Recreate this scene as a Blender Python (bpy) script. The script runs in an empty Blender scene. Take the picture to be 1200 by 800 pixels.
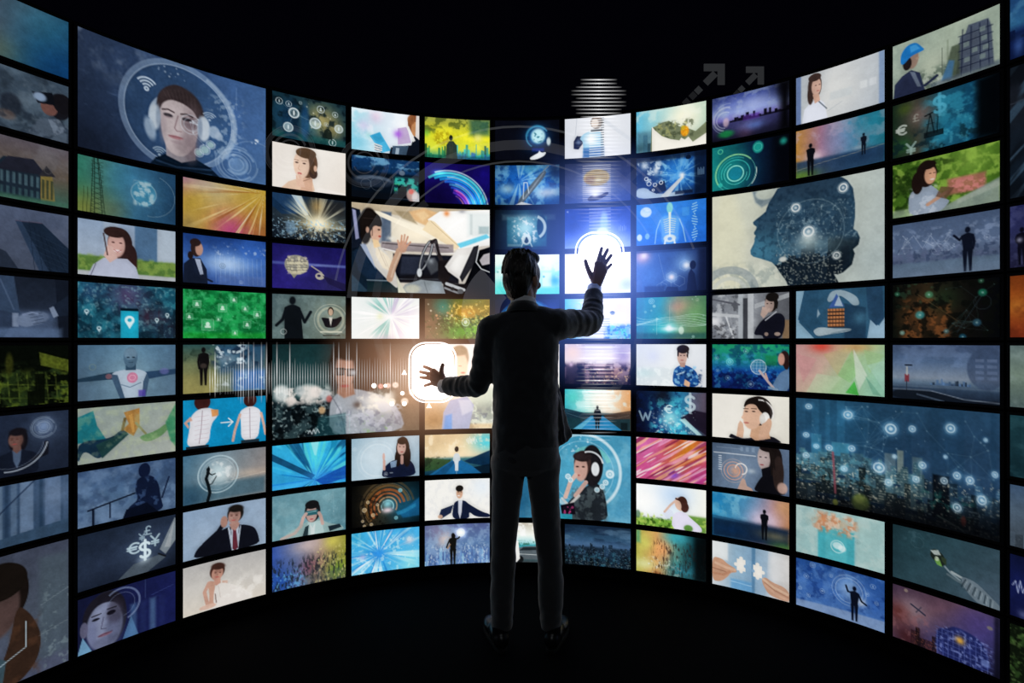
# Curved video wall in a black hall, a man in a dark suit working two glowing hologram buttons.
import bpy, bmesh, math, random
import numpy as np
from mathutils import Vector, Matrix

# ---------------------------------------------------------------- camera, world, exposure
scene = bpy.context.scene
col = scene.collection
cam_data = bpy.data.cameras.new('camera')
cam_data.sensor_width = 36.0
cam_data.lens = 36.0 * 667.74 / 1200.0          # about 20 mm
cam_data.clip_start = .05
camera = bpy.data.objects.new('camera', cam_data)
camera.location = (0, 0, 1.385)
camera.rotation_euler = (math.radians(90), 0, 0)
col.objects.link(camera)
scene.camera = camera

world = bpy.data.worlds.new('dark_hall')
scene.world = world
world.use_nodes = True
world.node_tree.nodes['Background'].inputs[0].default_value = (.12, .11, .35, 1)
world.node_tree.nodes['Background'].inputs[1].default_value = .004

vs = scene.view_settings
vs.view_transform = 'Standard'
vs.look = 'None'
vs.exposure = 0
vs.gamma = 1
vs.use_curve_mapping = False

# one dim fill lamp, added high behind the camera to lift the man's back
lamp_data = bpy.data.lights.new('fill_lamp', 'AREA')
lamp_data.shape = 'DISK'; lamp_data.size = 1.2; lamp_data.energy = 10; lamp_data.color = (.9, .95, 1)
lamp = bpy.data.objects.new('fill_lamp', lamp_data)
lamp.location = (0, -1.6, 3.4)
lamp.rotation_euler = (Vector((0.06, 2.57, .7)) - Vector(lamp.location)).to_track_quat('-Z', 'Y').to_euler()
col.objects.link(lamp)
# ---------------------------------------------------------------- picture painter
# Every monitor shows a picture.  A picture is drawn by code on a 160 x 100 unit
# canvas and stored as the colours of the display's own pixel grid.
def hx(c):
    if isinstance(c, str):
        c = c.lstrip('#')
        return np.array([int(c[i:i + 2], 16) / 255 for i in (0, 2, 4)])
    return np.array(c, float)

_NZ = {}
def vnoise(x, y, seed):
    g = _NZ.get(seed)
    if g is None:
        g = _NZ[seed] = np.random.RandomState(seed).rand(64, 64)
    xi = np.floor(x).astype(int); yi = np.floor(y).astype(int)
    fx = x - xi; fy = y - yi
    fx = fx * fx * (3 - 2 * fx); fy = fy * fy * (3 - 2 * fy)
    a = g[yi & 63, xi & 63]; b = g[yi & 63, (xi + 1) & 63]
    c = g[(yi + 1) & 63, xi & 63]; d = g[(yi + 1) & 63, (xi + 1) & 63]
    return (a * (1 - fx) + b * fx) * (1 - fy) + (c * (1 - fx) + d * fx) * fy

def fbm(x, y, seed, oct=4):
    t = 0; a = .5; n = 0
    for k in range(oct):
        t = t + a * vnoise(x * 2 ** k, y * 2 ** k, seed + k); n += a; a *= .55
    return t / n

def sst(e0, e1, v):
    t = np.clip((v - e0) / (e1 - e0 + 1e-9), 0, 1)
    return t * t * (3 - 2 * t)

class Pic:
    def __init__(s, w, h, W=160., H=100., seed=1):
        s.X, s.Y = np.meshgrid((np.arange(w) + .5) / w * W, (np.arange(h) + .5) / h * H)
        s.W, s.H = W, H
        s.px = W / w
        s.a = np.zeros((h, w, 3)); s.seed = seed; s.rs = np.random.RandomState(seed)
    def bend(s, k): s.X = s.X + 4 * k * (s.X / s.W) * (1 - s.X / s.W); return s     # shifts the middle of the drawing sideways
    # -- whole canvas
    def fill(s, c): s.a[:] = hx(c); return s
    def grad(s, stops, ang=90, al=1, mask=None):
        r = math.radians(ang); u = (s.X / s.W - .5) * math.cos(r) + (s.Y / s.H - .5) * math.sin(r)
        L = .5 * (abs(math.cos(r)) + abs(math.sin(r))); u = (u + L) / (2 * L)
        ts = [t for t, _ in stops]; cs = np.array([hx(c) for _, c in stops])
        col = np.stack([np.interp(u, ts, cs[:, k]) for k in range(3)], -1)
        m = al if mask is None else (al * mask)[..., None]
        s.a = s.a * (1 - m) + col * m; return s
    def mix(s, m, c, al=1):
        m = np.clip(m * al, 0, 1)[..., None]; s.a = s.a * (1 - m) + hx(c) * m; return s
    def add(s, m, c, k=1): s.a = s.a + (m * k)[..., None] * hx(c); return s
    def mul(s, k): s.a = s.a * k; return s
    def vig(s, k=.5, p=2.2, cx=80, cy=50):
        d = np.sqrt(((s.X - cx) / (s.W * .62)) ** 2 + ((s.Y - cy) / (s.H * .62)) ** 2)
        s.a = s.a * (1 - k * np.clip(d, 0, 1.3) ** p)[..., None].clip(0, 1); return s
    # -- shapes
    def el(s, x, y, rx, ry, c, al=1, so=1.2, rot=0, cut=None):
        r = math.radians(rot); dx = s.X - x; dy = s.Y - y
        u = dx * math.cos(r) + dy * math.sin(r); v = -dx * math.sin(r) + dy * math.cos(r)
        d = (np.sqrt((u / rx) ** 2 + (v / ry) ** 2) - 1) * min(rx, ry)
        m = 1 - sst(-so / 2, so / 2 + .01, d)
        if cut is not None: m = m * cut
        return s.mix(m, c, al)
    def seg(s, x0, y0, x1, y1):
        dx, dy = x1 - x0, y1 - y0; L = dx * dx + dy * dy + 1e-9
        t = np.clip(((s.X - x0) * dx + (s.Y - y0) * dy) / L, 0, 1)
        return np.hypot(s.X - x0 - t * dx, s.Y - y0 - t * dy)
    def po(s, pts, c, al=1, so=.9, sh=False):
        P = [(pts[i], pts[i + 1]) for i in range(0, len(pts), 2)]
        if len(P) >= 7 and not sh:                       # round off the corners of drawn outlines
            for _ in range(2 if len(P) < 20 else 1):
                P = [q for i in range(len(P)) for a, b in [(P[i], P[(i + 1) % len(P)])]
                     for q in ((a[0] * .78 + b[0] * .22, a[1] * .78 + b[1] * .22), (a[0] * .22 + b[0] * .78, a[1] * .22 + b[1] * .78))]
        ins = np.zeros(s.X.shape, bool); d = np.full(s.X.shape, 1e9)
        for i in range(len(P)):
            x0, y0 = P[i]; x1, y1 = P[(i + 1) % len(P)]
            d = np.minimum(d, s.seg(x0, y0, x1, y1))
            if y0 != y1:
                cr = ((y0 > s.Y) != (y1 > s.Y)) & (s.X < (x1 - x0) * (s.Y - y0) / (y1 - y0) + x0)
                ins ^= cr
        d = np.where(ins, -d, d)
        return s.mix(1 - sst(-so / 2, so / 2 + .01, d), c, al)
    def re(s, x0, y0, x1, y1, c, al=1, so=.8):
        d = np.maximum(np.maximum(x0 - s.X, s.X - x1), np.maximum(y0 - s.Y, s.Y - y1))
        return s.mix(1 - sst(-so / 2, so / 2 + .01, d), c, al)
    def ln(s, pts, w, c, al=1, so=.8):
        d = np.full(s.X.shape, 1e9)
        for i in range(0, len(pts) - 2, 2):
            d = np.minimum(d, s.seg(pts[i], pts[i + 1], pts[i + 2], pts[i + 3]))
        return s.mix(1 - sst(w / 2 - so / 2, w / 2 + so / 2, d), c, al)
    def ri(s, x, y, r, w, c, al=1, a0=None, a1=None, so=.8):
        dx = s.X - x; dy = s.Y - y; d = np.abs(np.hypot(dx, dy) - r)
        m = 1 - sst(w / 2 - so / 2, w / 2 + so / 2, d)
        if a0 is not None:
            an = (np.degrees(np.arctan2(dy, dx)) - a0) % 360
            m = m * (an <= (a1 - a0) % 360)
        return s.mix(m, c, al)
    def gl(s, x, y, r, c, k=1, ry=None):
        d2 = ((s.X - x) / r) ** 2 + ((s.Y - y) / (ry or r)) ** 2
        return s.add(np.exp(-d2 * 1.6), c, k)
    def bl(s, x, y, r, c, al=1, ry=None):
        d2 = ((s.X - x) / r) ** 2 + ((s.Y - y) / (ry or r)) ** 2
        return s.mix(np.exp(-d2 * 1.6), c, al)
    # -- textures
    def cl(s, c, al=1, sc=30, lo=.45, hi=.7, y0=None, y1=None, x0=None, x1=None, fe=12, sx=1, seed=None):
        sd = seed if seed is not None else s.rs.randint(1000)
        m = sst(lo, hi, fbm(s.X / sc / sx + 7, s.Y / sc + 3, sd))
        if y0 is not None: m = m * sst(y0 - fe, y0 + fe, s.Y)
        if y1 is not None: m = m * (1 - sst(y1 - fe, y1 + fe, s.Y))
        if x0 is not None: m = m * sst(x0 - fe, x0 + fe, s.X)
        if x1 is not None: m = m * (1 - sst(x1 - fe, x1 + fe, s.X))
        return s.mix(m, c, al)
    def grain(s, k=.1, sc=3):
        n = fbm(s.X / sc, s.Y / sc, s.rs.randint(1000), 2) - .5
        s.a = s.a * (1 + 2 * k * n)[..., None]; return s
    def blur(s, l, r):
        k = max(1, int(r / s.px))
        for ax in (0, 1):
            for _ in range(2):
                q = np.cumsum(np.concatenate([np.repeat(l.take([0], ax), k + 1, ax), l, np.repeat(l.take([-1], ax), k, ax)], ax), ax)
                n = l.shape[ax]; l = (q.take(range(2 * k + 1, 2 * k + 1 + n), ax) - q.take(range(0, n), ax)) / (2 * k + 1)
        return l
    def film(s, k=.15):
        """photographic finish: soft roundness inside shapes, slight softness, mild grain and unevenness"""
        s.a = np.clip(s.a, 0, 1); l = s.a.mean(-1)
        d = s.blur(l, 6) - l
        s.a = s.a * np.clip(1 + np.where(d < 0, .38, .22) * d / (.2 + l), .6, 1.35)[..., None]
        m = s.a.mean(-1, keepdims=True); s.a = m + (s.a - m) * .97
        t = np.clip(s.a, 0, 1); s.a = t + .22 * (t * t * (3 - 2 * t) - t)
        if s.px < .5: s.a = .8 * s.a + .2 * np.stack([s.blur(s.a[..., i], s.px) for i in range(3)], -1)
        n = .5 * (fbm(s.X / 1.8, s.Y / 1.8, s.seed % 900 + 50, 2) - .5) + .9 * (fbm(s.X / 11, s.Y / 11, s.seed % 900 + 77, 4) - .5)
        l = np.clip(s.a.mean(-1), 0, 1)
        s.a = s.a * (1 + 2 * k * n * np.clip(1.25 - 1.3 * l, .08, 1))[..., None]
        l = s.a.mean(-1); s.a = np.clip(s.a + .28 * (l - s.blur(l, 2.2))[..., None], 0, 1); return s
    def rays(s, x, y, c, al=1, n=40, lo=.5, hi=.8, r0=0, r1=140, seed=None, a0=None, a1=None):
        an = np.arctan2(s.Y - y, s.X - x); d = np.hypot(s.X - x, s.Y - y)
        sd = seed if seed is not None else s.rs.randint(1000)
        t = an / (2 * math.pi) * n
        m = sst(lo, hi, .65 * vnoise(t + 30, d * 0 + 3.5, sd) + .35 * vnoise(t * 2.7 + 9, d / 60 + 1, sd + 1))
        m = m * sst(r0 * .6, r0 + 2, d) * (1 - sst(r1 * .5, r1, d))
        if a0 is not None: 
            q = (np.degrees(an) - a0) % 360; m = m * (q <= (a1 - a0) % 360)
        return s.mix(m, c, al)
    def diag(s, ang, c, al=1, sc=6, lo=.5, hi=.75, ln=90, seed=None):
        r = math.radians(ang); u = s.X * math.cos(r) + s.Y * math.sin(r); v = -s.X * math.sin(r) + s.Y * math.cos(r)
        sd = seed if seed is not None else s.rs.randint(1000)
        return s.mix(sst(lo, hi, vnoise(v / sc + 40, u / ln + 5, sd)), c, al)
    def sky(s, yb, hmin, hmax, wd, c, al=1, x0=0, x1=None, win=None, wal=.6, so=.5, fade=None):
        x1 = x1 or s.W; x = x0; rs = s.rs
        top = np.full(s.X.shape[1], 1e9); br = np.ones(s.X.shape[1]); lit = np.zeros(s.X.shape[1])
        while x < x1:
            w = wd * (.6 + .9 * rs.rand()); h = hmin + (hmax - hmin) * rs.rand() ** 1.6
            sel = (s.X[0] >= x) & (s.X[0] < min(x + w, x1)); top[sel] = yb - h; br[sel] = .55 + 1.1 * rs.rand(); lit[sel] = rs.rand(); x += w
        m = sst(-so, so, s.Y - top[None, :]) * (s.Y <= yb) * al
        c3 = np.clip(hx(c)[None, None] * br[None, :, None], 0, 1)
        s.a = s.a * (1 - m[..., None]) + c3 * m[..., None]
        if win is not None:
            q = vnoise(s.X / 1.5 + 11, s.Y / 1.7, rs.randint(1000)); g = ((s.Y / 2.3) % 1 < .6)
            s.mix(m * (q > .78 - .22 * lit[None, :]) * g, win, wal)
        return s
    def boke(s, n, c, rmin, rmax, al=.6, x0=0, x1=None, y0=0, y1=None):
        for k in range(n):
            r = rmin + (rmax - rmin) * s.rs.rand() ** 2
            s.el(x0 + (x1 or s.W) * 0 + ((x1 or s.W) - x0) * s.rs.rand(), y0 + ((y1 or s.H) - y0) * s.rs.rand(), r, r,
                 c if isinstance(c, str) else c[s.rs.randint(len(c))], al * (.5 + .5 * s.rs.rand()), max(.8, r * .4))
        return s
    def net(s, n, c, al=.4, x0=0, x1=160, y0=0, y1=100, dmax=30, w=.5, dot=1):
        P = np.stack([x0 + (x1 - x0) * s.rs.rand(n), y0 + (y1 - y0) * s.rs.rand(n)], 1)
        for i in range(n):
            for j in range(i):
                if np.hypot(*(P[i] - P[j])) < dmax: s.ln([*P[i], *P[j]], w, c, al)
            if dot: s.el(P[i][0], P[i][1], dot, dot, c, min(1, al * 2))
        return s
    # -- signs
    def ic(s, x, y, r, c='#e8f4ff', al=.9, bg=None, k=0):
        if bg: s.el(x, y, r, r, bg, .5)
        s.ri(x, y, r * .86, max(.7, r * .16), c, al)
        if k == 0: s.el(x, y - r * .16, r * .2, r * .26, c, al); s.re(x - r * .3, y + r * .12, x + r * .3, y + r * .42, c, al)
        elif k == 1: s.ri(x, y, r * .36, r * .18, c, al)
        elif k == 2: s.re(x - r * .34, y - r * .26, x + r * .34, y + r * .3, c, al)
        elif k == 3: s.el(x, y, r * .16, r * .5, c, al)
        elif k == 4: s.el(x - .1 * r, y, r * .42, r * .22, c, al); s.el(x + .1 * r, y - .12 * r, r * .24, r * .24, c, al)
        return s
    def pin(s, x, y, r, c='#f0f8ff', al=.95, hole=None):
        s.el(x, y, r, r, c, al); s.po([x - r * .92, y + r * .35, x + r * .92, y + r * .35, x, y + r * 2.1], c, al)
        s.el(x, y, r * .45, r * .45, hole or '#2a7a90', al); return s
    def wifi(s, x, y, r, c, al=.9):
        s.el(x, y, r * .16, r * .16, c, al)
        for q in (.42, .7, .98): s.ri(x, y, r * q, r * .15, c, al, 218, 322)
        return s
    def gauge(s, x, y, r, c, al=.5):
        for q, w, a in ((1, .05, 0), (.86, .1, 40), (.68, .05, 100), (.52, .12, 200), (.34, .06, 300)):
            s.ri(x, y, r * q, r * w, c, al, a, a + 300)
        s.ri(x, y, r * .95, r * .02, c, al); return s
    def tx(s, ch, x, y, h, c, w=None, al=1):
        w = w or h * .13; A = lambda a, b, cx, cy, r, n=14, q=1.: [v for k in range(n + 1) for t in [math.radians(a + (b - a) * k / n)]
                                                                for v in (x + (cx + r * q * math.cos(t)) * h, y + (cy + r * math.sin(t)) * h)]
        L = lambda *p: s.ln([v for i in range(0, len(p), 2) for v in (x + p[i] * h, y + p[i + 1] * h)], w, c, al)
        if ch == '$':
            s.ln(A(-30, -270, 0, -.19, .19, q=1.2) + A(-90, 150, 0, .19, .19, q=1.2), w, c, al); L(0, -.52, 0, .52)
        elif ch == '€':
            s.ln(A(-50, -310, .05, 0, .36, 20), w, c, al); L(-.42, -.08, .16, -.08); L(-.42, .08, .12, .08)
        elif ch == '¥':
            L(-.3, -.42, 0, -.02, .3, -.42); L(0, -.02, 0, .44); L(-.24, .06, .24, .06); L(-.24, .22, .24, .22)
        elif ch == '£':
            s.ln(A(-20, -180, .04, -.22, .2), w, c, al); L(-.16, -.22, -.12, .4); L(-.3, .42, .3, .42); L(-.3, .04, .14, .04)
        elif ch == '>':
            L(-.5, 0, .45, 0); L(.1, -.35, .45, 0, .1, .35)
        return s
    # -- people in pictures (h = head half height)
    def head(s, x, y, h, hair='#2c211d', skin='#d8b098', d=0, lng=0, tilt=0, feat='#4a2f2a', bang=.5):
        t = math.radians(tilt); R = lambda a, b: (x + h * (a * math.cos(t) - b * math.sin(t)), y + h * (a * math.sin(t) + b * math.cos(t)))
        if lng:
            q = R(-.16 * d, .25 * lng); s.el(*q, h * .82, h * (1.0 + .45 * lng), hair, 1, h * .2, tilt)
        q = R(-.12 * d, -.16); s.el(*q, h * .84, h * .96, hair, 1, h * .15, tilt)
        q = R(.14 * d, .12); s.el(*q, h * .64, h * .86, skin, 1, h * .16, tilt)
        q = R(-.14 * d, -.72); s.el(*q, h * .78, h * .42 * (bang + .5), hair, 1, h * .2, tilt)
        if h > 4:
            dk = hx(skin) * .72; e = .28
            q = R((.2 - .5 * (d > 0) + .5 * (d < 0)) * abs(d) * .9, .25); s.el(*q, h * .22, h * .55, dk, .35 * (abs(d) > 0), h * .3, tilt)
            for k in (-1, 1):
                q = R(.3 * d + k * e * (1 - .25 * abs(d)), .04); s.el(*q, h * .13, h * .07, feat, .85, h * .08, tilt)
                q = R(.3 * d + k * e * (1 - .25 * abs(d)), -.12); s.el(*q, h * .17, h * .04, feat, .55, h * .08, tilt)
            q = R(.36 * d, .32); s.el(*q, h * .08, h * .12, dk, .6, h * .1, tilt)
            q = R(.3 * d, .56); s.el(*q, h * .22, h * .07, '#a04a48', .8, h * .08, tilt)
        return s
    def bust(s, x, y, h, hair='#2c211d', skin='#d8b098', top='#e8e8ee', d=0, lng=0, tilt=0, wd=1.9, inner=None, bang=.5, bot=None, dx=0):
        b = s.H + 2 if bot is None else bot
        if lng: s.el(x - .16 * d * h, y + .3 * lng * h, h * .86, h * (1 + .5 * lng), hair, 1, h * .2, tilt)
        sx = x + dx
        s.po([sx - h * .36, y + h * 1.05, sx + h * .36, y + h * 1.05, sx + h * .6, y + h * 1.32, sx + h * wd * .9, y + h * 1.7, sx + h * wd, y + h * 2.3,
              sx + h * wd * 1.05, b, sx - h * wd * 1.05, b, sx - h * wd, y + h * 2.3, sx - h * wd * .9, y + h * 1.7, sx - h * .6, y + h * 1.32], top, 1, h * .15)
        s.po([x - h * .3, y + h * .6, x + h * .34, y + h * .6, sx + h * .38, y + h * 1.3, sx, y + h * 1.75, sx - h * .38, y + h * 1.3], skin, 1, h * .12)
        if inner: s.po([sx - h * .4, y + h * 1.2, sx, y + h * 1.6, sx + h * .4, y + h * 1.2, sx + h * .3, y + h * 2.4, sx, y + h * 3.2, sx - h * .3, y + h * 2.4], inner, 1, h * .12)
        return s.head(x, y, h, hair, skin, d, 0, tilt, bang=bang)
    def fig(s, x, yb, H, c, la=(-.13, .42), ra=(.13, .42), le=None, re_=None, al=1, lean=0, skirt=0):
        f = lambda a, b: (x + a * H + lean * b * H, yb - b * H)
        hd = f(0, .93); s.el(hd[0], hd[1], H * .052, H * .07, c, al, H * .03)
        pt = [(-.03, .86), (.03, .86), (.12, .82), (.1, .62), (.085, .5), (.1, .44), (-.1, .44), (-.085, .5), (-.1, .62), (-.12, .82)]
        s.po([v for a, b in pt for v in f(a, b)], c, al, H * .02)
        for k in (-1, 1):
            s.po([v for a, b in ((k * .0, .48), (k * .1, .48), (k * .085, .25), (k * .075, .0), (k * .025, .0), (k * .015, .25)) for v in f(a, b)], c, al, H * .015)
        for k, e, h in ((-1, le, la), (1, re_, ra)):
            e = e or ((k * .115 + h[0]) / 2 + k * .02, (.8 + h[1]) / 2)
            s.ln([*f(k * .1, .8), *f(*e), *f(*h)], H * .05, c, al, H * .02)
        return s
# ---------------------------------------------------------------- the pictures, column by column
PICS = {}
def pic(c, r, label, cs=1, rs=1):
    def deco(fn): PICS[(c, r)] = (cs, rs, label, fn); return fn
    return deco

# ---- column 0
@pic(0, 1, 'monitor showing a plain blurred teal to deep blue gradient')
def _(p):
    p.grad([(0, '#4a505c'), (.45, '#40505f'), (.68, '#1f4a66'), (1, '#0f3a62')], 25)
    p.bl(64, 92, 40, '#6a7050', .5).bl(120, 20, 60, '#2f6a80', .5).bl(150, 90, 50, '#0c3a66', .6)
@pic(0, 2, 'monitor showing a man tilting back in a virtual reality headset')
def _(p):
    p.fill('#3a4856').cl('#566674', .6, 30).cl('#27313c', .7, 18).cl('#6a7884', .4, 14)
    p.po([100, 100, 118, 70, 140, 62, 160, 70, 160, 100], '#4a5664').po([130, 66, 146, 62, 156, 78, 140, 92], '#707c8c', .8)
    p.el(147, 40, 16, 22, '#16161c').el(132, 45, 12, 15, '#6a4a44').el(151, 34, 14, 17, '#141318')
    p.po([108, 28, 136, 20, 140, 40, 116, 44], '#0e1118').el(119, 33, 9, 7, '#8fa4c0', .9, 4)
    p.el(80, 60, 14, 18, '#1a1f2a', .7, 6).el(74, 78, 12, 8, '#6a5850', .6, 5).cl('#1b2430', .5, 10, .5, .7, y0=60)
@pic(0, 3, 'monitor showing a drawing of timber framed town houses')
def _(p):
    p.grad([(0, '#565058'), (.5, '#5c5248'), (1, '#33564c')]).cl('#6a6a70', .4, 25)
    p.po([50, 62, 70, 34, 104, 30, 122, 48, 122, 96, 50, 96], '#1c2834').po([60, 56, 76, 32, 110, 28, 128, 50, 112, 52], '#20222e')
    for i in range(7): p.re(66 + i * 8, 56, 70 + i * 8, 74, '#54707a', .7).re(66 + i * 8, 80, 70 + i * 8, 92, '#3c5a60', .7)
    p.po([120, 50, 136, 46, 140, 92, 120, 94], '#7a6c3c').po([117, 54, 128, 34, 141, 50], '#2a2a30').ri(130, 42, 5, 1, '#4a4a4c')
    for i in range(3): p.re(122 + i * 6, 58, 125 + i * 6, 90, '#20302c', .8)
    p.re(40, 92, 160, 100, '#3a6050', .8, 6)
@pic(0, 4, 'monitor showing a dark skyscraper seen from far below')
def _(p):
    p.grad([(0, '#4c566c'), (1, '#434b5c')]).cl('#5c6478', .5, 40)
    p.po([86, 22, 122, 20, 160, 58, 160, 100, 120, 100], '#1a2738').po([86, 22, 93, 20, 132, 100, 118, 100], '#2a3a50')
    for i in range(7): p.ln([104 + i * 7, 20 + i * 7, 112 + i * 11, 100], .7, '#101a28', .8)
    for i in range(6): p.ln([96 + i * 4, 32 + i * 11, 160, 60 + i * 9], .5, '#33465c', .6)
    p.po([60, 68, 74, 74, 90, 100, 60, 100], '#242c3a').ln([86, 22, 122, 20], 1, '#6a5060', .6)
@pic(0, 5, 'monitor showing two people in suits shaking hands')
def _(p):
    p.grad([(0, '#1a212e'), (.6, '#232c3c'), (1, '#3c4a62')]).re(60, 55, 140, 100, '#4a5a74', .7, 12)
    p.po([60, 0, 84, 0, 92, 60, 70, 100, 60, 100], '#33435a').po([140, 0, 160, 0, 160, 100, 146, 100], '#141a26')
    p.po([56, 54, 84, 60, 88, 82, 56, 92], '#2c394e').re(82, 60, 90, 82, '#7c8aa2', .9, 2).po([160, 26, 138, 44, 144, 64, 160, 60], '#1a2332').po([138, 46, 132, 50, 138, 66, 145, 62], '#7c8aa2')
    p.el(110, 68, 22, 11, '#5a6880', 1, 3, -14).el(100, 72, 13, 10, '#66748c', 1, 3)
    for k in range(4): p.ln([104 + k * 2, 62 + k * 5, 122 + k, 58 + k * 5], 1, '#2a3446', .8)
    p.ln([96, 62, 108, 58, 116, 60], 3, '#7684a0', .8).ln([66, 6, 84, 54], 2, '#5a6c88', .5)
    p.re(60, 84, 150, 100, '#566a88', .6, 8)
@pic(0, 6, 'monitor showing a dark factory floor in green light')
def _(p):
    p.fill('#060a06').cl('#26361a', .9, 14, .42, .6, y0=35).cl('#5a6a22', .8, 8, .52, .64, y0=45)
    p.po([118, 12, 160, 26, 160, 46, 120, 34], '#4c561c').re(70, 44, 130, 96, '#202e14', .5, 6)
    for i in range(7): p.ln([62 + i * 13, 46, 66 + i * 13, 92], 1.3, '#6c7c2c', .5)
    p.ln([60, 62, 158, 70], 1.5, '#5c6c26', .6).ln([60, 84, 158, 92], 2, '#3c4c1c', .8).re(112, 48, 126, 98, '#060a05', .9)
    p.el(78, 30, 5, 16, '#3c4014', .8, 4).re(102, 76, 112, 100, '#060a05', .9).grain(.25, 3)
@pic(0, 7, 'monitor showing a woman touching a glowing dial with white arc')
def _(p):
    p.grad([(0, '#222c40'), (1, '#1c2434')], 60).bl(130, 30, 40, '#3c4a60', .6)
    p.bust(88, 40, 15, '#141218', '#6a4e48', '#141a28', d=-.7, lng=.7, inner='#4c5c74').ln([110, 76, 128, 70, 128, 52], 6, '#14161f')
    p.gl(124, 24, 16, '#8090a8', .5).gauge(124, 26, 18, '#8fa0b4', .5).ri(80, 42, 50, 2.2, '#b8c4d4', .8, 10, 100)
    p.ri(80, 42, 45, .8, '#8f9cb0', .6, 10, 110)
@pic(0, 8, 'monitor showing a pale blue corridor of tall columns')
def _(p):
    p.grad([(0, '#3a4e68'), (1, '#2f4258')])
    for x, w, c in ((62, 7, '#64788e'), (72, 5, '#22344a'), (80, 8, '#5a6f88'), (92, 18, '#6a7e98'), (118, 5, '#20344a'), (126, 22, '#5c708c'), (152, 8, '#40546e')):
        p.re(x, 0, x + w, 88, c, .75, 3)
    p.po([60, 86, 160, 76, 160, 100, 60, 100], '#33485e').ln([60, 50, 112, 0], 2.2, '#16243a', .8).bl(140, 30, 26, '#8094b0', .4).grain(.06, 9)
@pic(0, 9, 'double height monitor showing a brown haired woman by handwritten diagrams', 1, 2)
def _(p):
    p.grad([(0, '#3e4454'), (.5, '#48505e'), (1, '#4a5064')]).re(118, 20, 160, 190, '#48585f', .5, 14)
    p.el(70, 62, 34, 50, '#181210').el(62, 78, 30, 52, '#4c3c3a', 1, 6).el(66, 42, 36, 30, '#17120f')
    p.po([88, 84, 108, 110, 122, 150, 116, 190, 90, 216, 50, 216, 78, 150], '#33241c').cl('#4a3224', .7, 14, .45, .65, y0=110, x0=80, x1=116, fe=8)
    p.po([50, 150, 74, 170, 68, 216, 50, 216], '#3a4e58').ln([100, 118, 100, 160, 66, 176], 1.6, '#b0c4d0', .9)
    p.cl('#7c8c92', .5, 7, .6, .7, x0=124, y0=70, fe=8).ln([120, 100, 158, 84], .8, '#8c9aa0', .6).ln([118, 150, 158, 140], .8, '#8c9aa0', .6)

# ---- column 1
@pic(1, 3, 'monitor showing a lattice radio mast beside a bright globe')
def _(p):
    p.grad([(0, '#2f6c5c'), (.25, '#40706a'), (.55, '#33607c'), (1, '#20405c')], 0).bl(10, 95, 45, '#7c7a34', .8).bl(75, 25, 40, '#3c7c9c', .5).bl(55, 90, 30, '#5a6048', .5)
    for x in (20, 26, 38, 42): p.ln([x, 100, 24 + (x - 20) * .35, 0], 1.1, '#17241e', .9)
    for y in range(6, 100, 9): p.ln([21, y, 39, y + 7], .8, '#17241e', .8).ln([39, y, 21, y + 7], .8, '#17241e', .8)
    for x in (8, 14): p.ln([x, 100, x + 2, 55], .8, '#24301e', .8)
    p.ri(118, 50, 40, 1, '#8aa4b4', .6, 290, 100).bl(106, 48, 30, '#6090a8', .4).el(105, 48, 20, 25, '#3c7894').cl('#a8c0c8', .8, 10, .45, .6, x0=88, x1=122, y0=26, y1=72, fe=3).ri(105, 48, 21, 2, '#9ab8c4', .5)
    p.boke(30, '#7890a0', .3, .8, .5, 120, 158, 10, 90)
@pic(1, 4, 'monitor showing a smiling woman on the phone before a hedge')
def _(p):
    p.grad([(0, '#8496ae'), (.6, '#94a2b4'), (1, '#a0a8b0')]).re(90, 0, 128, 74, '#43617f', .9, 4).re(128, 0, 160, 70, '#a4b0bc', .8, 4).re(40, 0, 64, 60, '#aab6c4', .5, 8)
    p.re(0, 64, 160, 92, '#4c6a30', .95, 5).cl('#7a9248', .8, 9, .4, .65, y0=62, y1=92, fe=4).re(0, 92, 160, 100, '#a8acb0', .9, 3)
    p.el(66, 38, 20, 30, '#2a1c1c').el(82, 62, 12, 26, '#2e1e1e').el(85, 76, 9, 14, '#331f1f').el(60, 40, 14, 23, '#c09a92', 1, 3).el(58, 17, 18, 10, '#2c1d1c')
    p.po([16, 100, 24, 80, 40, 66, 78, 64, 92, 78, 98, 100], '#a8aec2').po([40, 62, 46, 42, 56, 46, 62, 64, 50, 74], '#c4a49c').el(50, 54, 7, 11, '#caa8a0')
    p.el(55, 36, 2.5, 1.2, '#3a2424').el(67, 36, 2.5, 1.2, '#3a2424').el(62, 51, 6, 2.2, '#e4d8d8').ln([56, 49, 62, 53, 68, 49], 1, '#9a5050').ln([28, 78, 20, 100], 1.5, '#5a5a6a').ln([40, 22, 46, 60], 2.4, '#2e1e1e', .8)
@pic(1, 5, 'monitor showing a cyan phone with a white map pin over city lights')
def _(p):
    p.fill('#174a5c').cl('#2f7c8c', .7, 12, .45, .65).cl('#0a2230', .8, 16, .5, .7).bl(78, 20, 40, '#5a3c62', .7).bl(120, 60, 30, '#4a2436', .7).bl(150, 90, 30, '#2a1c2c', .7).bl(20, 15, 24, '#3a5c86', .5)
    p.cl('#8ab4be', .4, 5, .6, .7).sky(100, 10, 70, 7, '#0e2a38', .35, win='#4a94a4', wal=.3)
    p.re(67, 44, 96, 101, '#081620').re(67, 49, 96, 101, '#1c9cb8').pin(81.5, 66, 8, '#d4eef2', 1, '#1c9cb8')
    for x, y in ((14, 52), (33, 82), (127, 64), (145, 54)): p.pin(x, y, 3.6, '#c4dce4', .9, '#1a3c4c')
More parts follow.
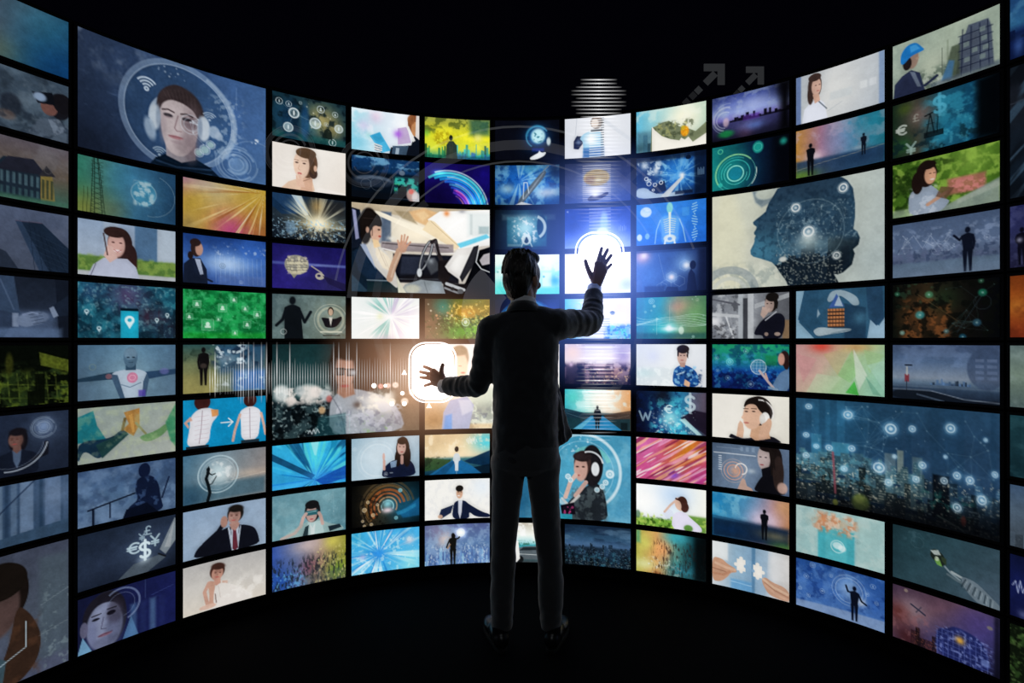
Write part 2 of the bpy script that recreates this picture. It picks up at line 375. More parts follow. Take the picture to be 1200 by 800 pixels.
@pic(1, 6, 'monitor showing a bald android stretching out both arms')
def _(p):
    p.grad([(0, '#2c4258'), (.5, '#557a92'), (1, '#3a546c')], 0).grad([(0, '#6a8ca4'), (1, '#7a8c98')], 90, .4).bl(80, 60, 50, '#8aa4b0', .5)
    p.po([0, 60, 44, 52, 62, 50, 64, 64, 50, 64, 0, 66], '#22384a').po([106, 52, 160, 48, 160, 58, 112, 66], '#28405a')
    p.po([50, 52, 74, 46, 96, 46, 112, 54, 108, 74, 102, 100, 66, 100, 60, 74], '#a4b4c4').po([50, 54, 62, 56, 74, 100, 66, 100], '#3c5268').po([110, 54, 104, 70, 102, 100, 108, 100, 114, 66], '#3c5268')
    p.re(75, 34, 92, 48, '#2e4558').el(83, 24, 11.5, 19, '#4a6478').el(83, 17, 10.5, 11, '#6a8498', .9, 4).el(79, 24, 2.6, 1.2, '#1a2a38').el(88, 24, 2.6, 1.2, '#1a2a38').ln([80, 33, 87, 33], .8, '#1a2a38')
    p.ln([68, 74, 82, 80, 100, 72], 1.4, '#42566a', .8).el(86, 62, 9, 10, '#b86a86', .85).ri(86, 62, 5, 1, '#e0b4c4', .8).re(96, 86, 108, 98, '#4c3c94', .8, 3).ri(23, 40, 5, .8, '#7a8a7c', .7).el(140, 52, 8, 6, '#6a6aa4', .6, 4).el(48, 58, 5, 5, '#8a5a60', .7, 2)
@pic(1, 7, 'monitor showing coworkers piling their hands together in teamwork')
def _(p):
    p.fill('#8f9894').grad([(0, '#7c8a86'), (1, '#a4a8a0')], 40, .6)
    p.po([0, 16, 24, 6, 30, 34, 44, 60, 0, 62], '#1c6a74').po([0, 58, 50, 60, 70, 44, 78, 52, 40, 90, 30, 94, 10, 74, 0, 100], '#142c3e').po([28, 68, 76, 50, 80, 56, 38, 94], '#1c3a3c')
    p.po([72, 14, 98, 8, 98, 40, 88, 60, 70, 46, 80, 36], '#98703c').po([80, 20, 86, 18, 90, 52, 86, 54], '#bc9050', .8).ln([70, 46, 74, 26], 5, '#5a4a2c').ln([92, 36, 108, 58], 4, '#7c7c58')
    p.po([96, 62, 124, 56, 146, 40, 152, 48, 136, 66, 116, 74, 104, 72], '#5e8258').po([142, 40, 160, 4, 160, 90, 150, 76], '#3c7c5c', 1, 3).cl('#a8b48c', .3, 12)
@pic(1, 8, 'monitor showing a shadowed figure sitting on a bench')
def _(p):
    p.grad([(0, '#3a5070'), (.5, '#4c6684'), (1, '#5a708c')]).cl('#7088a6', .5, 26).cl('#2c3e5a', .5, 14)
    p.ln([16, 72, 100, 54], 3, '#0e1626').ln([24, 72, 24, 100], 4, '#0e1626').ln([50, 66, 50, 92], 2.5, '#101a2c').ln([148, 36, 136, 74], 3, '#16223a')
    p.el(106, 16, 10, 14, '#0f1830').po([94, 28, 118, 26, 130, 44, 134, 74, 140, 100, 70, 100, 80, 80, 96, 70, 90, 50], '#101a32').cl('#44608a', .6, 7, .55, .66, x0=88, x1=132, y0=30, y1=90, fe=5)
    p.po([70, 100, 76, 84, 110, 78, 130, 100], '#0a1020')
@pic(1, 9, 'monitor showing glowing currency signs rising from an open book')
def _(p):
    p.grad([(0, '#1c2636'), (.5, '#273246'), (1, '#151c2a')], 70).bl(105, 55, 45, '#44546c', .7).po([132, 62, 158, 6, 160, 8, 160, 50, 142, 74], '#7a848c').po([140, 60, 158, 10, 150, 62], '#a4aaae', .7)
    p.po([62, 100, 88, 78, 132, 72, 142, 80, 110, 100], '#4a5560').ln([130, 70, 142, 78], 3, '#16181c').bl(106, 74, 14, '#c8d8e4', .5, 10)
    p.tx('€', 89, 48, 26, '#b4ccd8').tx('$', 107, 56, 36, '#d4e8f0').tx('¥', 124, 42, 24, '#a8c0cc').tx('£', 112, 20, 18, '#9ab2c0').tx('¥', 102, 30, 16, '#8ca4b4')
@pic(1, 10, 'monitor showing a close face half covered by digital machinery')
def _(p):
    p.grad([(0, '#141834'), (1, '#1a2050')], 0)
    for x, c in ((88, '#4a6c94'), (104, '#25305c'), (120, '#5a7ca0'), (136, '#222a58')): p.re(x - 5, 40, x + 5, 100, c, .6, 8)
    p.el(44, 52, 33, 52, '#20202c').el(42, 62, 28, 44, '#7a819b', 1, 4).el(58, 70, 14, 30, '#474c66', .6, 14).el(22, 70, 8, 26, '#5a6080', .5, 9).el(40, 92, 20, 10, '#4c5068', .5, 9).po([8, 60, 8, 30, 20, 10, 40, 2, 62, 6, 74, 24, 76, 50, 68, 34, 54, 22, 36, 20, 22, 28, 14, 44], '#1c1a24', 1, 3).el(58, 42, 13, 22, '#34303f', .6, 9).el(10, 58, 6, 14, '#5c5c74')
    p.el(28, 46, 6, 2.4, '#14141e').el(52, 42, 7, 4, '#14121c').ln([22, 39, 36, 38], 2, '#1c1a22').ln([46, 34, 60, 34], 2, '#1c1a22').ln([40, 46, 36, 66, 44, 68], 1.4, '#4a4a60').el(42, 78, 11, 3, '#74505f', .8).ln([32, 78, 54, 76], 1, '#3a2430')
    p.ri(68, 34, 30, 3.4, '#8a9cc0', .6, 230, 70).ri(68, 34, 22, 1, '#8a9cc0', .5, 200, 80).po([0, 100, 8, 70, 22, 100], '#6a94b4').po([70, 100, 84, 60, 96, 100], '#547ca4', .8).ln([108, 0, 108, 36], .6, '#5a70a4').ln([118, 34, 156, 26], .7, '#4a5c98', .8)

# ---- column 2
@pic(2, 3, 'monitor showing golden and magenta light rays fanning out')
def _(p):
    p.grad([(0, '#93607e'), (.25, '#a88a4a'), (.6, '#b0923c'), (1, '#8c5a2a')], 35).bl(60, 20, 46, '#b4a878', .7).bl(90, 98, 50, '#a83c80', .8).bl(10, 50, 40, '#a88c36', .7).bl(10, 98, 30, '#7c6c48', .6)
    p.rays(156, 6, '#e8d49a', .7, 90, .55, .75, 6, 190, seed=4).rays(156, 6, '#7c4414', .6, 70, .55, .75, 4, 150, seed=9).rays(156, 6, '#f4ead0', .8, 120, .68, .8, 10, 150, seed=14).bl(40, 8, 50, '#a89ca0', .5, 20)
@pic(2, 4, 'monitor showing a businesswoman before a glowing blue data stage')
def _(p):
    p.grad([(0, '#1c3a72'), (.5, '#3a62a4'), (1, '#34508c')]).bl(85, 55, 60, '#b4ccec', .85, 26).bl(130, 20, 40, '#3a6cc0', .6).cl('#dce8fa', .5, 6, .6, .75, y0=15, y1=40, x0=60, fe=8)
    for x in range(60, 160, 9): p.ln([x, 40, x + 2, 96], 1, '#dcecff', .25)
    p.re(66, 78, 160, 100, '#5c74a8', .5, 6).ic(74, 60, 6, '#5c6c7c', .7, k=1).ic(110, 92, 4, '#c8d8f0', .6)
    p.po([0, 100, 2, 62, 14, 50, 32, 48, 44, 70, 46, 100], '#161e30').po([22, 50, 32, 50, 38, 80, 32, 82], '#a8b4cc').el(25, 28, 10.5, 18, '#2c1f1e').el(30, 30, 7, 13, '#b48c7c', 1, 2).el(23, 17, 10, 8, '#2a1d1c').el(14, 44, 5, 8, '#241a1a').ln([30, 84, 54, 94], 4, '#1a2032')
@pic(2, 5, 'monitor showing a green circuit board covered with white icons')
def _(p):
    p.fill('#0e6a38').cl('#27a25a', .8, 18, .42, .65).cl('#065024', .7, 14, .5, .7).cl('#5cc488', .4, 6, .58, .7).re(0, 88, 160, 100, '#1c9a2c', .5, 10)
    for x, y, r in ((26, 30, 7), (74, 36, 8), (46, 72, 11), (118, 36, 6), (142, 48, 7), (12, 56, 6), (122, 70, 7), (96, 18, 6), (98, 88, 5), (66, 60, 4)):
        p.re(x - r, y - r, x + r, y + r, '#c4ecd0', .18); d = r
        p.ln([x - d, y - d, x + d, y - d, x + d, y + d, x - d, y + d, x - d, y - d], .8, '#b4e4c4', .6)
        p.el(x, y - r * .15, r * .35, r * .4, '#e0fae8', .9).re(x - r * .5, y + r * .15, x + r * .5, y + r * .55, '#e0fae8', .9)
    p.net(12, '#7cd4a0', .35, dmax=40, dot=.8)
@pic(2, 6, 'monitor showing a dark walking figure beside bursts over trees')
def _(p):
    p.grad([(0, '#2c4c4c'), (.4, '#6c7454'), (1, '#8c8450')]).re(64, 0, 160, 100, '#24486c', .75, 20).re(96, 55, 160, 100, '#2c68ac', .7, 14).cl('#16283c', .9, 14, .42, .62, y1=45, x0=50)
    p.cl('#dcecf4', .85, 8, .55, .7, x0=50, x1=120, y1=48, fe=10).bl(82, 30, 24, '#b4ccd8', .5, 14).re(0, 62, 90, 100, '#8c8654', .5, 16).cl('#d0dce4', .6, 12, .55, .75, y0=60, x0=60)
    p.fig(38, 84, 78, '#100e10', la=(-.1, .45), ra=(.08, .42)).el(38, 44, 6, 5, '#6c5c54', .5, 4).cl('#203028', .6, 20, .5, .7, x1=34, y1=50)
@pic(2, 7, 'monitor showing a bent back and a straight back with an arrow')
def _(p):
    p.fill('#0c84b2').grad([(0, '#1488b4'), (1, '#0c7ca8')], 20, .5)
    p.el(36, 6, 15, 17, '#3a1c1a').po([14, 34, 28, 20, 48, 18, 62, 26, 66, 36, 52, 52, 48, 96, 6, 96, 12, 62], '#d4d4da').po([14, 34, 2, 46, 10, 58, 12, 54, 8, 46, 18, 42], '#c49c8c').po([52, 22, 66, 24, 66, 36, 54, 38], '#c88c58')
    p.re(6, 94, 48, 101, '#18242e').el(128, 8, 13, 15, '#3a1c1a').po([106, 32, 122, 22, 136, 22, 150, 32, 148, 56, 144, 94, 110, 94, 110, 54], '#dcdce2')
    p.ln([108, 38, 98, 70, 94, 92], 5, '#cca494').ln([150, 38, 156, 66, 159, 84], 5, '#cca494').re(110, 93, 146, 101, '#1c2c36').tx('>', 83, 52, 24, '#f0f4f4', 2.2)
    p.ln([36, 24, 34, 58, 30, 90], 1.6, '#8a7c84', .8).ln([127, 26, 128, 90], 1.6, '#8a7c84', .8)
    for i in range(6): p.ln([22, 36 + i * 9, 48, 34 + i * 9], .7, '#a08088', .6).ln([114, 36 + i * 9, 142, 36 + i * 9], .7, '#a49aa0', .5)
@pic(2, 8, 'monitor showing a dancer inside a white circle at sunset sea')
def _(p):
    p.grad([(0, '#44708a'), (.4, '#7c8e98'), (1, '#a08c84')], 0).grad([(0, '#3c5c70'), (1, '#a4988c')], 90, .35).re(0, 62, 160, 100, '#3c5c6c', .8, 16).bl(130, 52, 50, '#c4b09c', .5, 12).bl(10, 90, 40, '#1c3c54', .6)
    p.bl(66, 44, 32, '#c8dce0', .8, 34).cl('#f0f4f4', .6, 12, .5, .7, x0=48, x1=92, y0=18, y1=66, fe=6).ri(66, 46, 38, 2.6, '#c4dce4', .65).ri(66, 46, 32, .8, '#d4e4ea', .5).ln([90, 62, 160, 54], 1, '#d8ccb8', .6)
    p.ln([47, 40, 43, 52, 47, 66, 50, 82, 46, 98], 6, '#0c1216').el(47, 34, 3.6, 5, '#0c1216').ln([46, 40, 54, 46, 60, 44], 2.4, '#10161a').ln([44, 40, 48, 28], 2, '#10161a').ln([47, 66, 54, 64, 62, 50], 2.2, '#10161a', .8)
@pic(2, 9, 'monitor showing a smiling man in a dark suit on the phone')
def _(p):
    p.grad([(0, '#8096b0'), (1, '#92a4b8')], 20).bl(30, 60, 50, '#a4b4c6', .4)
    p.po([18, 101, 24, 82, 44, 66, 60, 58, 84, 48, 112, 48, 136, 58, 144, 76, 148, 101], '#10121c').po([84, 50, 96, 46, 110, 50, 104, 101, 92, 101], '#b8c4d4').po([94, 54, 100, 54, 104, 96, 98, 101, 93, 96], '#5c2834')
    p.bust(98, 26, 19, '#1a1614', '#a8847a', '#10121c', d=-.3, bot=40, wd=.4, tilt=6).ln([40, 74, 66, 54, 80, 34], 9, '#10121c').el(77, 36, 7, 12, '#a07c70', 1, 2)
    p.po([86, 42, 108, 44, 102, 56, 92, 56], '#a07c72')
@pic(2, 10, 'monitor showing a woman in white resting chin on her hand')
def _(p):
    p.grad([(0, '#aaa8a6'), (.5, '#c0bcb6'), (1, '#ccc4b8')]).po([30, 100, 40, 86, 60, 60, 76, 52, 100, 64, 126, 84, 130, 100], '#d8d2cc')
    p.po([72, 46, 84, 48, 80, 88, 52, 96, 50, 90], '#b89484').bust(64, 26, 17, '#3a241e', '#b48878', '#d8d4ce', d=.2, bot=42, wd=.4, tilt=10).po([50, 40, 60, 44, 58, 90, 48, 92], '#b8907e').ln([48, 44, 40, 60, 46, 90], 7, '#b89080')
    p.po([58, 56, 68, 50, 80, 52, 104, 66, 130, 88, 132, 101, 56, 101], '#d6d0ca', 1, 2).ln([66, 54, 70, 80], 1, '#a89c94', .7).ln([50, 48, 54, 90], 6, '#b8907e')
    p.el(46, 92, 16, 5, '#c8a898', .9).cl('#f0ece6', .5, 16, .5, .7, x0=74, y0=50).ln([60, 70, 62, 88], 2, '#4a3430', .7)

# ---- column 3
@pic(3, 1, 'monitor showing linked white people icons over teal figures')
def _(p):
    p.fill('#16323e').bl(105, 45, 44, '#a89c66', .9).bl(130, 60, 30, '#9a8c58', .7).bl(30, 50, 36, '#1c4868', .8).bl(80, 70, 24, '#3c6c7c', .6).cl('#0a1820', .8, 16, .48, .7).re(0, 84, 160, 100, '#1c5a58', .6, 10)
    p.el(40, 60, 18, 50, '#102c44', .6, 10).el(70, 55, 9, 40, '#1c4c78', .7, 8)
    for x, y, r, k in ((15, 20, 8, 3), (35, 22, 7, 0), (46, 40, 12, 3), (34, 74, 11, 3), (92, 54, 13, 3), (104, 20, 9, 0), (136, 26, 7, 0), (144, 58, 10, 3), (130, 92, 9, 3), (60, 14, 4, 1), (116, 52, 5, 0)): p.ic(x, y, r, '#dcecf0', .85, '#e0f0ee' if k == 3 and r > 9 else None, k)
    p.el(46, 40, 7, 7, '#14242c', .6, 2).ic(46, 40, 12, '#eaf4f6', .9, None, 3).ln([15, 20, 46, 40, 34, 74], .6, '#b8ccd0', .5).ln([46, 40, 92, 54, 104, 20], .6, '#c8d4cc', .5).ln([92, 54, 144, 58, 130, 92], .6, '#c8d4cc', .5)
    p.po([108, 84, 112, 66, 120, 60, 128, 68, 130, 86], '#16201c', .9).boke(14, '#f4f0d8', .5, 2, .6, 70, 150, 10, 70)
@pic(3, 2, 'monitor showing a woman with hair tied back touching her lips')
def _(p):
    p.grad([(0, '#dcd4cc'), (.5, '#eae4dc'), (1, '#e0d6cc')], 20)
    p.po([18, 101, 34, 84, 50, 76, 86, 76, 92, 101], '#d8b8a0').po([66, 60, 86, 52, 86, 101, 60, 101], '#cca48c').el(74, 36, 23, 34, '#5c4434').el(88, 58, 9, 12, '#40302a').el(62, 42, 17, 30, '#e0c0aa', 1, 3).el(72, 14, 22, 12, '#54402f').po([80, 24, 92, 34, 90, 62, 82, 56], '#503c2e').el(92, 46, 3.5, 7, '#d8b098')
    p.el(52, 38, 3.6, 1.6, '#3a2a28').el(68, 38, 3.6, 1.6, '#3a2a28').ln([47, 32, 56, 33], 1, '#6a5040').ln([63, 33, 73, 32], 1, '#6a5040').ln([58, 42, 55, 52, 59, 54], .8, '#b08a78').el(58, 62, 5, 2.4, '#b0605c').po([50, 68, 58, 62, 66, 76, 70, 92, 52, 92], '#dab49e').ln([52, 60, 56, 74], 2.4, '#e4c4b0').ln([66, 78, 82, 70], 1, '#5a4034')
    p.po([86, 101, 100, 88, 160, 96, 160, 101], '#ece4dc')
@pic(3, 3, 'monitor showing a suited hand releasing a golden spark explosion')
def _(p):
    p.grad([(0, '#16283c'), (.45, '#24303a'), (1, '#101820')]).re(100, 0, 160, 40, '#2c2620', .6, 24).po([0, 0, 44, 0, 74, 40, 30, 44, 0, 30], '#1f3c5c').po([40, 0, 62, 0, 78, 42, 70, 44], '#a8bcc8').po([0, 10, 40, 44, 20, 46, 0, 30], '#16304c')
    p.bl(98, 62, 56, '#e4d4a0', .9, 24).bl(100, 58, 24, '#fff4d4', .9, 26).rays(96, 64, '#e8e4c8', .7, 70, .55, .75, 5, 90).cl('#9cc4dc', .8, 3.5, .58, .68, y0=52, fe=8).cl('#0c1420', .7, 4, .52, .64, y0=70, fe=8).po([28, 62, 46, 60, 52, 80, 40, 94, 30, 84], '#7ca0bc', .6, 6).bl(94, 20, 20, '#b09058', .7, 26)
@pic(3, 4, 'monitor showing a floating golden brain on deep purple')
def _(p):
    p.grad([(0, '#1c1858'), (1, '#2a2468')]).bl(130, 85, 40, '#2e2c58', .7).bl(10, 90, 50, '#2c2280', .5).re(0, 40, 160, 46, '#5c6cb0', .7, 4).bl(100, 43, 60, '#8c98d0', .6, 3)
    p.bl(50, 45, 34, '#4c48a0', .5).el(52, 45, 26, 22, '#8c8a80', 1, 2).po([34, 58, 60, 58, 46, 76], '#8a8878').cl('#d8d0b0', .8, 7, .5, .62, x0=28, x1=76, y0=26, y1=66, fe=3)
    for y in (38, 46, 52, 58): p.ln([30, y, 74, y - 2], 1, '#4c4640', .7)
    for x in range(32, 74, 7): p.ln([x, 28, x + 1, 38], 1, '#3c3850', .6)
    p.el(102, 68, 10, 8, '#bcb4a4').el(100, 67, 4, 3, '#2c2850').ln([84, 46, 106, 60], 3, '#a8a098').po([108, 66, 160, 84, 160, 101, 120, 84], '#221e46')
@pic(3, 5, 'monitor showing a man from behind choosing a ringed portrait')
def _(p):
    p.grad([(0, '#4a5c60'), (.6, '#60706c'), (1, '#5c6054')], 20).bl(125, 50, 50, '#98a090', .6).cl('#7c9090', .4, 14)
    p.fig(43, 135, 130, '#0e1318', la=(-.26, .5), ra=(.3, .74), le=(-.16, .6), re_=(.2, .56)).po([26, 30, 60, 30, 66, 100, 26, 100], '#0e1318').ri(126, 56, 28, 5, '#c4c4ac', .55).ri(126, 56, 36, 1.6, '#d4d4c0', .5).ri(24, 84, 6, 1.5, '#c8d0cc', .7)
    p.po([104, 50, 118, 52, 136, 54, 150, 46, 152, 54, 138, 74, 114, 74, 110, 62], '#16141a').el(126, 36, 6.5, 10, '#2c2420').el(126, 38, 5, 8, '#c0a48c').po([122, 50, 130, 50, 126, 72], '#e0dcd0')
    p.ln([104, 84, 150, 84], 4, '#d8d8c4', .8).ln([110, 92, 146, 92], 3, '#2c2c28', .8)
@pic(3, 8, 'monitor showing sharp blue and turquoise rays meeting low down')
def _(p):
    p.grad([(0, '#1c7c98'), (.5, '#1c8cc4'), (1, '#2c7cd0')], 80).rays(92, 86, '#5cd8e0', .8, 22, .5, .56, 2, 200, seed=21).rays(92, 86, '#0c4470', .8, 19, .56, .62, 2, 210, seed=33).rays(92, 86, '#3cb4e8', .7, 30, .55, .6, 2, 200, seed=41)
    p.po([0, 18, 92, 76, 84, 84, 0, 34], '#0f3a58', .85).po([82, 0, 100, 0, 94, 32, 90, 30], '#98e4ec', .8).bl(100, 80, 40, '#3c90e8', .5, 24).po([0, 90, 60, 88, 92, 86, 60, 101, 0, 101], '#3ca4e0', .8).po([92, 88, 160, 60, 160, 90, 110, 101], '#14489c', .8)
@pic(3, 9, 'monitor showing a woman holding a virtual reality visor to her eyes')
def _(p):
    p.grad([(0, '#5c8490'), (.5, '#6f98a2'), (1, '#507a86')], 30).cl('#8cb0b8', .4, 20).boke(20, '#c4dce0', .5, 1.3, .6, 120, 146, 5, 70).ln([132, 8, 132, 66], .6, '#b4d0d8', .5)
    p.po([20, 101, 30, 88, 58, 76, 78, 66, 104, 66, 122, 80, 150, 86, 158, 101], '#8ca8a8').po([76, 70, 106, 70, 112, 101, 70, 101], '#a8c0c0').po([64, 101, 70, 80, 78, 76, 76, 101], '#24343a').po([120, 86, 146, 84, 150, 92, 124, 98], '#1a2830')
    p.el(86, 46, 17, 25, '#18181c').el(84, 52, 12, 19, '#b89a92', 1, 3).re(70, 44, 98, 55, '#2c5c64', 1, 2).ln([74, 48, 94, 47], 1.2, '#a4dce0').el(85, 31, 15, 10, '#161619').el(84, 64, 4, 1.6, '#a04c54').ln([60, 78, 66, 58, 72, 50], 7, '#c0a49c').ln([108, 78, 104, 60, 100, 52], 7, '#b89c94').ln([20, 98, 48, 90, 62, 74], 7, '#b0a49e').po([80, 72, 86, 84, 92, 72, 90, 100, 82, 100], '#c8d4d4')
@pic(3, 10, 'monitor showing a blue to yellow watercolour city with dripping towers')
def _(p):
    p.grad([(0, '#34529a'), (.4, '#6c7490'), (.65, '#98806c'), (1, '#8c8c38')], 0).bl(80, 10, 50, '#c4b0ac', .8, 24).bl(130, 10, 24, '#c4bc54', .8).bl(20, 85, 40, '#1c4c9c', .7).bl(80, 60, 26, '#7c3c4c', .6).bl(140, 80, 30, '#5c8c2c', .7)
    p.cl('#20262c', .8, 9, .5, .64, y0=36, fe=12, sx=.4).sky(100, 20, 62, 8, '#2c3438', .4, x0=70, win='#d8cc6c', wal=.35).cl('#e4dc8c', .6, 6, .6, .7, x0=90, y0=20, fe=10, sx=.5).cl('#6cb4e8', .7, 6, .58, .7, x1=70, y0=60, fe=10, sx=.6)
# ---- column 4
@pic(4, 1, 'monitor showing a woman in dark jacket holding a bright tablet')
def _(p):
    p.grad([(0, '#9ed4e4'), (.5, '#d4e4f0'), (1, '#f4f4fa')], 0).cl('#eef6fc', .7, 22).bl(28, 40, 18, '#d8bce0', .6).bl(56, 16, 20, '#e0b8d4', .6).bl(10, 80, 34, '#74c0dc', .7).bl(120, 30, 26, '#ffffff', .6).bl(40, 62, 10, '#7cc4c4', .5)
    p.po([42, 62, 66, 50, 92, 92, 70, 100], '#4aaad4').po([46, 60, 64, 52, 76, 72, 60, 80], '#2c8cb8', .6)
    for i in range(3): p.ln([54, 80 + i * 6, 70, 84 + i * 5], 3.4, '#d8d4d4').ln([54, 83 + i * 6, 70, 87 + i * 5], 1, '#20303c')
    p.po([88, 100, 92, 84, 140, 74, 150, 40, 160, 50, 160, 100], '#0e1420').po([108, 36, 130, 30, 140, 68, 108, 76], '#b8a4c8').bl(108, 50, 12, '#a058d8', .85).po([96, 80, 134, 76, 128, 100, 94, 100], '#3c5064').po([104, 84, 112, 84, 110, 100, 102, 100], '#a4b8c8')
    p.el(146, 20, 14, 24, '#7a4a2e').el(150, 34, 10, 18, '#b48058').po([128, 30, 134, 28, 150, 62, 144, 66], '#f0f0f0').po([152, 0, 160, 0, 160, 60, 150, 52], '#e0d8d4').el(140, 12, 9, 12, '#8c5a38', .9, 3)
@pic(4, 2, 'monitor showing a dark control room with rows of blue screens')
def _(p):
    p.fill('#06101c').re(0, 0, 160, 36, '#123c68', .9, 10).cl('#7cb4d8', .8, 12, .48, .66, y1=24, fe=6, sx=2).cl('#0a1c30', .7, 8, .5, .6, y0=20, y1=44, fe=5)
    p.el(52, 56, 44, 12, '#5c6c80', .8, 4).el(52, 62, 42, 10, '#1c2838', .9, 4).re(98, 40, 158, 84, '#10303c', 1, 3).cl('#3cc4b4', .85, 8, .42, .6, x0=100, x1=156, y0=44, y1=76, fe=3).cl('#5cdc6c', .6, 5, .55, .65, x0=100, x1=130, y0=58, y1=78, fe=3)
    p.re(108, 64, 130, 94, '#0a0c12', .9, 3).el(142, 84, 13, 16, '#c8a8a0', .9, 5).el(140, 76, 6, 6, '#e06c64', .8, 3).el(152, 90, 10, 14, '#e0dcdc', .8, 5).ri(60, 64, 16, .8, '#a4b4c4', .5).ri(34, 66, 12, .8, '#a4b4c4', .5).ln([88, 98, 98, 60, 96, 44], 2, '#5c6c7c', .7).el(118, 32, 7, 6, '#7c8ca0', .8, 2)
    p.re(0, 84, 100, 100, '#0a0e16', .7, 8).ln([90, 95, 156, 95], 1.2, '#6c7c90', .5)
@pic(4, 5, 'monitor showing a pale teal and lavender light burst')
def _(p):
    p.fill('#e6eceA').rays(92, 46, '#7cb8b0', .85, 40, .48, .62, 3, 75, seed=5, a0=90, a1=290).rays(92, 46, '#b0a4c8', .7, 46, .5, .65, 3, 80, seed=8, a0=250, a1=110).rays(92, 46, '#ffffff', .9, 50, .55, .7, 2, 130, seed=12).bl(92, 46, 14, '#ffffff', .9).bl(150, 70, 60, '#ffffff', .8).bl(96, 30, 14, '#c4b4d4', .5).bl(66, 46, 10, '#d8e0a0', .5)
    p.re(0, 0, 20, 100, '#f2f4f2', .5, 20).bl(80, 100, 30, '#a89cb4', .5, 14)
@pic(4, 8, 'monitor showing a thoughtful long haired woman on pale blue')
def _(p):
    p.grad([(0, '#8caabc'), (.5, '#b8ccd8'), (1, '#8ca4b4')], 20).bl(50, 45, 50, '#d0dee6', .7).ri(60, 55, 38, 3, '#dce8ee', .4).ri(60, 55, 46, 1, '#dce8ee', .4).ic(8, 26, 5, '#dce8f0', .6, k=1)
    p.po([70, 100, 72, 78, 88, 62, 104, 56, 136, 58, 148, 74, 152, 100], '#141c34').el(120, 32, 16, 30, '#1c1412').el(130, 50, 9, 26, '#1e1513').el(108, 54, 7, 20, '#1c1412').el(117, 28, 10.5, 18, '#c8a498', 1, 2.5).el(119, 12, 12, 9, '#1a1211', 1, 3).el(113, 26, 1.8, 1, '#1c1412').el(122, 27, 1.8, 1, '#1c1412').el(118, 39, 3.4, 1.3, '#a05050')
    p.ln([118, 66, 118, 50], 7, '#c49c90').po([90, 62, 106, 58, 104, 74, 92, 76], '#98b4d0', .8).ln([76, 58, 76, 78], 6, '#c49c90').el(75, 48, 3, 9, '#c8a49a').ic(80, 90, 5, '#e0e8f0', .8, k=2).ln([90, 88, 96, 88], 2, '#c8d4e0', .8)
@pic(4, 9, 'monitor showing a finger pressing a glowing orange and teal dial')
def _(p):
    p.grad([(0, '#0e0f0e'), (.3, '#3a3222'), (.6, '#2c3c3c'), (1, '#0e3c50')], 0).vig(.5).bl(120, 60, 36, '#145c7c', .7)
    for r, c, w, a in ((62, '#5c4c34', 5, .6), (50, '#8c6434', 6, .6), (40, '#b4602c', 6, .7), (31, '#d8743c', 4, .7), (22, '#e8a870', 3, .7), (55, '#c89c68', 1, .6), (14, '#9cd4dc', 3, .8)): p.ri(84, 56, r, w, c, a, 140, 350 if r > 30 else 30)
    p.cl('#0c0c0c', .6, 6, .5, .62, x1=80, y0=20).bl(84, 50, 14, '#90d4e0', .9, 12).bl(84, 66, 16, '#ffe8f0', .9, 8).po([110, 72, 130, 62, 160, 40, 160, 84, 120, 88], '#18608c', .8, 5).po([104, 72, 126, 66, 150, 54, 152, 62, 124, 76, 108, 80], '#2c88b0', .7, 4)
    for x, y, r in ((30, 60, 5), (38, 42, 3.5), (50, 74, 4), (46, 96, 3.5), (30, 98, 3), (26, 86, 3), (114, 20, 4.5), (60, 50, 3), (104, 86, 4)): p.el(x, y, r, r, '#d4b888' if x < 90 else '#8cd8e8', .7, 1.5).ri(x, y, r, .8, '#fff0d8' if x < 90 else '#b0ecf4', .8)
@pic(4, 10, 'monitor showing a cyan burst of light streaks')
def _(p):
    p.fill('#48a8dc').rays(66, 56, '#c4ecf8', .85, 46, .5, .7, 8, 130, seed=3).rays(66, 56, '#1c74c0', .7, 40, .55, .75, 6, 120, seed=7).bl(62, 58, 26, '#3088d8', .9, 22).rays(62, 58, '#f4fcff', .9, 60, .6, .78, 14, 80, seed=11).bl(136, 30, 14, '#d8c4cc', .7).bl(26, 60, 10, '#c8b4e0', .6).cl('#e0f8fc', .5, 9, .6, .72).bl(10, 10, 30, '#30a0c8', .6).bl(140, 92, 40, '#a4ece8', .6)

# ---- column 5
@pic(5, 1, 'monitor showing a man facing a yellow sky and world map')
def _(p):
    p.grad([(0, '#a0a44c'), (.4, '#d8d428'), (.75, '#d8e040'), (1, '#3c9c8c')]).cl('#5a6428', .9, 16, .48, .6, y1=38, fe=10).cl('#f4ec34', .8, 20, .45, .62, y0=24, y1=70, fe=10).re(110, 0, 160, 40, '#305c50', .8, 18).cl('#a49418', .8, 8, .48, .56, x0=24, x1=60, y0=34, y1=66, fe=5).bl(130, 46, 14, '#f0e8a0', .6).bl(4, 40, 12, '#70c850', .6)
    p.sky(100, 8, 34, 4, '#1c6448', .8, 0, 60, so=1).sky(100, 10, 40, 4, '#1c7c8c', .75, 76, 160, so=1).sky(100, 4, 20, 6, '#2c58a8', .6, 80, 160, so=1).re(0, 92, 160, 100, '#10443c', .5, 6)
    p.el(64, 48, 4.6, 7, '#1a221c').po([52, 100, 53, 66, 60, 56, 70, 56, 78, 66, 80, 100], '#2c3a34').po([60, 60, 64, 58, 70, 60, 70, 100, 60, 100], '#3c4438', .7)
